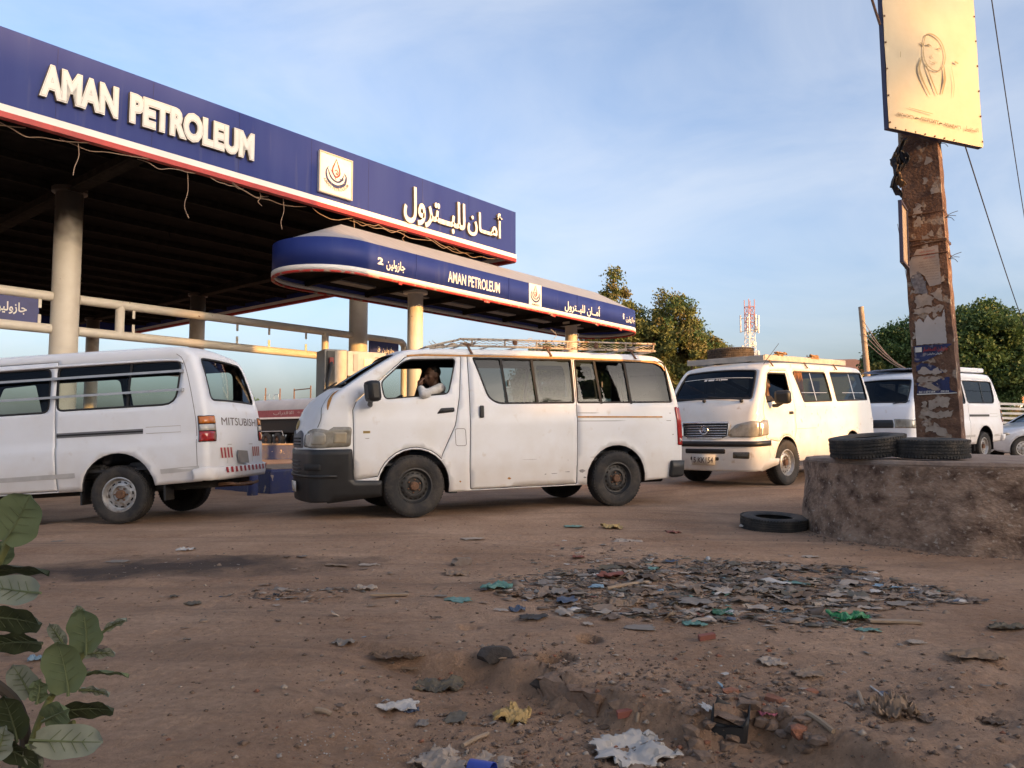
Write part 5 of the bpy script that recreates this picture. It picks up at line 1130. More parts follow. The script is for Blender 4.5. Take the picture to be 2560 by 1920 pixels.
    for q0, q1 in ((.30, .85), (.92, 1.45)):
        b = MB(); b.tube([B.wrap('front', 1.315, q0, .03), B.wrap('front', 1.36, q1, .03)], .011, 6); wp = b.build('wiper', M_black, root); b = MB(); ellip(b, B.wrap('front', 1.30, q0, .02), (.03, .03, .03), 10); b.build('wiper_pivot', M_black, wp)
    mirror_part(root, (.50, -1.01, 1.36), (.14, .24, .20)); mirror_part(root, (.50, 1.01, 1.36), (.14, .24, .20), 1)
    b = MB(); b.tube([(.55, -.70, 1.88), (1.05, -.72, 2.22)], .004, 5); b.build('radio_aerial', M_cable, root)
    for z, x0 in ((.945, .2),): side_line(B, 'body_seam', [(.2, .945), (4.6, .945)], .003, M_lring, root, .002, 1)
    side_line(B, 'body_seam', [(1.33, .86), (4.6, .83)], .003, M_lring, root, .002, 1)
    underbody(root, .2, 4.55, .30, .60)
    for y in (-.42, .42): seat(root, 1.35, y, .55, M_seat_brown)
    for x in (2.25, 3.05, 3.90): seat(root, x, 0, 1.38, M_seat_brown if x < 3 else M_seat_blue)
    b = MB(); b.box((.50, 0, 1.10), (.42, 1.42, .32)); b.build('dashboard', M_trim, root, False, bevel=.08)
    steering(root, .76, -.42, 1.27, .19, .75)
    put_wheels(root, wheel_proto('c', .35, .10, .195, M_steel, 14, M_rust, M_tyre), [(.93, -.755, -.10), (3.55, -.755, 0), (.93, .755, -.10), (3.55, .755, 0)], .35)
    # roof rack boards
    rk = MB(); rk.box((.62, 0, 1.985), (.03, 1.36, .085)); rack = rk.build('roof_rack', mat('rack_board', (.50, .46, .40), .7, var=.2, scale=6), root, False, bevel=.006); rm = rack.data.materials[0]
    for y in (-.68, .68): b = MB(); b.box((2.2, y, 1.99), (3.15, .03, .09)); b.build('rack_board', rm, rack, False, bevel=.006)
    b = MB(); b.box((3.77, 0, 1.99), (.03, 1.36, .09)); b.build('rack_board', rm, rack, False)
    for x in np.linspace(.9, 3.6, 9): b = MB(); b.box((x, 0, 1.975), (.07, 1.33, .025)); b.build('rack_slat', rm, rack, False)
    for x in (.75, 2.0, 3.2): 
        for s in (-1, 1): b = MB(); b.bar((x, s * .68, 1.96), (x + .06, s * .73, 1.85), .03, .012); b.build('rack_bracket', M_rust, rack, False)
    wm = mat('tan_rope', (.36, .20, .08), .85)
    for x0, x1 in ((.95, 1.35), (2.2, 2.65)):
        b = MB()
        for q in range(5): b.tube(curve_pts([(RNG.uniform(x0, x1), RNG.uniform(-.72, -.62), 2.03 + RNG.uniform(0, .06)) for _ in range(6)], 5), .008, 5)
        b.build('rope_tangle', wm, rack)
    person('person', 'driver of the cream minibus seen through its windscreen behind the steering wheel', P_V2, (1.10, -.42, 1.56), .1, [((1.17, -.62, 1.32), (.98, -.66, 1.14), (.82, -.52, 1.33), (-1, 0, .3)), ((1.17, -.22, 1.32), (.95, -.18, 1.16), (.78, -.30, 1.34), (-1, 0, .3))], M_dshirt, .014)
    return root
second_van()
# ---------------------------------------------------------------- silver saloon at the right edge
def saloon():
    root = empty('silver_car'); root.matrix_world = P_CAR; tag(root, 'pale silver saloon car cut off by the right edge of the picture', 'car')
    B = Body([(.10, .22, .10, .03), (.02, .32, .14, .06), (.0, .5, .2, .12), (.06, .66, .22, .14), (.25, .76, .16, .08), (.7, .86, .12, .05), (1.15, .94, .08, .04), (1.55, 1.18, .05, .04), (1.95, 1.38, .06, .04), (2.5, 1.44, .07, .03), (3.1, 1.38, .06, .03), (3.65, 1.10, .06, .03), (3.9, 1.02, .08, .03), (4.35, .98, .1, .04), (4.45, .8, .1, .05), (4.45, .5, .1, .04), (4.38, .25, .08, .03)],
             [(.2, .80), (.5, .86), (.8, .86), (.95, .82), (1.2, .70), (1.45, .58)], None, ((.85, .31, .34), (3.4, .31, .34)), (.9, .22), (3.9, .15))
    bottom = orsamp([(4.2, .25), (3.75, .22)] + arch_path(3.4, .31, .34, .22, 14) + [(2.9, .22), (1.3, .22)] + arch_path(.85, .31, .34, .22, 14) + [(.4, .22), (.3, .24)], .09)
    wf = fillet([(1.42, .98), (1.80, 1.28), (2.35, 1.35), (2.35, .98)], .04); wr = fillet([(2.43, .98), (2.43, 1.35), (3.0, 1.30), (3.35, .99)], .04)
    ws = fillet(skin_poly(B, 'front', [(.985, -.60), (1.33, -.48), (1.33, .48), (.985, .60)]), .05)
    build_shell(B, root, bottom, [wf, wr], [wf, wr], [ws], M_silver)
    for w in (wf, wr):
        for sg in (-1, 1): side_pane(B, 'window_pane', inset(w, .004), root, G_tint, -.01, sg)
    skin_pane(B, 'windscreen', inset(ws, .004), root, G_tint)
    for sg in (-1, 1): wrap_panel(B, 'headlight', 'front', fillet([(-.32, .70), (-.20, .745), (.25, .69), (.28, .60), (.0, .59)], .03), root, M_hl, .006, .015, sg=sg, step=.05)
    side_line(B, 'door_seam', [(1.30, .30), (1.28, .80), (1.36, .95)], .004, M_print, root, .002); side_line(B, 'door_seam', [(2.39, .30), (2.39, .98)], .004, M_print, root, .002)
    underbody(root, .3, 4.2, .2, .62)
    put_wheels(root, wheel_proto('d', .31, .10, .19, M_steel, 10, M_steel, M_tyre), [(.85, -.75, 0), (3.4, -.75, 0), (.85, .75, 0), (3.4, .75, 0)], .31)
saloon()
# ------------------------------------------------------------------ plinth, pole, hoarding
PC = Vector((4.72, 7.62, 0)); PR = 1.70
def plinth():
    e = empty('concrete_plinth', PC); tag(e, 'low round stained concrete plinth round the foot of the pole', 'plinth')
    n = 120; zs = np.linspace(-.15, .70, 16); V = []; 
    for z in zs:
        for k in range(n):
            a = 2 * math.pi * k / n; d = Vector((math.cos(a), math.sin(a), 0)); r = PR + .035 * noise.noise(Vector((d.x * 3, d.y * 3, z * 3))) + .018 * noise.noise(Vector((d.x * 11, d.y * 11, z * 9))) - .02 * z + .05 * max(0, .12 - z)
            V.append((d.x * r, d.y * r, z))
    Fc = [(i * n + k, i * n + (k + 1) % n, (i + 1) * n + (k + 1) % n, (i + 1) * n + k) for i in range(len(zs) - 1) for k in range(n)]
    Fc.append(tuple((len(zs) - 1) * n + k for k in range(n))); obj('plinth_wall', V, Fc, M_plinth, e)
    V = []; 
    for lv, (z, ins) in enumerate(((.69, 0), (.715, -.004), (.742, .012), (.747, .10))):
        for k in range(n):
            a = 2 * math.pi * k / n; d = Vector((math.cos(a), math.sin(a), 0)); r = PR - .035 + .045 * noise.noise(Vector((d.x * 5, d.y * 5, 4))) + .03 * noise.noise(Vector((d.x * 19, d.y * 19, 2))) - ins
            V.append((d.x * r, d.y * r, z + (.012 * noise.noise(Vector((d.x * 4, d.y * 4, 8))) if lv > 1 else 0)))
    V.append((0, 0, .75)); c = len(V) - 1
    Fc = [(i * n + k, i * n + (k + 1) % n, (i + 1) * n + (k + 1) % n, (i + 1) * n + k) for i in range(3) for k in range(n)] + [(3 * n + k, 3 * n + (k + 1) % n, c) for k in range(n)]
    obj('top_slab', V, Fc, mat('dusty_slab', (.30, .225, .175), .95, col2=(.20, .135, .10), scale=4, lo=.35, hi=.65, bump=.8, bscale=30), e, True, None, 30)
plinth()
PB = Vector((4.30, 7.62, .70)); PANG = math.atan2(-.62, .78); LEAN = Vector((-.034, .0, 1))
PRm = Matrix.Rotation(PANG, 3, 'Z')
def pole_pt(u, v, z):   # u -.5...5 across the face, v depth, z world height
    t = (z - .7); w = .405 - .014 * t; dpt = .26 - .010 * t
    return PB + LEAN * t + PRm @ Vector((u * w, v * dpt, 0))
pole = empty('utility_pole', PB); tag(pole, 'thick leaning brown concrete pole plastered with torn posters', 'pole')
def plocal(v): return v - PB
V = []; zs = np.arange(.66, 8.2, .05); prf = [(-.5, -.5), (-.25, -.5), (0, -.5), (.25, -.5), (.5, -.5), (.5, 0), (.5, .5), (0, .5), (-.5, .5), (-.5, 0)]
for i, z in enumerate(zs):
    for k, (u, v) in enumerate(prf):
        c = .020 if abs(u) == .5 and abs(v) == .5 else .008; nn = noise.noise(Vector((u * 6, v * 6 + k, z * 7))); V.append(plocal(pole_pt(u * (1 + c * nn * 2 - (c if c > .01 else 0)), v * (1 + c * nn), z)))
m_ = len(prf); obj('shaft', V, [(i * m_ + k, i * m_ + (k + 1) % m_, (i + 1) * m_ + (k + 1) % m_, (i + 1) * m_ + k) for i in range(len(zs) - 1) for k in range(m_)], M_pole, pole, True, None, 35)
def torn(poly, amp, st=.018, edges=None):
    P = resamp(poly, st); return [(x + RNG.uniform(-amp, amp), z + RNG.uniform(-amp, amp)) for x, z in P]
def poster(name, poly, m, amp=.006, off=.008, label=None, clean=None):
    P = torn(poly, amp); vs, fs = panel2d(P, [], .05)
    V = [plocal(pole_pt(u / .40, -.5 - (off + .004 * noise.noise(Vector((u * 20, z * 20, 1)))) / .26, z)) for u, z in vs]; o = mk(name, V, fs, m, pole)
    for p in o.data.polygons: pass
    # faces must look outwards from the pole face
    nrm = PRm @ Vector((0, -1, 0))
    bm = bmesh.new(); bm.from_mesh(o.data)
    for f in bm.faces:
        if f.normal.dot(nrm) < 0: f.normal_flip()
    bm.to_mesh(o.data); bm.free()
    if label: o['label'] = label
    return o
pf = lambda off: (lambda x, z, h: plocal(pole_pt(x / .40, -.5 - off / .26, z)))
a = poster('poster', [(-.155, 2.52), (-.165, 2.72), (-.08, 2.84), (.125, 2.86), (.125, 2.47), (.02, 2.45), (-.02, 2.56), (-.08, 2.62)], M_paperclean, .003)
for k in range(3): lettering('print_line', '\uFEF2\uFE92\uFEEC\uFE8E\uFED3\uFEAA\uFE92\uFECB' if k % 2 else JAZ + ' ' + ISTIF, -.06 + .02 * k, .09, 2.80 - k * .032, 2.822 - k * .032, M_redprint, a, pf(.013), .01)
for k in range(8): lettering('print_line', (JAZ + ' ' + ISTIF + ' ' + JAZ) if k % 2 else (ISTIF + ' ' + ISTIF), -.07 if k < 3 else -.02, .11, 2.70 - k * .026, 2.715 - k * .026, M_print, a, pf(.013), .0)
poster('poster_scrap', [(-.15, 2.50), (-.14, 2.60), (-.07, 2.62), (-.01, 2.50), (.0, 2.38), (-.12, 2.40)], mat('grey_scrap', (.20, .19, .20), .8, var=.5, scale=30), .012)
for pl_ in ([(-.12, 2.25), (-.13, 2.36), (-.03, 2.40), (.06, 2.34), (.02, 2.27)], [(.02, 2.38), (.12, 2.44), (.14, 2.30), (.06, 2.32)], [(-.15, 2.18), (-.14, 2.25), (-.02, 2.24), (.13, 2.26), (.13, 2.20), (-.03, 2.19)]): poster('poster_scrap', pl_, M_paper, .014)
poster('poster', [(-.145, 1.875), (-.14, 2.10), (-.10, 2.14), (-.06, 2.10), (-.02, 2.17), (.03, 2.10), (.07, 2.15), (.105, 2.13), (.135, 2.22), (.135, 1.875)], mat('blank_paper', (.46, .43, .41), .85, var=.08, scale=5), .004, label='blank pale poster with a torn top edge')
a = poster('poster', [(-.165, 1.70), (-.17, 1.865), (.18, 1.87), (.10, 1.80), (.03, 1.755), (-.05, 1.72), (-.11, 1.705)], M_bprint, .004, label='torn blue poster with red and white lettering')
lettering('print_line', ISTIF + ' ' + JAZ, -.085, .14, 1.795, 1.845, M_redprint, a, pf(.013), .03); lettering('print_line', JAZ + JAZ, -.05, .09, 1.765, 1.79, M_letter, a, pf(.013), .01)
poster('print_box', [(-.155, 1.80), (-.155, 1.85), (-.095, 1.85), (-.095, 1.80)], M_letter, .001, .014)
a = poster('poster', [(-.155, 1.60), (-.155, 1.66), (-.10, 1.69), (-.01, 1.67), (.05, 1.62), (.09, 1.59), (.02, 1.585), (-.06, 1.60)], M_bprint, .008); poster('poster_scrap', [(-.13, 1.575), (-.14, 1.62), (-.08, 1.66), (-.03, 1.61), (.04, 1.64), (.08, 1.58)], M_paperclean, .01, .012)
poster('poster_scrap', [(-.16, 1.50), (-.14, 1.555), (.02, 1.545), (.10, 1.52), (-.02, 1.50)], M_paper, .008)
a = poster('poster', [(-.16, 1.375), (-.165, 1.50), (-.05, 1.47), (.04, 1.53), (.13, 1.54), (.13, 1.42), (.19, 1.385)], M_bprint, .006, label='torn navy poster with a phone number'); lettering('print_line', '0111277284', -.145, .0, 1.388, 1.41, M_letter, a, pf(.013), .02); lettering('print_line', '09104', .05, .12, 1.392, 1.41, M_letter, a, pf(.013), .02)
poster('poster_edge', [(-.165, 1.372), (.19, 1.378), (.19, 1.386), (-.165, 1.384)], M_letter, .001, .012); poster('poster_scrap', [(-.15, 1.47), (-.12, 1.52), (-.03, 1.49), (.05, 1.42), (.0, 1.41)], M_paper, .006, .013)
for pl_ in ([(-.05, 1.22), (-.06, 1.31), (.04, 1.36), (.12, 1.33), (.10, 1.24), (.03, 1.26)], [(-.15, 1.17), (-.15, 1.215), (.0, 1.20), (.14, 1.21), (.12, 1.15), (.0, 1.14)], [(-.13, 1.25), (-.12, 1.31), (-.08, 1.30), (-.09, 1.24)], [(-.02, .98), (.02, 1.06), (.08, 1.02), (.06, .96)], [(-.15, 1.08), (-.13, 1.12), (-.06, 1.11), (-.08, 1.06)], [(-.10, 3.10), (-.05, 3.18), (.0, 3.12), (-.03, 3.05)], [(.02, 2.97), (.08, 3.01), (.10, 2.95)]): poster('poster_scrap', pl_, M_paper, .012)
for k in range(26):
    u0, z0 = RNG.uniform(-.15, .14), RNG.uniform(.95, 3.75); w_, h_ = RNG.uniform(.02, .06), RNG.uniform(.015, .05)
    poster('poster_scrap', [(u0 - w_, z0 - h_), (u0 - w_ * .7, z0 + h_), (u0 + w_ * .5, z0 + h_ * .8), (u0 + w_, z0 - h_ * .3)], M_paper, .011, .006)
for z, tl in ((3.20, 0), (2.93, -.03), (2.89, .02), (2.78, 0)):
    b = MB(); P = [plocal(pole_pt(u, v, z + tl * u)) for u, v in ((-.52, -.53), (.52, -.53), (.52, .53), (-.52, .53), (-.52, -.53))]; b.tube(P, .006, 5); b.build('wire_band', M_rust, pole)
for z, u in ((3.14, .5), (2.72, .5), (3.9, .5)):
    b = MB(); p = plocal(pole_pt(u, -.2, z)); 
    for k in range(3): b.tube(curve_pts([p, p + Vector((.05, -.01, .02 * k)), p + Vector((.09 + .02 * k, 0, .05 * k - .03))], 4), .003, 4)
    b.build('wire_end', M_cable, pole)
# hoarding
BL = atD(2220, 321, 7.12); BR = atD(2455, 370, 7.58); bu = BR - BL; bw = bu.length; bu.normalize(); bz = Vector((-.055, .01, 1)).normalized(); bz = (bz - bu * bz.dot(bu)).normalized(); bn = bu.cross(bz)   # bn towards camera?
if bn.dot(-BL) < 0: bn = -bn
hb = empty('hoarding', BL); tag(hb, 'sun faded yellow hoarding with a bleached portrait fixed high on the pole', 'billboard')
hf = lambda s, t, h: bu * s + bz * t + bn * h
BH = 2.7
def hbox(nm, s0, s1, t0, t1, h0, h1, m, par=hb):
    V = [hf(s, t, h) for h in (h0, h1) for t in (t0, t1) for s in (s0, s1)]; o = mk(nm, V, [(0, 1, 3, 2), (4, 6, 7, 5), (0, 4, 5, 1), (2, 3, 7, 6), (0, 2, 6, 4), (1, 5, 7, 3)], m, par)
    bm = bmesh.new(); bm.from_mesh(o.data); bmesh.ops.recalc_face_normals(bm, faces=bm.faces); bm.to_mesh(o.data); bm.free(); return o
V = []; ns_, nt_ = 24, 50
for j in range(nt_):
    for i in range(ns_):
        s = bw * i / (ns_ - 1); t = BH * j / (nt_ - 1); V.append(hf(s, t, .012 + .008 * noise.noise(Vector((s * 2.5, t * 2.5, 0))) + .006 * noise.noise(Vector((s * 9, t * 14, 3))) * (t < .3)))
sheet = mk('printed_sheet', V, [(j * ns_ + i, j * ns_ + i + 1, (j + 1) * ns_ + i + 1, (j + 1) * ns_ + i) for j in range(nt_ - 1) for i in range(ns_ - 1)], M_board, hb)
bm = bmesh.new(); bm.from_mesh(sheet.data)
for f in bm.faces:
    if f.normal.dot(bn) < 0: f.normal_flip()
bm.to_mesh(sheet.data); bm.free()
for s0, s1, t0, t1 in ((0, .022, 0, BH), (bw - .022, bw, 0, BH), (.022, bw - .022, 0, .022), (.022, bw - .022, BH - .022, BH), (.022, bw - .022, 1.3, 1.33)): hbox('frame_bar', s0, s1, t0, t1, -.045, .003, mat('frame_blue', (.05, .05, .10), .6))
for k in range(9):
    for s in (.012, bw - .012): hbox('rivet', s - .006, s + .006, .05 + k * .27, .065 + k * .27, .0, .022, M_rust)
for k in range(7): s = .08 + k * .13; hbox('rivet', s - .005, s + .005, .006, .018, .0, .022, M_rust)
hp = lambda s, t, h: hf(s, t, .030 + h)
lettering('phone_number', '\u0660\u0661\u0661\u0668\u0666\u0665\u0663\u0667\u0663\u0667', .07 * bw, .25 * bw, .133, .175, M_bink, sheet, hp, .025); hbox('dash', .268 * bw, .295 * bw, .150, .157, .02, .030, M_bink, sheet)
lettering('phone_number', '\u0660\u0669\u0661\u0662\u0662\u0669\u0666\u0667\u0662\u0662', .31 * bw, .505 * bw, .133, .175, M_bink, sheet, hp, .025); hbox('dash', .52 * bw, .545 * bw, .150, .157, .02, .030, M_bink, sheet)
lettering('phone_number', '\u0660\u0669\u0669\u0661\u0668\u0661\u0669\u0668\u0663\u0666', .56 * bw, .745 * bw, .133, .175, M_bink, sheet, hp, .025); lettering('enquiry_word', ISTIF, .79 * bw, .94 * bw, .125, .185, M_bink, sheet, hp, .012)
for pts, w in (([(.40, .98), (.385, .86), (.40, .76), (.46, .70), (.54, .70), (.60, .78), (.62, .90), (.58, 1.02), (.50, 1.07), (.43, 1.05), (.40, .98)], [.002, .006, .003, .004, .006, .003]), ([(.37, .80), (.33, .68), (.36, .56), (.43, .42)], [.004, .012, .004]), ([(.40, .74), (.45, .60), (.51, .44)], [.003, .009, .003]), ([(.60, .76), (.60, .62), (.56, .46)], [.003, .012, .003]), ([(.68, .78), (.70, .60), (.68, .45)], [.001, .003, .001]), ([(.42, .94), (.45, .95), (.48, .94)], [.002, .007, .002]), ([(.53, .93), (.56, .94), (.58, .93)], [.001, .005, .001]), ([(.36, .95), (.39, .93)], [.004, .010]), ([(.72, .84), (.76, .83)], [.008, .006]), ([(.14, .74), (.145, .80)], [.003, .003]), ([(.20, .24), (.32, .235), (.45, .23)], [.002, .003, .002]), ([(.48, .86), (.47, .83), (.49, .82)], [.001, .003, .001]), ([(.44, .78), (.49, .77), (.53, .78)], [.001, .003, .001])):
    V, Fc = stroke([(s * bw, t) for s, t in pts], [x * 1.3 for x in w], hp, 0); o = obj('faded_mark', V, Fc, M_bink2, sheet, False)
for t in (.6, 2.1): b = MB(); c = pole_pt(0, 0, BL.z + t) - BL; b.bar(c, hf(bw * .5, t, -.05), .04); b.build('mounting_bar', M_rust, hb, False)
# rags snagged under the hoarding
def hanging(name, label, p0, w, h, n, mats, seed):
    e = empty(name, p0); tag(e, label, 'rag'); rg = np.random.default_rng(seed)
    for k in range(n):
        x0, z0 = rg.uniform(-w / 2, w / 2 * .6), -rg.uniform(0, h * .7); ww = rg.uniform(.03, .07); hh = rg.uniform(.14, .32); V = []; nu, nv = 7, 12; ph = rg.uniform(0, 9); dx = rg.uniform(-.03, .03)
        for j in range(nv):
            for i in range(nu):
                s, t = i / (nu - 1) - .5, j / (nv - 1); rag = (.25 * noise.noise(Vector((i * 1.7 + ph, 0, 2))) if j == nv - 1 else 0)
                V.append((x0 + dx * t + s * ww * (1 - .5 * t) + .02 * math.sin(5 * t + ph), .035 * math.sin(s * 9 + 4 * t + ph) - .03 + .01 * k, z0 - hh * (t + rag)))
        o = obj('rag_strip', V, [(j * nu + i, j * nu + i + 1, (j + 1) * nu + i + 1, (j + 1) * nu + i) for j in range(nv - 1) for i in range(nu - 1)], mats[k % len(mats)], e); solid(o, .004)
hanging('snagged_rags', 'black and brown torn rags snagged on the pole below the hoarding', atD(2246, 330, 7.35), .12, .62, 11, [M_rag, M_rag, M_ragb, M_rag, M_ragb], 4)
sp = empty('small_signboard', atD(2258, 588, 7.45), (0, .02, R_(54))); tag(sp, 'small board fixed edge-on to the left side of the concrete pole', 'sign'); b = MB(); b.box((0, 0, 0), (.34, .02, .60)); b.build('board', mat('pale_board', (.30, .26, .24), .7), sp, False); 
for z in (-.30, .30): b = MB(); b.box((0, -.006, z), (.36, .035, .02)); b.build('board_edge', mat('frame_blue', (.05, .05, .10), .6), sp, False)
for x in (-.17, .17): b = MB(); b.box((x, -.006, 0), (.02, .033, .58)); b.build('board_edge', mat('frame_blue', (.05, .05, .10), .6), sp, False)

# ------------------------------------------------------------------ loose tyres
def tyre(label, loc, rot, r=.335, hw=.098, name='tyre', m=None, tread=72):
    b = MB(); pr = [(r * .56, -hw * .72), (r * .62, -hw * .95), (r * .78, -hw * 1.05), (r * .92, -hw * .98), (r * .985, -hw * .78)]
    for z0 in (-.5, -.16, .16, .5): pr += [(r, (z0 - .055) * hw), (r - .011, (z0 - .045) * hw), (r - .011, (z0 + .045) * hw), (r, (z0 + .055) * hw)]
    pr += [(r * .985, hw * .78), (r * .92, hw * .98), (r * .78, hw * 1.05), (r * .62, hw * .95), (r * .56, hw * .72), (r * .60, hw * .66), (r * .80, hw * .84), (r * .92, hw * .6), (r * .94, 0), (r * .92, -hw * .6), (r * .80, -hw * .84), (r * .60, -hw * .66)]
    b.lathe(pr, 64, closed=True)
    for k in range(tread):
        a = 2 * math.pi * k / tread
        for z0 in (-.83, -.33, 0, .33, .83): b.box(((r - .002) * math.cos(a + z0 * .05), (r - .002) * math.sin(a + z0 * .05), z0 * hw * .97), (.010, .018, hw * (.24 if abs(z0) > .8 else .22)), rot=Matrix.Rotation(a, 3, 'Z'))
    o = b.build(name, m or M_tyre_old); o.location = loc; o.rotation_euler = rot; tag(o, label, 'tyre'); return o
q = atD(2027 * 1.1573, 986 * 1.1573, 6.62); tyre('black tyre lying flat on the plinth in front of the pole foot', (q.x + .10, q.y + .32, .752 + .100), (.03, .0, 0), .325, .086)
q = atD(1887 * 1.1573, 986 * 1.1573, 6.9); tyre('black tyre tilted on the left rim of the plinth, resting against the other tyre', (q.x + .09, q.y + .30, .752 + .120), (.05, -.10, 0), .335, .092)
q = gp(1677 * 1.1573, 1151 * 1.1573); tyre('dusty worn tyre lying on the ground at the left foot of the plinth', (q.x + .09, q.y + .33, q.z + .070), (.060, .015, 0), .335, .068)
w = P_V2 @ Vector((1.10, .15, 2.09)); t_ = tyre('dusty spare tyre lying on the roof rack of the cream minibus', w, (P_V2.to_euler().x, P_V2.to_euler().y, .5), .375, .115, m=mat('dusty_tyre', (.060, .046, .036), .9, col2=(.12, .088, .062), scale=9, lo=.4, hi=.65, bump=.4))

# ------------------------------------------------------------------ tanker
TA, TB = atD(646, 1116, 59), atD(800, 1116, 54.5); tdir = math.atan2(TB.y - TA.y, TB.x - TA.x)
tk = empty('tanker_truck', (TA.x, TA.y, TA.z), (0, 0, tdir)); tag(tk, 'grey fuel tanker trailer with a maroon stripe parked far behind the pumps', 'tanker')
MX = Matrix(((0, 0, 1, 0), (1, 0, 0, 0), (0, 1, 0, 0), (0, 0, 0, 1)))   # prism in (y,z) run along x
oval = [(1.22 * math.copysign(abs(math.cos(a)) ** .8, math.cos(a)), 2.55 + .98 * math.copysign(abs(math.sin(a)) ** .8, math.sin(a))) for a in np.linspace(0, 2 * math.pi, 33)[:-1]]
b = MB(); b.prism(oval, .3, 11.0, M=MX); tkb = b.build('tank', mat('tank_grey', (.33, .33, .335), .45, var=.15, scale=.6), tk, True, 50)
b = MB(); b.box((5.7, -1.17, 2.42), (10.6, .16, .52)); b.build('stripe', mat('maroon', (.24, .05, .055), .5, var=.2), tk, False); b = MB(); b.box((5.7, -1.20, 2.10), (10.7, .14, .12)); b.build('ledge', M_stripe, tk, False)
lettering('warning_lettering', MAMNU, 3.6, 8.2, 2.24, 2.60, mat('dusty_letter', (.42, .34, .32), .7), tk, lambda x, z, h: Vector((x, -1.262, z)), .01)
b = MB(); b.box((5.7, -1.0, 1.55), (10.4, .3, 1.0)); b.build('skirt', M_dark, tk, False); b = MB(); b.box((5.7, 0, 1.1), (10.6, .9, .4)); b.build('chassis', M_dark, tk, False)
for x in (1.3, 2.65, 4.0, 8.2):
    for s in (-1, 1):
        b = MB(); Mw = Matrix.Translation((x, s * 1.05, .53)) @ Matrix.Rotation(math.pi / 2, 4, 'X'); b.lathe([(.26, -.16), (.34, -.17), (.50, -.15), (.53, -.1), (.53, .1), (.50, .15), (.34, .17), (.26, .16)], 28, M=Mw, closed=True); w_ = b.build('wheel', M_tyre, tk)
        b = MB(); b.lathe([(.27, .13), (.25, .06), (.12, .05), (.10, .16), (0, .17)], 20, M=Mw @ (Matrix() if s < 0 else Matrix.Rotation(math.pi, 4, 'X'))); b.build('rim', M_rust, w_)
b = MB(); b.tube([(.55, -1.2, .75), (.75, -1.2, 1.12), (4.6, -1.2, 1.15), (4.8, -1.2, .8)], .03, 6); b.build('mudguard_edge', M_gal, tk)
for x in (1.5, 3.3, 5.0, 6.9): b = MB(); b.tube([(x, -.5, 3.5), (x, -.5, 4.35 + .1 * math.sin(x))], .05, 6); b.build('roof_post', M_rust, tk)
b = MB(); b.tube([(5.0, -.5, 4.15), (6.9, -.5, 4.2)], .04, 6); b.build('roof_rail', M_rust, tk)
for x in (1.2, 2.4): b = MB(); b.tube([(x, -.4, 3.5), (x + .05, -.4, 3.9), (x + .6, -.4, 3.9), (x + .65, -.4, 3.5)], .03, 6); b.build('ladder_hoop', M_gal, tk)

# ------------------------------------------------------------------ lattice tower
tw = atD(1625 * 1.1573, 1093, 110); T = empty('radio_mast', (tw.x, tw.y, .4), (0, 0, .35)); tag(T, 'red and white lattice phone mast with antennas in the distance', 'tower')
ht = 20.6; wd = lambda z: .50 + max(0, 14 - z) * .030
for sx, sy in ((-1, -1), (1, -1), (1, 1), (-1, 1)):
    for z0, z1, m in ((0, 6, M_tred), (6, 11.5, M_twhite), (11.5, 16, M_twhite), (16, ht, M_tred)):
        b = MB(); b.tube([(sx * wd(z0), sy * wd(z0), z0), (sx * wd(z1), sy * wd(z1), z1)], .055, 5); b.build('leg', m, T)
zs = np.arange(0, ht, 1.15)
for i, z in enumerate(zs[:-1]):
    z1 = zs[i + 1]; m = M_tred if z > 16 or z < 5 else M_twhite; b = MB()
    for (ax_, ay_), (bx_, by_) in (((-1, -1), (1, -1)), ((1, -1), (1, 1)), ((1, 1), (-1, 1)), ((-1, 1), (-1, -1))):
        b.tube([(ax_ * wd(z), ay_ * wd(z), z), (bx_ * wd(z1), by_ * wd(z1), z1)], .035, 4); b.tube([(bx_ * wd(z), by_ * wd(z), z), (ax_ * wd(z1), ay_ * wd(z1), z1)], .035, 4); b.tube([(ax_ * wd(z1), ay_ * wd(z1), z1), (bx_ * wd(z1), by_ * wd(z1), z1)], .04, 4)
    b.build('brace_bay', m, T)
for a, z in ((-2.3, 17), (.2, 17.2), (-1.0, 16.9), (2.4, 17.1), (1.2, 17.0)):
    x, y = 1.3 * math.cos(a), 1.3 * math.sin(a); b = MB(); b.box((x, y, z), (.20, .20, 2.6)); b.build('panel_antenna', M_twhite, T, False, bevel=.05); b = MB(); b.tube([(x * .4, y * .4, z - 1.0), (x, y, z - 1.2)], .05, 4); b.tube([(x * .4, y * .4, z + .8), (x, y, z + .8)], .05, 4); b.build('antenna_arm', M_gal, T)
for a, z, r in ((-.4, 12.6, .55), (.5, 14.2, .45), (-2.6, 9.6, .4), (-.9, 16.3, .35), (2.7, 13.6, .3)):
    Md = Matrix.Translation((1.0 * math.cos(a), 1.0 * math.sin(a), z)) @ Matrix.Rotation(a, 4, 'Z') @ Matrix.Rotation(math.pi / 2, 4, 'Y'); b = MB(); b.lathe([(0, .25), (r, .22), (r, 0), (r * .4, -.25), (0, -.25)], 16, M=Md); b.build('dish_antenna', M_twhite, T)

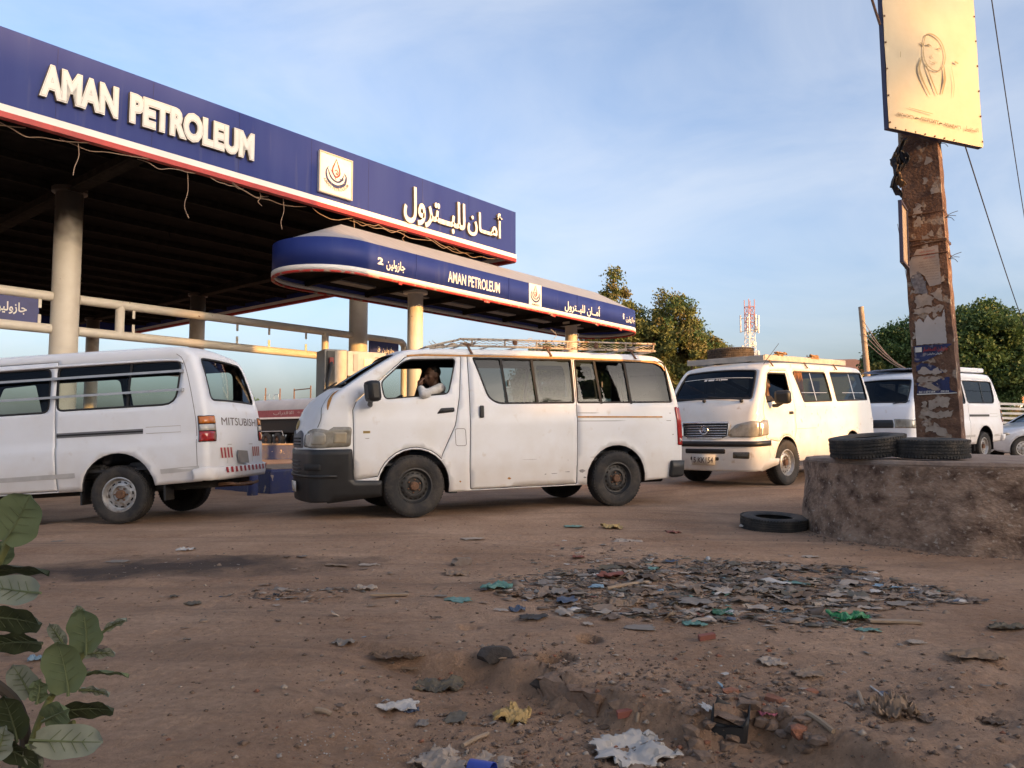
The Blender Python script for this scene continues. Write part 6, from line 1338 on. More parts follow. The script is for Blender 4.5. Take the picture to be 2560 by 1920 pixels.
# ------------------------------------------------------------------ distant pole, wires, house, fence
up_ = atD(1882 * 1.1573, 1093, 30); zt = atD(1868 * 1.1573, 767, 30).z
po = empty('utility_pole', (up_.x, up_.y, .45)); tag(po, 'plain slender utility pole beyond the cream minibus', 'pole'); b = MB(); b.tube([(0, 0, 0), (-.07, 0, 3), (-.24, 0, zt - .45)], [.115, .11, .10], 12); b.build('shaft', M_utpole, po)
for k in range(4):
    a = Vector((up_.x - .2, up_.y, zt - .5 - .27 * k)); c = atD((2000 + 20 * k) * 1.1573, 812 * 1.1573, 24); pts = [a.lerp(c, t) - Vector((0, 0, .5 * math.sin(math.pi * t))) for t in np.linspace(0, 1, 12)]
    b = MB(); b.tube(pts, .014, 5); o = b.build('overhead_wire', M_wire); tag(o, ['uppermost', 'second highest', 'third highest', 'lowest'][k] + ' of the four wires running down from the slender utility pole', 'wire', 'wires from the slender pole')
for i, (p0, p1, d0, d1, lb) in enumerate((((2466, -90), (2580, 660), 8.5, 15, 'thin dark overhead wire crossing the sky right of the hoarding'), ((2405, 340), (2600, 920), 8.0, 17, 'thin dark cable slanting down from behind the hoarding'), ((2244, 560), (2290, 800), 7.9, 12, 'hair-thin wire hanging beside the left edge of the concrete pole'))):
    a, c = atD(*p0, d0), atD(*p1, d1); k0, k1 = ((1.0, 2.1), (0, 1.1), (0, 1.6))[i]; pts = [a + (c - a) * t - Vector((0, 0, .12 * math.sin(math.pi * t))) for t in np.linspace(-k0, 1 + k1, 40)]; b = MB(); b.tube(pts, .007 if i < 2 else .003, 5); o = b.build('overhead_wire', M_cable); tag(o, lb, 'wire')
a = atD(2165, -60, 7.2); c = atD(2200, 62, 7.15); b = MB(); b.tube(curve_pts([a, a.lerp(c, .5) + Vector((-.01, 0, .01)), c], 5), .012, 6); o = b.build('bent_rod', M_rust); tag(o, 'short brown rod sticking out at the upper left edge of the hoarding', 'rod')
h0 = atD(2100, 1093, 62); hs = empty('house', (h0.x, h0.y, .4), (0, 0, -.25)); tag(hs, 'cream house with a brown hipped roof far behind the cream minibus', 'house')
b = MB(); b.box((0, 0, 2.9), (7.5, 6, 5.8)); b.build('wall', M_wall_y, hs, False)
b = MB(); b.add([(-4.4, -3.6, 5.8), (4.2, -3.6, 5.8), (4.2, 3.6, 5.8), (-4.4, 3.6, 5.8), (-1.5, 0, 6.9), (1.3, 0, 6.9), (-4.4, -3.6, 5.6), (4.2, -3.6, 5.6), (4.2, 3.6, 5.6), (-4.4, 3.6, 5.6)], [(0, 1, 5, 4), (1, 2, 5), (2, 3, 4, 5), (3, 0, 4), (6, 7, 1, 0), (7, 8, 2, 1), (8, 9, 3, 2), (9, 6, 0, 3), (9, 8, 7, 6)]); b.build('roof', M_roof_b, hs, False)
b = MB(); b.box((-6.2, -1, 2.6), (5, 6, 5.2)); b.build('wing_wall', M_wall_y, hs, False); b = MB(); b.box((-6.2, -1.2, 5.35), (5.6, 6.6, .35)); b.build('wing_roof', mat('rust_roof', (.33, .13, .07), .8, var=.2), hs, False)
for x, z in ((.8, 4.4), (3.0, 4.4), (.8, 1.8), (-2.2, 4.4)): b = MB(); b.box((x, -3.03, z), (.7, .10, 1.1)); w_ = b.build('window', mat('window_brown', (.10, .055, .035), .4), hs, False)
fe0 = atD(2470, 1050, 24); fe1 = atD(2640, 1050, 25.5); dv = fe1 - fe0; fa = math.atan2(dv.y, dv.x)
fe = empty('slatted_fence', (fe0.x - .8, fe0.y, .55), (0, 0, fa)); tag(fe, 'grey slatted metal railing behind the silver car', 'fence')
for k in range(9): b = MB(); b.box((3, 0, .25 + k * .155), (6.4, .03, .075)); b.build('slat', M_gal, fe, False)
for x in (.2, 1.75, 3.3, 4.8, 6.1): b = MB(); b.box((x, -.04, .75), (.09, .06, 1.62)); b.build('post', M_gal, fe, False)
mi = atD(2540, 1093, 95); mt = empty('brick_chimney_tower', (mi.x, mi.y, .4)); tag(mt, 'slim orange tower far off above the right end of the railing', 'tower'); b = MB(); b.lathe([(1.0, 0), (1.0, 6.5), (1.15, 6.6), (1.15, 6.9), (.85, 7.0), (.85, 8.4), (.95, 8.5), (.5, 9.0), (.05, 9.6)], 14); b.build('shaft', mat('orange_brick', (.42, .20, .10), .8, var=.2), mt)
for z in (2.0, 4.0, 5.6): b = MB(); b.lathe([(1.02, z), (1.06, z + .1), (1.06, z + .4), (1.02, z + .5)], 14); b.build('band', M_stripe, mt)
# ------------------------------------------------------------------ trees
L_warm = leafmat('leaf_olive', (.125, .150, .042), (.185, .185, .060), .3); L_dry = leafmat('leaf_dry', (.20, .155, .055), (.15, .14, .048), .25); L_dark = leafmat('leaf_deep', (.055, .105, .034), (.088, .140, .046), .3)
def leaves(pts, nrm, size, rg, ratio=.55):
    """leaf-sized folded quads at pts"""
    n = len(pts); d = rg.normal(size=(n, 3)); d[:, 2] -= .35; d /= np.linalg.norm(d, axis=1)[:, None]
    s = np.cross(d, rg.normal(size=(n, 3))); s /= np.linalg.norm(s, axis=1)[:, None]; up = np.cross(s, d)
    L = size * rg.uniform(.6, 1.35, n)[:, None]; w = L * ratio * .5
    a = pts; b = pts + d * L * .5 + s * w + up * L * .08; c = pts + d * L; e = pts + d * L * .5 - s * w + up * L * .08
    V = np.stack([a, b, c, e], 1).reshape(-1, 3); Fq = np.arange(4 * n).reshape(-1, 4); return V, Fq
def mesh_np(name, V, Fq, mats, parent, mi=None, smooth=False):
    me = bpy.data.meshes.new(name); k = Fq.shape[1]; me.vertices.add(len(V)); me.vertices.foreach_set('co', np.ascontiguousarray(V, dtype=np.float32).ravel()); me.loops.add(Fq.size); me.loops.foreach_set('vertex_index', Fq.ravel().astype(np.int32)); me.polygons.add(len(Fq)); me.polygons.foreach_set('loop_start', np.arange(0, Fq.size, k).astype(np.int32))
    for m in mats: me.materials.append(m)
    if mi is not None: me.polygons.foreach_set('material_index', mi.astype(np.int32))
    if smooth: me.polygons.foreach_set('use_smooth', np.ones(len(Fq), bool))
    me.update(calc_edges=True); me.validate(); o = bpy.data.objects.new(name, me); COL.objects.link(o)
    if parent is not None: o.parent = parent
    return o
def tree(label, base, blobs, nleaf, lsize, mats, probs, seed, trunk_r=.22, group=None, name='tree', clump=.55):
    """blobs: (x,y,z,rx,rz) relative to base; leaves gather in clumps set on and inside each blob"""
    rg = np.random.default_rng(seed); e = empty(name, base); tag(e, label, 'tree', group)
    top = max(bl[2] for bl in blobs); b = MB(); fork = Vector((0, 0, top * .38)); b.tube(curve_pts([(0, 0, -.3), (.05, .02, fork.z * .5), fork], 4), [trunk_r * 1.25] * 3 + [trunk_r] * 6, 9)
    for (x, y, z, rx, rz) in blobs: b.tube(curve_pts([fork, fork.lerp(Vector((x, y, z)), .5) + Vector((rg.uniform(-.2, .2), rg.uniform(-.2, .2), .2)), (x, y, z)], 4), [trunk_r * .55 * (1 - .09 * i) for i in range(9)], 6)
    P = []; tot = sum(bl[3] ** 2 * bl[4] for bl in blobs); MI = []
    for (x, y, z, rx, rz) in blobs:
        nc = max(8, int(44 * rx * rx ** .4)); nl = int(nleaf * rx * rx * rz / tot / nc) + 1
        for _ in range(nc):
            d = rg.normal(size=3); d /= np.linalg.norm(d); r = rg.uniform(.45, 1.02) ** .6; c = np.array([x, y, z]) + d * np.array([rx, rx, rz]) * r; cr = clump * rg.uniform(.45, 1.1)
            if rg.uniform() < .5: b.tube([Vector((x, y, z)), Vector((x, y, z)).lerp(Vector(c), .95)], [.035, .012], 4)
            q = rg.normal(size=(nl, 3)); q /= np.linalg.norm(q, axis=1)[:, None]; q *= (rg.uniform(0, 1, nl) ** .45)[:, None] * cr; q[:, 2] *= .75; P.append(c + q); MI.append(np.full(nl, rg.choice(len(mats), p=probs)))
    b.build('trunk', M_bark, e)
    P = np.concatenate(P); MI = np.concatenate(MI); V, Fq = leaves(P, None, lsize, rg); mesh_np('crown', V, Fq, mats, e, MI); return e
g0 = .35
tb = atD(1345 * 1.1573, 1093, 38); tree('tall pointed olive green tree rising behind the rounded end of the island canopy', (tb.x, tb.y, g0), [(0, 0, 5.2, 1.5, 1.8), (-.2, 0, 7.0, .95, 1.3), (-.4, 0, 8.25, .42, .9), (.7, .3, 6.3, .8, 1.0), (-.9, 0, 4.6, 1.3, 1.5), (.6, 0, 3.4, 1.7, 1.5)], 52000, .15, [L_warm, L_dry, L_dark], [.70, .14, .16], 3)
tb = atD(1470 * 1.1573, 1093, 37); tree('broad sunlit olive tree behind the central minibus', (tb.x, tb.y, g0), [(0, 0, 4.6, 1.9, 1.7), (-.2, 0, 6.2, 1.05, 1.3), (-.55, 0, 7.0, .6, .9), (1.15, 0, 4.5, 1.15, 1.2), (-1.3, 0, 4.9, 1.2, 1.4), (1.3, .2, 3.0, 1.4, 1.4), (-.9, -.2, 3.0, 1.9, 1.6), (.3, 0, 2.4, 1.7, 1.3)], 90000, .15, [L_warm, L_dry, L_dark], [.70, .14, .16], 4)
tb = atD(1180 * 1.1573, 1093, 40); tree('low green tree seen below the island canopy between its columns', (tb.x, tb.y, g0), [(0, 0, 4.5, 1.4, 1.0), (1.3, .2, 4.4, 1.3, 1.0), (-.3, 0, 3.2, 1.5, 1.2), (1.6, 0, 3.0, 1.5, 1.2)], 26000, .16, [L_warm, L_dark], [.5, .5], 5)
tb = atD(1940 * 1.1573, 1093, 33); tree('dark green tree left of the concrete pole above the minibus roofs', (tb.x, tb.y, .6), [(0, 0, 4.0, 1.1, 1.1), (.6, 0, 4.7, .8, .8), (-.7, 0, 3.3, .8, .8), (.5, .2, 3.1, 1.3, 1.2)], 30000, .15, [L_dark, L_warm], [.93, .07], 6)
tb = atD(2145 * 1.1573, 1093, 31); tree('big dark green tree right of the concrete pole', (tb.x, tb.y, .6), [(0, 0, 4.3, 1.35, 1.4), (-.5, 0, 4.9, .9, .9), (.7, 0, 4.7, .8, .9), (-1.0, 0, 3.6, 1.0, 1.2), (.4, .2, 3.0, 1.5, 1.3), (.1, 0, 5.6, .35, .35), (.95, 0, 3.4, .7, 1.0)], 60000, .15, [L_dark, L_warm], [.93, .07], 8)
tb = atD(2550, 1093, 60); tree('small sunlit bush above the railing at the right edge', (tb.x, tb.y, .6), [(0, 0, 1.9, 1.3, 1.2), (1.2, 0, 2.3, 1.0, 1.2)], 2500, .25, [L_dry, L_warm], [.6, .4], 9, .1)
tb = atD(652, 1093, 75); tree('wispy small tree just left of the tanker', (tb.x - .6, tb.y, .3), [(0, 0, 3.8, .9, .7), (-.4, 0, 3.0, .8, .8)], 700, .24, [L_dark], [1.0], 10, .08)
# ------------------------------------------------------------------ unseen blocks and trees added behind the camera to cast the evening shade
S_ = SUN; Q_ = Vector((-SUN.y, SUN.x, 0)); rp_ = lambda r, p: S_ * r + Q_ * p
def slab(parent, nm, r0, r1, p0, p1, z0, z1, m):
    c = rp_((r0 + r1) / 2, (p0 + p1) / 2); b = MB(); b.box((c.x, c.y, (z0 + z1) / 2), (r1 - r0, p1 - p0, z1 - z0), rot=Matrix.Rotation(math.atan2(S_.y, S_.x), 3, 'Z')); return b.build(nm, m, parent, False)
M_plaster = mat('tan_plaster', (.42, .33, .24), .9, var=.2, scale=1.5)
sh = empty('shade_block'); tag(sh, 'unseen three storey block added behind the viewer to cast shade', 'building')  # unseen block added to keep the sun off the forecourt
RB = 42.0; TE = math.tan(SUN_EL); HB = 6.6 + (RB + 12.5) * TE; HR1 = 1.35 + (RB + 6.6) * TE; HR2 = .5 + (RB + 5.7) * TE; HR3 = 3.0 + (RB + 5.4) * TE
slab(sh, 'wall', RB, RB + 12, -30, 7.1, -.2, HB - .5, M_plaster); slab(sh, 'parapet', RB - .1, RB + 12.1, -30.1, 7.2, HB - .5, HB, M_plaster); slab(sh, 'awning', RB - 2.5, RB, -30, 5.0, 3.0, 3.12, M_rust)
for k in range(10): slab(sh, 'shutter', RB - .07, RB + .02, -28.6 + k * 3.3, -26.4 + k * 3.3, 0, 2.6, M_gal)
for k in range(10):
    for z in (4.4, 7.6, 10.6): slab(sh, 'window', RB - .07, RB + .02, -28.2 + k * 3.3, -26.9 + k * 3.3, z, z + 1.4, M_dark)
row = empty('stepped_shade_row'); tag(row, 'unseen stepped row added behind the viewer to shape the shade edge', 'building')  # unseen row added, its roof heights stepped to shape the shade edge
slab(row, 'wall', RB, RB + 9, 6.3, 10.1, -.2, HR1, M_plaster); slab(row, 'wall', RB, RB + 9, 10.0, 14.6, -.2, HR2, M_plaster); slab(row, 'wall', RB, RB + 9, 14.5, 60, -.2, HR3, M_plaster)
for k in range(10): slab(row, 'door', RB - .06, RB + .02, 7.6 + k * 5, 8.7 + k * 5, 0, 2.2, M_rust)
c = rp_(RB - 4, 6.9); tree('unseen tree added behind the viewer to soften the shade edge', (c.x, c.y, 0), [(0, 0, HB - 3.6, 1.4, 2.4), (.4, .3, HB - 1.5, 1.0, 1.6), (-.5, -.6, HB - 5.4, 1.2, 1.4)], 6500, .24, [L_dark], [1.0], 11, .25)  # unseen tree added to soften the edge of the block's shade
c = Vector((.2, -3.4, 0)); tree('unseen tree added behind the viewer to darken the near ground', (c.x, c.y, 0), [(0, 2.6, 5.4, 2.0, .7), (1.8, 3.4, 5.6, 1.8, .6), (-1.8, 3.2, 5.6, 1.9, .6), (.3, 1.2, 5.6, 2.2, .9), (.2, 4.4, 5.9, 1.7, .5), (-2.6, 1.6, 5.4, 1.6, .7), (2.8, 1.8, 5.4, 1.6, .7)], 34000, .24, [L_dark], [1.0], 12, .25)  # unseen crown added overhead to darken the foreground

# ------------------------------------------------------------------ milkweed-like bush at the lower left
L_g = leafmat('thick_leaf', (.135, .175, .082), (.175, .215, .115), .2, .75); L_p = leafmat('pale_leaf_underside', (.24, .27, .205), (.30, .32, .255), .18, .75); L_d = leafmat('dark_leaf', (.034, .046, .020), (.055, .070, .034), .12, .6)
M_vein = mat('leaf_vein', (.13, .16, .075), .7); M_vein_d = mat('dark_leaf_vein', (.062, .078, .036), .7); M_stem = mat('green_stem', (.17, .18, .060), .7, var=.25, scale=15); M_dstem = mat('woody_stem', (.045, .035, .025), .85)
bush = empty('broad_leaf_bush', (-1.30, 2.05, -.10)); tag(bush, 'broad leaved green bush in the left foreground corner', 'bush'); BO = Vector(bush.location)
def leaf(px, py, D, L, W, ang, tilt, yaw, m, fold=.18, curl=.12, D2=0):
    """ang: direction of the tip on the picture (0 = right, 90 = up); tilt/yaw turn the blade out of the picture plane"""
    c = atD(px * 1.1573, py * 1.1573, D); n = 12; V = []; prof = lambda t: (math.sin(math.pi * min(1, t * .95 + .045)) ** .42) * (1 - .06 * t)
    Rm = Matrix.Rotation(R_(yaw), 3, 'Z') @ Matrix.Rotation(R_(tilt), 3, 'X') @ Matrix.Rotation(-R_(ang), 3, 'Y')
    for i in range(n + 1):
        t = i / n; x = (t - .5) * L
        for s in (-1, -.6, -.2, .2, .6, 1):
            wv = s * W / 2 * prof(t) * (1 + .05 * math.sin(9 * t + s)); V.append(c - BO + Rm @ Vector((x, -fold * abs(s) * W * .5 - curl * L * (t - .5) ** 2 * 2 + .004 * math.sin(14 * t + 3 * s), wv)))
    Fc = [(i * 6 + k, i * 6 + k + 1, i * 6 + k + 7, i * 6 + k + 6) for i in range(n) for k in range(5)]; o = obj('leaf', V, Fc, m, bush)
    b = MB(); mid = [c - BO + Rm @ Vector(((t - .5) * L, -.004 - curl * L * (t - .5) ** 2 * 2, 0)) for t in np.linspace(-.06, .97, 9)]; b.tube(mid, [.0042, .0036, .003, .0026, .0022, .0018, .0014, .001, .0006], 5)
    for t in (.2, .36, .52, .68):
        for s in (-1, 1): b.tube([c - BO + Rm @ Vector(((t - .5) * L, -.003 - curl * L * (t - .5) ** 2 * 2, 0)), c - BO + Rm @ Vector(((t + .14 - .5) * L, -fold * .62 * W * .5 * prof(t + .1) - .003 - curl * L * (t - .4) ** 2 * 2, s * W * .33 * prof(t + .1)))], [.0014, .0007], 4)
    b.build('vein', M_vein_d if m is L_d else M_vein, o); return o
for a in ((42, 1118, 1.95, .135, .125, 62, 6, 6, L_g), (44, 1226, 1.98, .15, .075, -4, 62, 0, L_d), (30, 1276, 2.05, .15, .085, 172, -30, 0, L_p), (34, 1335, 1.85, .13, .085, -10, 28, 0, L_d), (35, 1385, 1.88, .13, .07, 185, 30, 0, L_d), (187, 1360, 1.95, .108, .098, 95, 4, -6, L_g), (140, 1438, 1.92, .130, .105, 100, 8, 6, L_g), (250, 1345, 2.0, .075, .03, 42, 50, 20, L_p), (122, 1368, 2.05, .08, .035, 120, 20, 40, L_p), (170, 1325, 2.05, .05, .03, 110, 10, 50, L_p), (228, 1450, 1.98, .115, .040, -12, 64, 0, L_g), (48, 1468, 2.0, .10, .065, 115, 10, 30, L_p), (86, 1490, 1.88, .058, .048, 80, 10, 0, L_g), (188, 1528, 1.9, .125, .075, -2, 40, 10, L_d), (128, 1540, 1.86, .10, .07, 25, 20, -20, L_g), (152, 1602, 1.84, .15, .080, -5, -25, 10, L_p), (24, 1545, 1.8, .12, .07, 100, 20, 20, L_d), (72, 1635, 1.82, .085, .035, -68, 20, 40, L_p), (5, 1600, 1.75, .08, .06, 70, 10, 0, L_p), (30, 1620, 1.8, .14, .08, -40, 30, 0, L_d), (215, 1408, 2.02, .075, .040, -8, 35, 20, L_p), (10, 1190, 2.02, .07, .05, 80, 20, 20, L_g), (208, 1490, 2.0, .07, .035, -20, 40, 0, L_p)): leaf(*a)
def stem(pts, r, m): b = MB(); b.tube(curve_pts([atD(x * 1.1573, y * 1.1573, D) - BO for x, y, D in pts], 5), r, 8); b.build('stem', m, bush)
stem([(40, 1720, 1.95), (70, 1600, 1.93), (105, 1515, 1.93), (150, 1455, 1.95), (190, 1395, 1.97)], .0085, M_stem); stem([(-20, 1470, 1.9), (35, 1520, 1.92), (55, 1600, 1.94), (45, 1720, 1.95)], .013, M_dstem); stem([(-30, 1260, 1.98), (5, 1200, 1.98), (30, 1140, 1.96)], .009, M_stem); stem([(60, 1620, 1.94), (100, 1590, 1.9), (160, 1560, 1.88)], .006, M_stem); stem([(110, 1510, 1.93), (90, 1500, 1.9)], .005, M_stem)

# ------------------------------------------------------------------ step, stones, litter
def rock(name, loc, r, seed, m, flat=.7, rot=0):
    bm = bmesh.new(); bmesh.ops.create_icosphere(bm, subdivisions=1 if r[0] < .06 else 2, radius=1)
    off = Vector((seed * 3.1, seed * 1.7, 0))
    for v in bm.verts:
        k = 1 + .55 * noise.noise(v.co * 1.3 + off) + .25 * noise.noise(v.co * 2.6 + off); q = v.co * k
        for pl in ((1, .2, .1), (-.6, .8, .1), (.1, -.9, .3), (0, .2, 1)): # chop flat facets
            d = Vector(pl).normalized(); e = q.dot(d)
            if e > .72: q -= d * (e - .72)
        v.co = Vector((q.x * r[0], q.y * r[1], q.z * r[2] * flat))
    me = bpy.data.meshes.new(name); bm.to_mesh(me); bm.free(); me.materials.append(m); me.polygons.foreach_set('use_smooth', [True] * len(me.polygons)); me.set_sharp_from_angle(angle=R_(28)); o = bpy.data.objects.new(name, me); COL.objects.link(o); o.location = loc; o.rotation_euler = (0, 0, rot); return o
M_rock = mat('rubble_stone', (.24, .162, .115), .95, col2=(.10, .068, .05), scale=9, lo=.35, hi=.65, bump=.7, bscale=40); M_brick = mat('broken_brick', (.27, .115, .07), .95, var=.3, scale=12, bump=.5)
def kerbstone(label, a, b2, w, zt_, zb_, seed, m):
    a, b2 = Vector((*a, 0)), Vector((*b2, 0)); d = (b2 - a); L = d.length; d.normalize(); nrm = Vector((-d.y, d.x, 0)); V = []; nu, nv, nw = 14, 5, 6
    bm = bmesh.new(); bmesh.ops.create_cube(bm, size=1); bmesh.ops.subdivide_edges(bm, edges=bm.edges, cuts=7, use_grid_fill=True)
    c = (a + b2) / 2 + nrm * w / 2 * .6
    for v in bm.verts:
        p = v.co; n3 = Vector((p.x * 5 + seed * 7, p.y * 4, p.z * 4)); ed = sum(abs(abs(q_) - .5) < .02 for q_ in p)
        q = Vector((p.x * L, p.y * w, p.z * (zt_ - zb_))); q += Vector((noise.noise(n3), noise.noise(n3 + Vector((9, 0, 0))), noise.noise(n3 + Vector((0, 9, 0))))) * .036
        if ed >= 2: q *= .94
        v.co = q
    me = bpy.data.meshes.new('kerb_stone'); bm.to_mesh(me); bm.free(); me.materials.append(m); me.polygons.foreach_set('use_smooth', [True] * len(me.polygons)); me.set_sharp_from_angle(angle=R_(35)); o = bpy.data.objects.new('kerb_stone', me); COL.objects.link(o); o.location = (c.x, c.y, (zt_ + zb_) / 2); o.rotation_euler = (0, 0, math.atan2(d.y, d.x)); tag(o, label, 'kerb stone', 'half buried kerb stones'); return o
M_ks = mat('earthy_concrete', (.27, .180, .125), .95, col2=(.17, .108, .076), scale=7, lo=.35, hi=.65, bump=.7, bscale=40)
kerbstone('left of the two half buried kerb stones along the earth step', (.12, 3.16), (.34, 2.93), .14, -.012, -.15, 1, M_ks); kerbstone('right of the two half buried kerb stones along the earth step', (.35, 2.92), (.70, 2.70), .15, -.016, -.15, 2, M_ks)
q = gp(1075 * 1.1573, 1418 * 1.1573); o = rock('stone', (q.x, q.y, q.z + .01), (.085, .06, .06), 5, mat('dark_stone', (.06, .05, .045), .95, var=.3, bump=.5)); tag(o, 'dark stone embedded at the left end of the earth step', 'stone')
q = gp(1178 * 1.1573, 1478 * 1.1573); o = rock('stone', (q.x, q.y, q.z + .0), (.06, .035, .05), 6, mat('dark_stone', (.06, .05, .045), .95, var=.3, bump=.5)); tag(o, 'dark wedge of stone below the hole in the earth step', 'stone')
M_hole = mat('hole_dark', (.015, .011, .009), 1)
CB = Vector((1.02, 2.44, 0))
rr = np.random.default_rng(21)
for i in range(46):      # rubble heap round the black container
    px, py = rr.uniform(1490, 1790), rr.uniform(1480, 1650); P = gp(px * 1.1573, py * 1.1573); s = rr.uniform(.014, .040) * (1.3 if i < 7 else 1); o = rock('rubble_stone', (P.x, P.y, P.z + s * .08), (s * rr.uniform(.8, 1.5), s * rr.uniform(.7, 1.1), s * rr.uniform(.6, 1.0)), 30 + i, M_rock if i % 11 else M_brick, .75, rr.uniform(0, 6)); tag(o, 'brown rubble stone in the heap around the black plastic container', 'stone', 'rubble stones round the black container')
# black broken plastic container
P = gp(1582 * 1.1573, 1612 * 1.1573); e = empty('broken_container', (P.x, P.y + .05, P.z), (.05, .12, -.35)); tag(e, 'broken black plastic container standing in the rubble', 'container')
ol = fillet([(-.062, -.045), (.062, -.045), (.062, .045), (-.062, .045)], .018); n = len(ol); V = []
hs_ = [.088 + .022 * math.sin(i * 1.3) - (.03 if 2 < i < 7 else 0) for i in range(n)]
for lv in (-.03, .03, .07, None): V += [(x * (1.0 if lv is not None else .98), y, (lv if lv is not None else hs_[i] + .015)) for i, (x, y) in enumerate(ol)]
Fc = [(l * n + i, l * n + (i + 1) % n, (l + 1) * n + (i + 1) % n, (l + 1) * n + i) for l in range(3) for i in range(n)] + [tuple(reversed(range(n)))]; o = obj('shell', V, Fc, mat('matt_black_plastic', (.018, .018, .019), .55), e); solid(o, .004); obj('dirt_fill', [(x * .93, y * .93, .082 + .012 * math.sin(i * 2.1)) for i, (x, y) in enumerate(ol)], [tuple(range(n))], M_rock, e)

def sheet_mesh(name, w, h, amp, seed, m, loc, rotz, tilt=0, n=13, jag=.18, fold=0.0, thick=.0015):
    rg = np.random.default_rng(seed); V = []; ph = rg.uniform(0, 50)
    for j in range(n):
        for i in range(n):
            s, t = i / (n - 1) * 2 - 1, j / (n - 1) * 2 - 1; r = max(abs(s), abs(t)); a = math.atan2(t, s)
            kk = 1 + jag * r * (noise.noise(Vector((math.cos(a) * 2 + ph, math.sin(a) * 2, 0))) + .6 * noise.noise(Vector((math.cos(a) * 6 + ph, math.sin(a) * 6, 3))))
            if abs(s) + abs(t) > 1.6: kk *= .88
            z = amp * (noise.noise(Vector((s * 1.4 + ph, t * 1.4, 1))) + .9 * (.35 - abs(noise.noise(Vector((s * 2.6 + ph, t * 2.6, 5))))) + .55 * (.3 - abs(noise.noise(Vector((s * 5.5, t * 5.5 + ph, 2))))) + .2 * noise.noise(Vector((s * 11, t * 11 + ph, 7)))) + fold * abs(s) * w
            V.append([s * w / 2 * kk, t * h / 2 * kk, z])
    V = np.array(V); V[:, 2] -= np.percentile(V[:, 2], 12); V[:, 2] = np.where(V[:, 2] < 0, V[:, 2] * .25, V[:, 2])
    o = obj(name, V, [(j * n + i, j * n + i + 1, (j + 1) * n + i + 1, (j + 1) * n + i) for j in range(n - 1) for i in range(n - 1)], m); o.location = (loc[0], loc[1], loc[2] + .004); o.rotation_euler = (tilt, 0, rotz); solid(o, thick, 0); return o
def cm(name, c, rough=.7, **k): return mat(name, c, rough, **k)
C_ = dict(white=cm('litter_white', (.46, .43, .40)), pale=cm('litter_pale', (.34, .275, .22)), grey=cm('litter_grey', (.21, .175, .145)), card=cm('litter_card', (.24, .165, .11)), dark=cm('litter_dark', (.045, .040, .037)), teal=cm('litter_teal', (.10, .22, .19), .5), green=cm('litter_green', (.025, .20, .075), .45), dgreen=cm('litter_dark_green', (.03, .11, .06), .5), blue=cm('litter_blue', (.055, .075, .12), .6), lblue=cm('litter_light_blue', (.20, .30, .38), .5), red=cm('litter_red', (.22, .075, .055), .8), pink=cm('litter_pink', (.33, .08, .11), .6), yellow=cm('litter_yellow', (.42, .29, .12), .8), brown=cm('litter_brown', (.13, .085, .055)), olive=cm('litter_olive', (.105, .088, .062)), cobalt=cm('litter_cobalt', (.03, .06, .36), .4), wood=cm('litter_wood', (.30, .22, .15)))
zA = lambda x, y: (x * .434, 1200 + y * .434); zB = lambda x, y: (600 + x * .3737, 1300 + y * .3737); zC = lambda x, y: (1200 + x * .3737, 1300 + y * .3737); zD = lambda x, y: (1860 + x * .3737, 1300 + y * .3737)
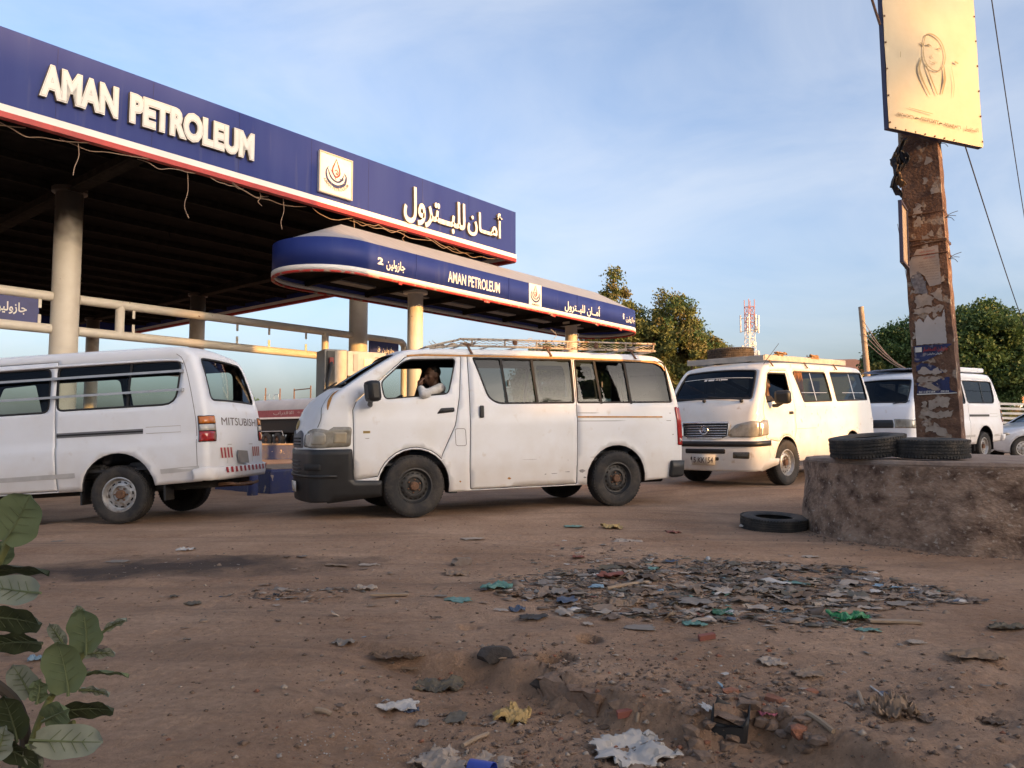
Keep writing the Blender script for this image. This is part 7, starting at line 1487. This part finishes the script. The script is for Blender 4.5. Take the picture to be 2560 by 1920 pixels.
LIT = [  # set, x, y, width px, depth/width, crumple, colour, name, label, category
 (zA, 1070, 405, 85, .8, .25, 'white', 'paper_cup_scrap', 'crumpled white paper scrap on the dark oily track', 'paper'),
 (zA, 680, 472, 115, .7, .05, 'grey', 'plastic_film', 'thin grey film lying left of the white paper on the oily track', 'film'),
 (zA, 1110, 715, 85, 1.0, .20, 'olive', 'flattened_box', 'small brown flattened box alone on the bare earth at left', 'box'),
 (zA, 330, 355, 60, .7, .05, 'grey', 'plastic_film', 'pale film scrap beside the upper leaves of the bush', 'film'),
 (zA, 215, 1045, 80, .7, .5, 'lblue', 'plastic_bottle_scrap', 'blue and green plastic scrap half hidden behind the bush leaves', 'plastic'),
 (zB, 1000, 512, 245, .20, .02, 'wood', 'board', 'long pale wooden board lying flat left of the litter patch', 'board'),
 (zB, 635, 305, 200, .22, .06, 'card', 'palm_fan_strip', 'brown ribbed strip lying on the bare earth behind the pale board', 'strip'),
 (zB, 860, 303, 140, .3, .08, 'pale', 'cardboard_scrap', 'pale cardboard strip right of the brown ribbed strip', 'cardboard'),
 (zB, 1550, 128, 140, .5, .08, 'pale', 'cardboard_scrap', 'pale cardboard sheet in front of the central minibus', 'cardboard'),
 (zB, 1450, 365, 170, .5, .22, 'card', 'sack_scrap', 'brown folded sack scrap below the round grey lump', 'sack'),
 (zB, 1720, 455, 180, .7, .35, 'teal', 'plastic_bag', 'teal and white plastic bag standing at the left end of the litter patch', 'bag'),
 (zB, 1460, 540, 165, .6, .10, 'teal', 'plastic_sheet', 'flat teal plastic sheet left of the litter patch', 'plastic'),
 (zB, 700, 830, 140, .6, .25, 'grey', 'plastic_bag', 'small pale grey bag scrap alone on the bare earth in the middle', 'bag'),
 (zB, 1030, 920, 330, .35, .18, 'brown', 'sack_scrap', 'torn brown sack with a dark opening near the earth step', 'sack'),
 (zB, 840, 465, 130, .6, .25, 'pale', 'paper_scrap', 'cluster of pale paper scraps above the long wooden board', 'paper'),
 (zB, 1060, 1260, 230, .5, .16, 'white', 'plastic_bag', 'flattened white plastic bag in the lower ground left of the step', 'bag'),
 (zB, 1140, 1285, 110, .8, .30, 'blue', 'plastic_bag', 'dark blue bag end tucked under the white plastic bag', 'bag'),
 (zB, 1330, 1130, 290, .5, .28, 'olive', 'rag', 'large olive brown rag draped above the white plastic bag', 'rag'),
 (zB, 1140, 1000, 100, .8, .12, 'card', 'cardboard_scrap', 'small brown card above the olive rag', 'cardboard'),
 (zB, 1450, 1330, 120, 1.6, .20, 'olive', 'rag', 'narrow twisted brown rag right of the blue bag end', 'rag'),
 (zB, 1220, 1370, 80, 1.4, .25, 'grey', 'paper_scrap', 'small grey curled scrap below the blue bag end', 'paper'),
 (zB, 1360, 1620, 330, .6, .22, 'pale', 'plastic_bag', 'large translucent pale bag at the bottom edge of the picture', 'bag'),
 (zB, 1680, 1640, 290, .5, .16, 'pale', 'plastic_bag', 'pale bag with a cobalt blue edge at the bottom edge of the picture', 'bag'),
 (zC, 225, 1330, 215, 1.1, .40, 'yellow', 'foam_lump', 'crumpled yellow foam lump in front of the earth step', 'foam'),
 (zC, 1070, 725, 190, .45, .03, 'grey', 'paper_label', 'pale rectangular paper label at the front of the litter patch', 'paper'),
 (zC, 1430, 705, 150, .7, .22, 'teal', 'plastic_bag', 'bright teal green bag at the front of the litter patch', 'bag'),
 (zC, 1630, 625, 150, .9, .25, 'dgreen', 'plastic_bag', 'dark green bag behind the bright teal bag', 'bag'),
 (zC, 1440, 625, 180, .6, .18, 'pale', 'plastic_sheet', 'off white sheet left of the dark green bag', 'plastic'),
 (zC, 250, 605, 110, .8, .25, 'blue', 'plastic_bag', 'dark blue bag at the left tip of the litter patch', 'bag'),
 (zC, 360, 655, 180, .4, .12, 'dark', 'plastic_strip', 'black and grey strip in front of the dark blue bag', 'strip'),
 (zC, 770, 455, 100, .7, .25, 'lblue', 'plastic_scrap', 'blue and white crumpled wrapper in the middle of the litter patch', 'wrapper'),
 (zC, 960, 560, 220, .5, .20, 'card', 'cardboard_scrap', 'brown curled cardboard in the front half of the litter patch', 'cardboard'),
 (zC, 965, 350, 130, .6, .18, 'pale', 'plastic_sheet', 'pale sheet at the back of the litter patch', 'plastic'),
 (zC, 790, 360, 140, .7, .30, 'dark', 'plastic_bag', 'black bag at the back left of the litter patch', 'bag'),
 (zC, 980, 150, 170, .6, .20, 'pale', 'paper_scrap', 'pale torn paper behind the litter patch', 'paper'),
 (zC, 880, 55, 130, .6, .30, 'yellow', 'straw_clump', 'yellowish straw clump behind the litter patch near the central minibus', 'straw'),
 (zC, 1515, 800, 130, .25, .03, 'red', 'tile_fragment', 'flat reddish strip right of the paper label', 'strip'),
 (zC, 975, 1345, 140, .45, .06, 'red', 'tile_fragment', 'red tile fragment at the foot of the right kerb stone', 'tile'),
 (zC, 1030, 1570, 500, .55, .16, 'white', 'rag', 'large torn white rag at the bottom of the picture', 'rag'),
 (zC, 1110, 1480, 160, 1.0, .22, 'white', 'rag', 'upright torn white cloth corner above the large white rag', 'rag'),
 (zC, 1515, 1260, 60, 2.0, .20, 'white', 'paper_scrap', 'small white paper strip beside the black container', 'paper'),
 (zC, 660, 250, 80, .5, .15, 'red', 'plastic_scrap', 'small red scrap at the back left of the litter patch', 'plastic'),
 (zC, 625, 45, 120, .5, .06, 'teal', 'plastic_sheet', 'flat teal scrap in front of the rear wheel of the central minibus', 'plastic'),
 (zC, 1290, 85, 90, .6, .15, 'red', 'plastic_scrap', 'orange red scrap on the earth beyond the litter patch', 'plastic'),
 (zC, 1080, 1230, 10, 1, 0, 'brown', 'skip', '', ''),
 (zD, 700, 665, 230, .45, .28, 'green', 'plastic_bag', 'bright emerald green bag at the right end of the litter patch', 'bag'),
 (zD, 255, 610, 150, .5, .18, 'lblue', 'plastic_bag', 'pale blue bag left of the emerald green bag', 'bag'),
 (zD, 90, 485, 170, .6, .22, 'grey', 'plastic_bag', 'bluish grey bag behind the pale blue bag', 'bag'),
 (zD, 1010, 695, 330, .18, .03, 'wood', 'board', 'weathered board lying right of the emerald green bag', 'board'),
 (zD, 830, 745, 150, .3, .15, 'teal', 'plastic_sheet', 'grey green flattened tube below the weathered board', 'plastic'),
 (zD, 520, 575, 130, .7, .35, 'pale', 'paper_scrap', 'cream crumpled paper left of the emerald green bag', 'paper'),
 (zD, 640, 455, 120, .6, .15, 'grey', 'plastic_sheet', 'grey sheet at the right of the litter patch', 'plastic'),
 (zD, 1760, 730, 230, .35, .20, 'olive', 'rag', 'dark brown rag on the bare earth near the right edge', 'rag'),
 (zD, 1560, 925, 330, .35, .20, 'card', 'sack_scrap', 'long curled brown sack strip at the right below the dark rag', 'sack'),
 (zD, 1010, 1310, 260, .6, .55, 'card', 'foam_lump', 'tan crumpled lump in the lower right', 'foam'),
 (zD, 1220, 1340, 100, 1.0, .25, 'brown', 'cardboard_scrap', 'brown scrap right of the tan crumpled lump', 'cardboard'),
 (zD, 150, 1305, 95, .6, .25, 'pink', 'plastic_scrap', 'pink crushed packet above the rubble right of the black container', 'packet'),
 (zD, 1680, 1360, 140, .5, .30, 'brown', 'rag', 'small brown rag near the lower right corner', 'rag'),
 (zD, 930, 1170, 70, .6, .12, 'blue', 'plastic_scrap', 'dark blue scrap beside the white straw in the lower right', 'plastic'),
 (zD, 180, 960, 150, .6, .25, 'pale', 'paper_scrap', 'white torn paper above the rubble heap', 'paper'),
 (zD, 420, 1040, 180, .5, .16, 'card', 'leaf_scrap', 'brown dry leaves right of the white torn paper', 'leaves'),
 (zD, 90, 55, 200, .6, .30, 'white', 'plastic_bag', 'white plastic bag tucked against the tyre by the plinth', 'bag'),
 (zD, 430, 250, 130, .4, .10, 'pale', 'paper_scrap', 'pale scraps between the litter patch and the plinth', 'paper'),
 (zD, 1150, 825, 110, .4, .15, 'pale', 'paper_scrap', 'pale folded scrap right of the weathered board', 'paper'),
]
for i, (zf, x, y, wpx, asp, cr_, colr, nm, lab, cat) in enumerate(LIT):
    if nm == 'skip': continue
    px, py = zf(x, y); P = gp(px, py); f = .434 if zf is zA else .3737; wv = wpx * f * P.y / F; hv = wv * asp * (1.6 if asp < .7 else 1.1)
    if nm in ('board',):
        b = MB(); b.box((0, 0, 0), (wv, wv * .16, .014)); o = b.build(nm, C_[colr], None, False, bevel=.003); o.location = (P.x, P.y, P.z + .012); o.rotation_euler = (RNG.uniform(-.03, .03), RNG.uniform(-.02, .02), .12 if zf is zB else -.10)
    elif nm == 'tile_fragment':
        b = MB(); b.prism([(-wv / 2, -wv * .16), (wv * .42, -wv * .2), (wv / 2, wv * .1), (-wv * .4, wv * .18)], -.012, .012); o = b.build(nm, C_[colr], None, False, bevel=.002); o.location = (P.x, P.y, P.z + .014); o.rotation_euler = (.05, -.08, .35)
    else: o = sheet_mesh(nm, wv, hv, cr_ * wv * .62, 100 + i, C_[colr], P, RNG.uniform(-.35, .35), 0, 15 if wpx < 200 else 25, .38, 0)
    tag(o, lab, cat)
P = gp(*zB(1490, 300)); o = rock('earth_lump', (P.x, P.y, P.z + .02), (.10, .07, .07), 77, M_conc); tag(o, 'round grey brown lump left of the litter patch', 'stone')
for (zf, a, c, r, lab) in ((zB, (1490, 1530), (1660, 1450), .008, 'pale stick lying across the lower ground near the bottom edge'), (zC, (850, 470), (1130, 425), .011, 'brown stick lying across the middle of the litter patch'), (zD, (425, 1310), (600, 1440), .009, 'stick on the rubble right of the black container'), (zD, (765, 1165), (800, 1260), .007, 'short split stick in the lower right'), (zD, (848, 1125), (950, 1208), .004, 'thin white drinking straw in the lower right'), (zB, (505, 1285), (610, 1322), .009, 'small pale cone shaped stick on the lower left ground'), (zC, (1060, 1320), (1050, 1390), .007, 'short bent twig beside the red tile fragment')):
    A, B_ = gp(*zf(*a)), gp(*zf(*c)); b = MB(); M_ = C_['white'] if 'straw' in lab else C_['wood']; O = (A + B_) / 2
    b.tube(curve_pts([A - O + Vector((0, 0, r)), Vector((0, 0, r * 1.4)), B_ - O + Vector((0, 0, r))], 5), r, 7); o = b.build('stick' if 'straw' not in lab else 'drinking_straw', M_); o.location = O; tag(o, lab, 'stick' if 'straw' not in lab else 'straw')
P = gp(1040 * 1.1573, 1690 * 1.1573); b = MB(); b.lathe([(.026, -.04), (.03, .04), (.028, .04), (.024, -.038)], 20, closed=True); o = b.build('plastic_cup', C_['cobalt']); o.location = (P.x, P.y, P.z + .03); o.rotation_euler = (math.pi / 2, .1, 1.1); tag(o, 'cobalt blue plastic cup on its side at the bottom edge', 'cup')
# uncountable small litter, gravel and crumbs
def flakes(n, cx, cy, rx, ry, smin, smax, seed, cols, probs, name, label, pw=.6, ang=-.2, patchy=0.0):
    rg = np.random.default_rng(seed); X = []; Y = []
    while len(X) < n:
        a = rg.uniform(0, 2 * math.pi); r = rg.uniform(0, 1) ** pw; lim = 1 + .32 * noise.noise(Vector((math.cos(a) * 1.4 + seed, math.sin(a) * 1.4, 0))) + .16 * noise.noise(Vector((math.cos(a) * 4 + seed, math.sin(a) * 4, 2)))
        x = cx + rx * r * lim * math.cos(a); y = cy + ry * r * lim * math.sin(a); x += (y - cy) * ang
        d = noise.noise(Vector((x * 2.2, y * 2.2, seed))) + .5 * noise.noise(Vector((x * 6, y * 6, seed)))
        if rg.uniform() < 1 - patchy * min(1, max(0, .62 - d * 1.5 + .45 * max(0, r - .5))): X.append(x); Y.append(y)
    x, y = np.array(X), np.array(Y); V = []; Fq = []; MI = []; zz = gz_np(x, y)
    for i in range(n):
        s = smin * (smax / smin) ** (rg.uniform() ** 1.5); el = rg.uniform(.2, .9); th = rg.normal(.05, .9); c, sn = math.cos(th), math.sin(th); tl = .07 if rg.uniform() < .88 else .32; tx, ty = rg.normal(0, tl), rg.normal(0, tl * 1.3); h0 = zz[i] + relief(x[i], y[i]) + rg.uniform(-.002, .010); bend = rg.normal(0, .22); b0 = len(V); skew = rg.normal(0, .35)
        for u in (-.5, -.18, .17, .5):
            for v in (-.5, .5):
                uu = (u + rg.uniform(-.10, .10) + skew * v * .4) * s; vv = (v * (1 - rg.uniform(.2, .9) * abs(u)) + rg.uniform(-.18, .18)) * s * el; V.append((x[i] + uu * c - vv * sn, y[i] + uu * sn + vv * c, max(h0 - .006, h0 + uu * tx + vv * ty + bend * uu * uu / s)))
        for k in range(3): Fq.append((b0 + 2 * k, b0 + 2 * k + 1, b0 + 2 * k + 3, b0 + 2 * k + 2))
        MI += [rg.choice(len(cols), p=probs)] * 3
    o = mesh_np(name, np.array(V), np.array(Fq), cols, None, np.array(MI)); o['kind'] = 'stuff'; o['label'] = label; o['category'] = 'litter'; solid(o, .0012, 0); return o
pc = gp(1545 * 1.1573, 1268 * 1.1573)
pal = [C_[k] for k in ('grey', 'card', 'pale', 'brown', 'dark', 'olive', 'white', 'blue', 'teal', 'red', 'lblue')]; pp = np.array([.12, .27, .13, .25, .05, .14, .022, .010, .009, .010, .006]); pp /= pp.sum()
flakes(6500, pc.x + .10, pc.y + .02, 1.36, 1.02, .008, .105, 31, pal, pp, 'litter_patch', 'dense patch of flattened paper and plastic litter on the bare earth', .56, .18, .85)
flakes(420, pc.x - .25, pc.y + .55, 1.1, 1.0, .02, .07, 32, pal, pp, 'litter_fringe', 'thin scatter of litter around the dense litter patch', .8)
c = gp(640 * 1.1573, 1285 * 1.1573); flakes(170, c.x, c.y, .42, .16, .015, .06, 33, pal, pp, 'litter_streak', 'streak of shredded litter left of the long wooden board', .6, .1)
flakes(800, .4, 5.0, 3.6, 2.8, .008, .05, 34, pal, pp, 'litter_scatter', 'small scraps scattered over the open ground', .9, 0)
flakes(150, 1.3, 3.2, 1.4, .7, .01, .045, 35, pal, pp, 'litter_crumbs', 'litter crumbs on the ground at lower right', .8, 0)
def wrappers(n, cx, cy, rx, ry, smin, smax, seed, cols, probs, name, label):
    """crumpled bags and paper, each a small wrinkled 7x7 sheet"""
    rg = np.random.default_rng(seed); V = []; Fq = []; MI = []; k = 7
    for q in range(n):
        a = rg.uniform(0, 2 * math.pi); r = rg.uniform(0, 1) ** .6; x0 = cx + rx * r * math.cos(a); y0 = cy + ry * r * math.sin(a); x0 += (y0 - cy) * .18; z0 = gz(x0, y0); s = smin * (smax / smin) ** (rg.uniform() ** 1.6); el = rg.uniform(.35, .9); th = rg.normal(0, .8); c, sn = math.cos(th), math.sin(th); amp = s * rg.uniform(.04, .17); ph = rg.uniform(0, 90); b0 = len(V)
        for j in range(k):
            for i in range(k):
                u, v = i / (k - 1) * 2 - 1, j / (k - 1) * 2 - 1; an = math.atan2(v, u); kk = (1 + .5 * noise.noise(Vector((math.cos(an) * 1.8 + ph, math.sin(an) * 1.8, 0)))) * (.82 if abs(u) + abs(v) > 1.6 else 1)
                h = amp * (.6 + noise.noise(Vector((u * 1.3 + ph, v * 1.3, 1))) + 1.1 * (.3 - abs(noise.noise(Vector((u * 2.8 + ph, v * 2.8, 4)))))); uu, vv = u * s / 2 * kk, v * s / 2 * el * kk
                V.append((x0 + uu * c - vv * sn, y0 + uu * sn + vv * c, z0 + max(-.002, h) + .006))
        for j in range(k - 1):
            for i in range(k - 1): Fq.append((b0 + j * k + i, b0 + j * k + i + 1, b0 + (j + 1) * k + i + 1, b0 + (j + 1) * k + i))
        MI += [rg.choice(len(cols), p=probs)] * ((k - 1) ** 2)
    o = mesh_np(name, np.array(V), np.array(Fq), cols, None, np.array(MI), True); o['kind'] = 'stuff'; o['label'] = label; o['category'] = 'litter'; return o
wrappers(260, pc.x + .08, pc.y + .02, 1.30, .98, .05, .20, 51, pal, pp, 'crumpled_wrappers', 'crumpled paper and bags lying through the litter patch')
wrappers(60, .3, 4.6, 3.0, 2.2, .03, .10, 52, pal, pp, 'stray_wrappers', 'stray crumpled scraps over the open ground')
def crumbs(n, fx_, smin, smax, seed, mats, probs, name, label):
    rg = np.random.default_rng(seed); base = np.array([[1, 0, 0], [-1, 0, 0], [0, 1, 0], [0, -1, 0], [0, 0, 1], [0, 0, -1]], float); tri = np.array([[0, 2, 4], [2, 1, 4], [1, 3, 4], [3, 0, 4], [2, 0, 5], [1, 2, 5], [3, 1, 5], [0, 3, 5]])
    xy = fx_(rg, n); z = gz_np(xy[:, 0], xy[:, 1]) + np.array([relief(a, b_) for a, b_ in xy]); V = []; T = []
    s = smin * (smax / smin) ** (rg.uniform(0, 1, n) ** 2.2)
    for i in range(n):
        q = base * (s[i] * rg.uniform(.6, 1.3, (6, 1))) * np.array([1.1, 1, .65]); a = rg.uniform(0, 6); R2 = np.array([[math.cos(a), -math.sin(a), 0], [math.sin(a), math.cos(a), 0], [0, 0, 1]]); V.append(q @ R2.T + [xy[i, 0], xy[i, 1], z[i] + s[i] * .2]); T.append(tri + 6 * i)
    o = mesh_np(name, np.concatenate(V), np.concatenate(T), mats, None, np.repeat(rg.choice(len(mats), n, p=probs), 8)); o['kind'] = 'stuff'; o['label'] = label; o['category'] = 'gravel'; return o
crumbs(3600, lambda rg, n: np.stack([rg.normal(.45, .62, n), 2.75 + .42 * rg.normal(size=n)], -1), .003, .017, 41, [M_rock, M_conc, M_brick, C_['pale']], [.66, .2, .08, .06], 'gravel', 'loose gravel on the lower ground in front of the earth step')
crumbs(4200, lambda rg, n: np.stack([rg.uniform(-3, 4, n), 2.2 + 6.3 * rg.uniform(0, 1, n) ** 1.5], -1), .002, .013, 42, [M_rock, M_conc, C_['pale']], [.6, .25, .15], 'grit', 'scattered grit over the open ground')
crumbs(420, lambda rg, n: np.stack([4.72 + (1.74 + np.abs(rg.normal(0, .12, n))) * np.cos(t := rg.uniform(2.6, 5.2, n)), 7.62 + (1.74 + np.abs(rg.normal(0, .12, n))) * np.sin(t)], -1), .004, .022, 43, [M_rock, M_conc], [.6, .4], 'crumbled_concrete', 'crumbled concrete along the foot of the plinth')
wb0, wb1 = gp(700 * 1.1573, 1640 * 1.1573), gp(880 * 1.1573, 1610 * 1.1573)
crumbs(130, lambda rg, n: np.stack([rg.normal((wb0.x + wb1.x) / 2, .17, n), rg.normal((wb0.y + wb1.y) / 2 - .02, .075, n)], -1), .0025, .0065, 44, [C_['white']], [1.0], 'foam_beads', 'white foam beads sprinkled on the ground at the bottom edge')
for o in [q for q in scene.objects if q.type == 'MESH' and q.parent is None and 'label' not in q]: print('UNLABELLED', o.name)
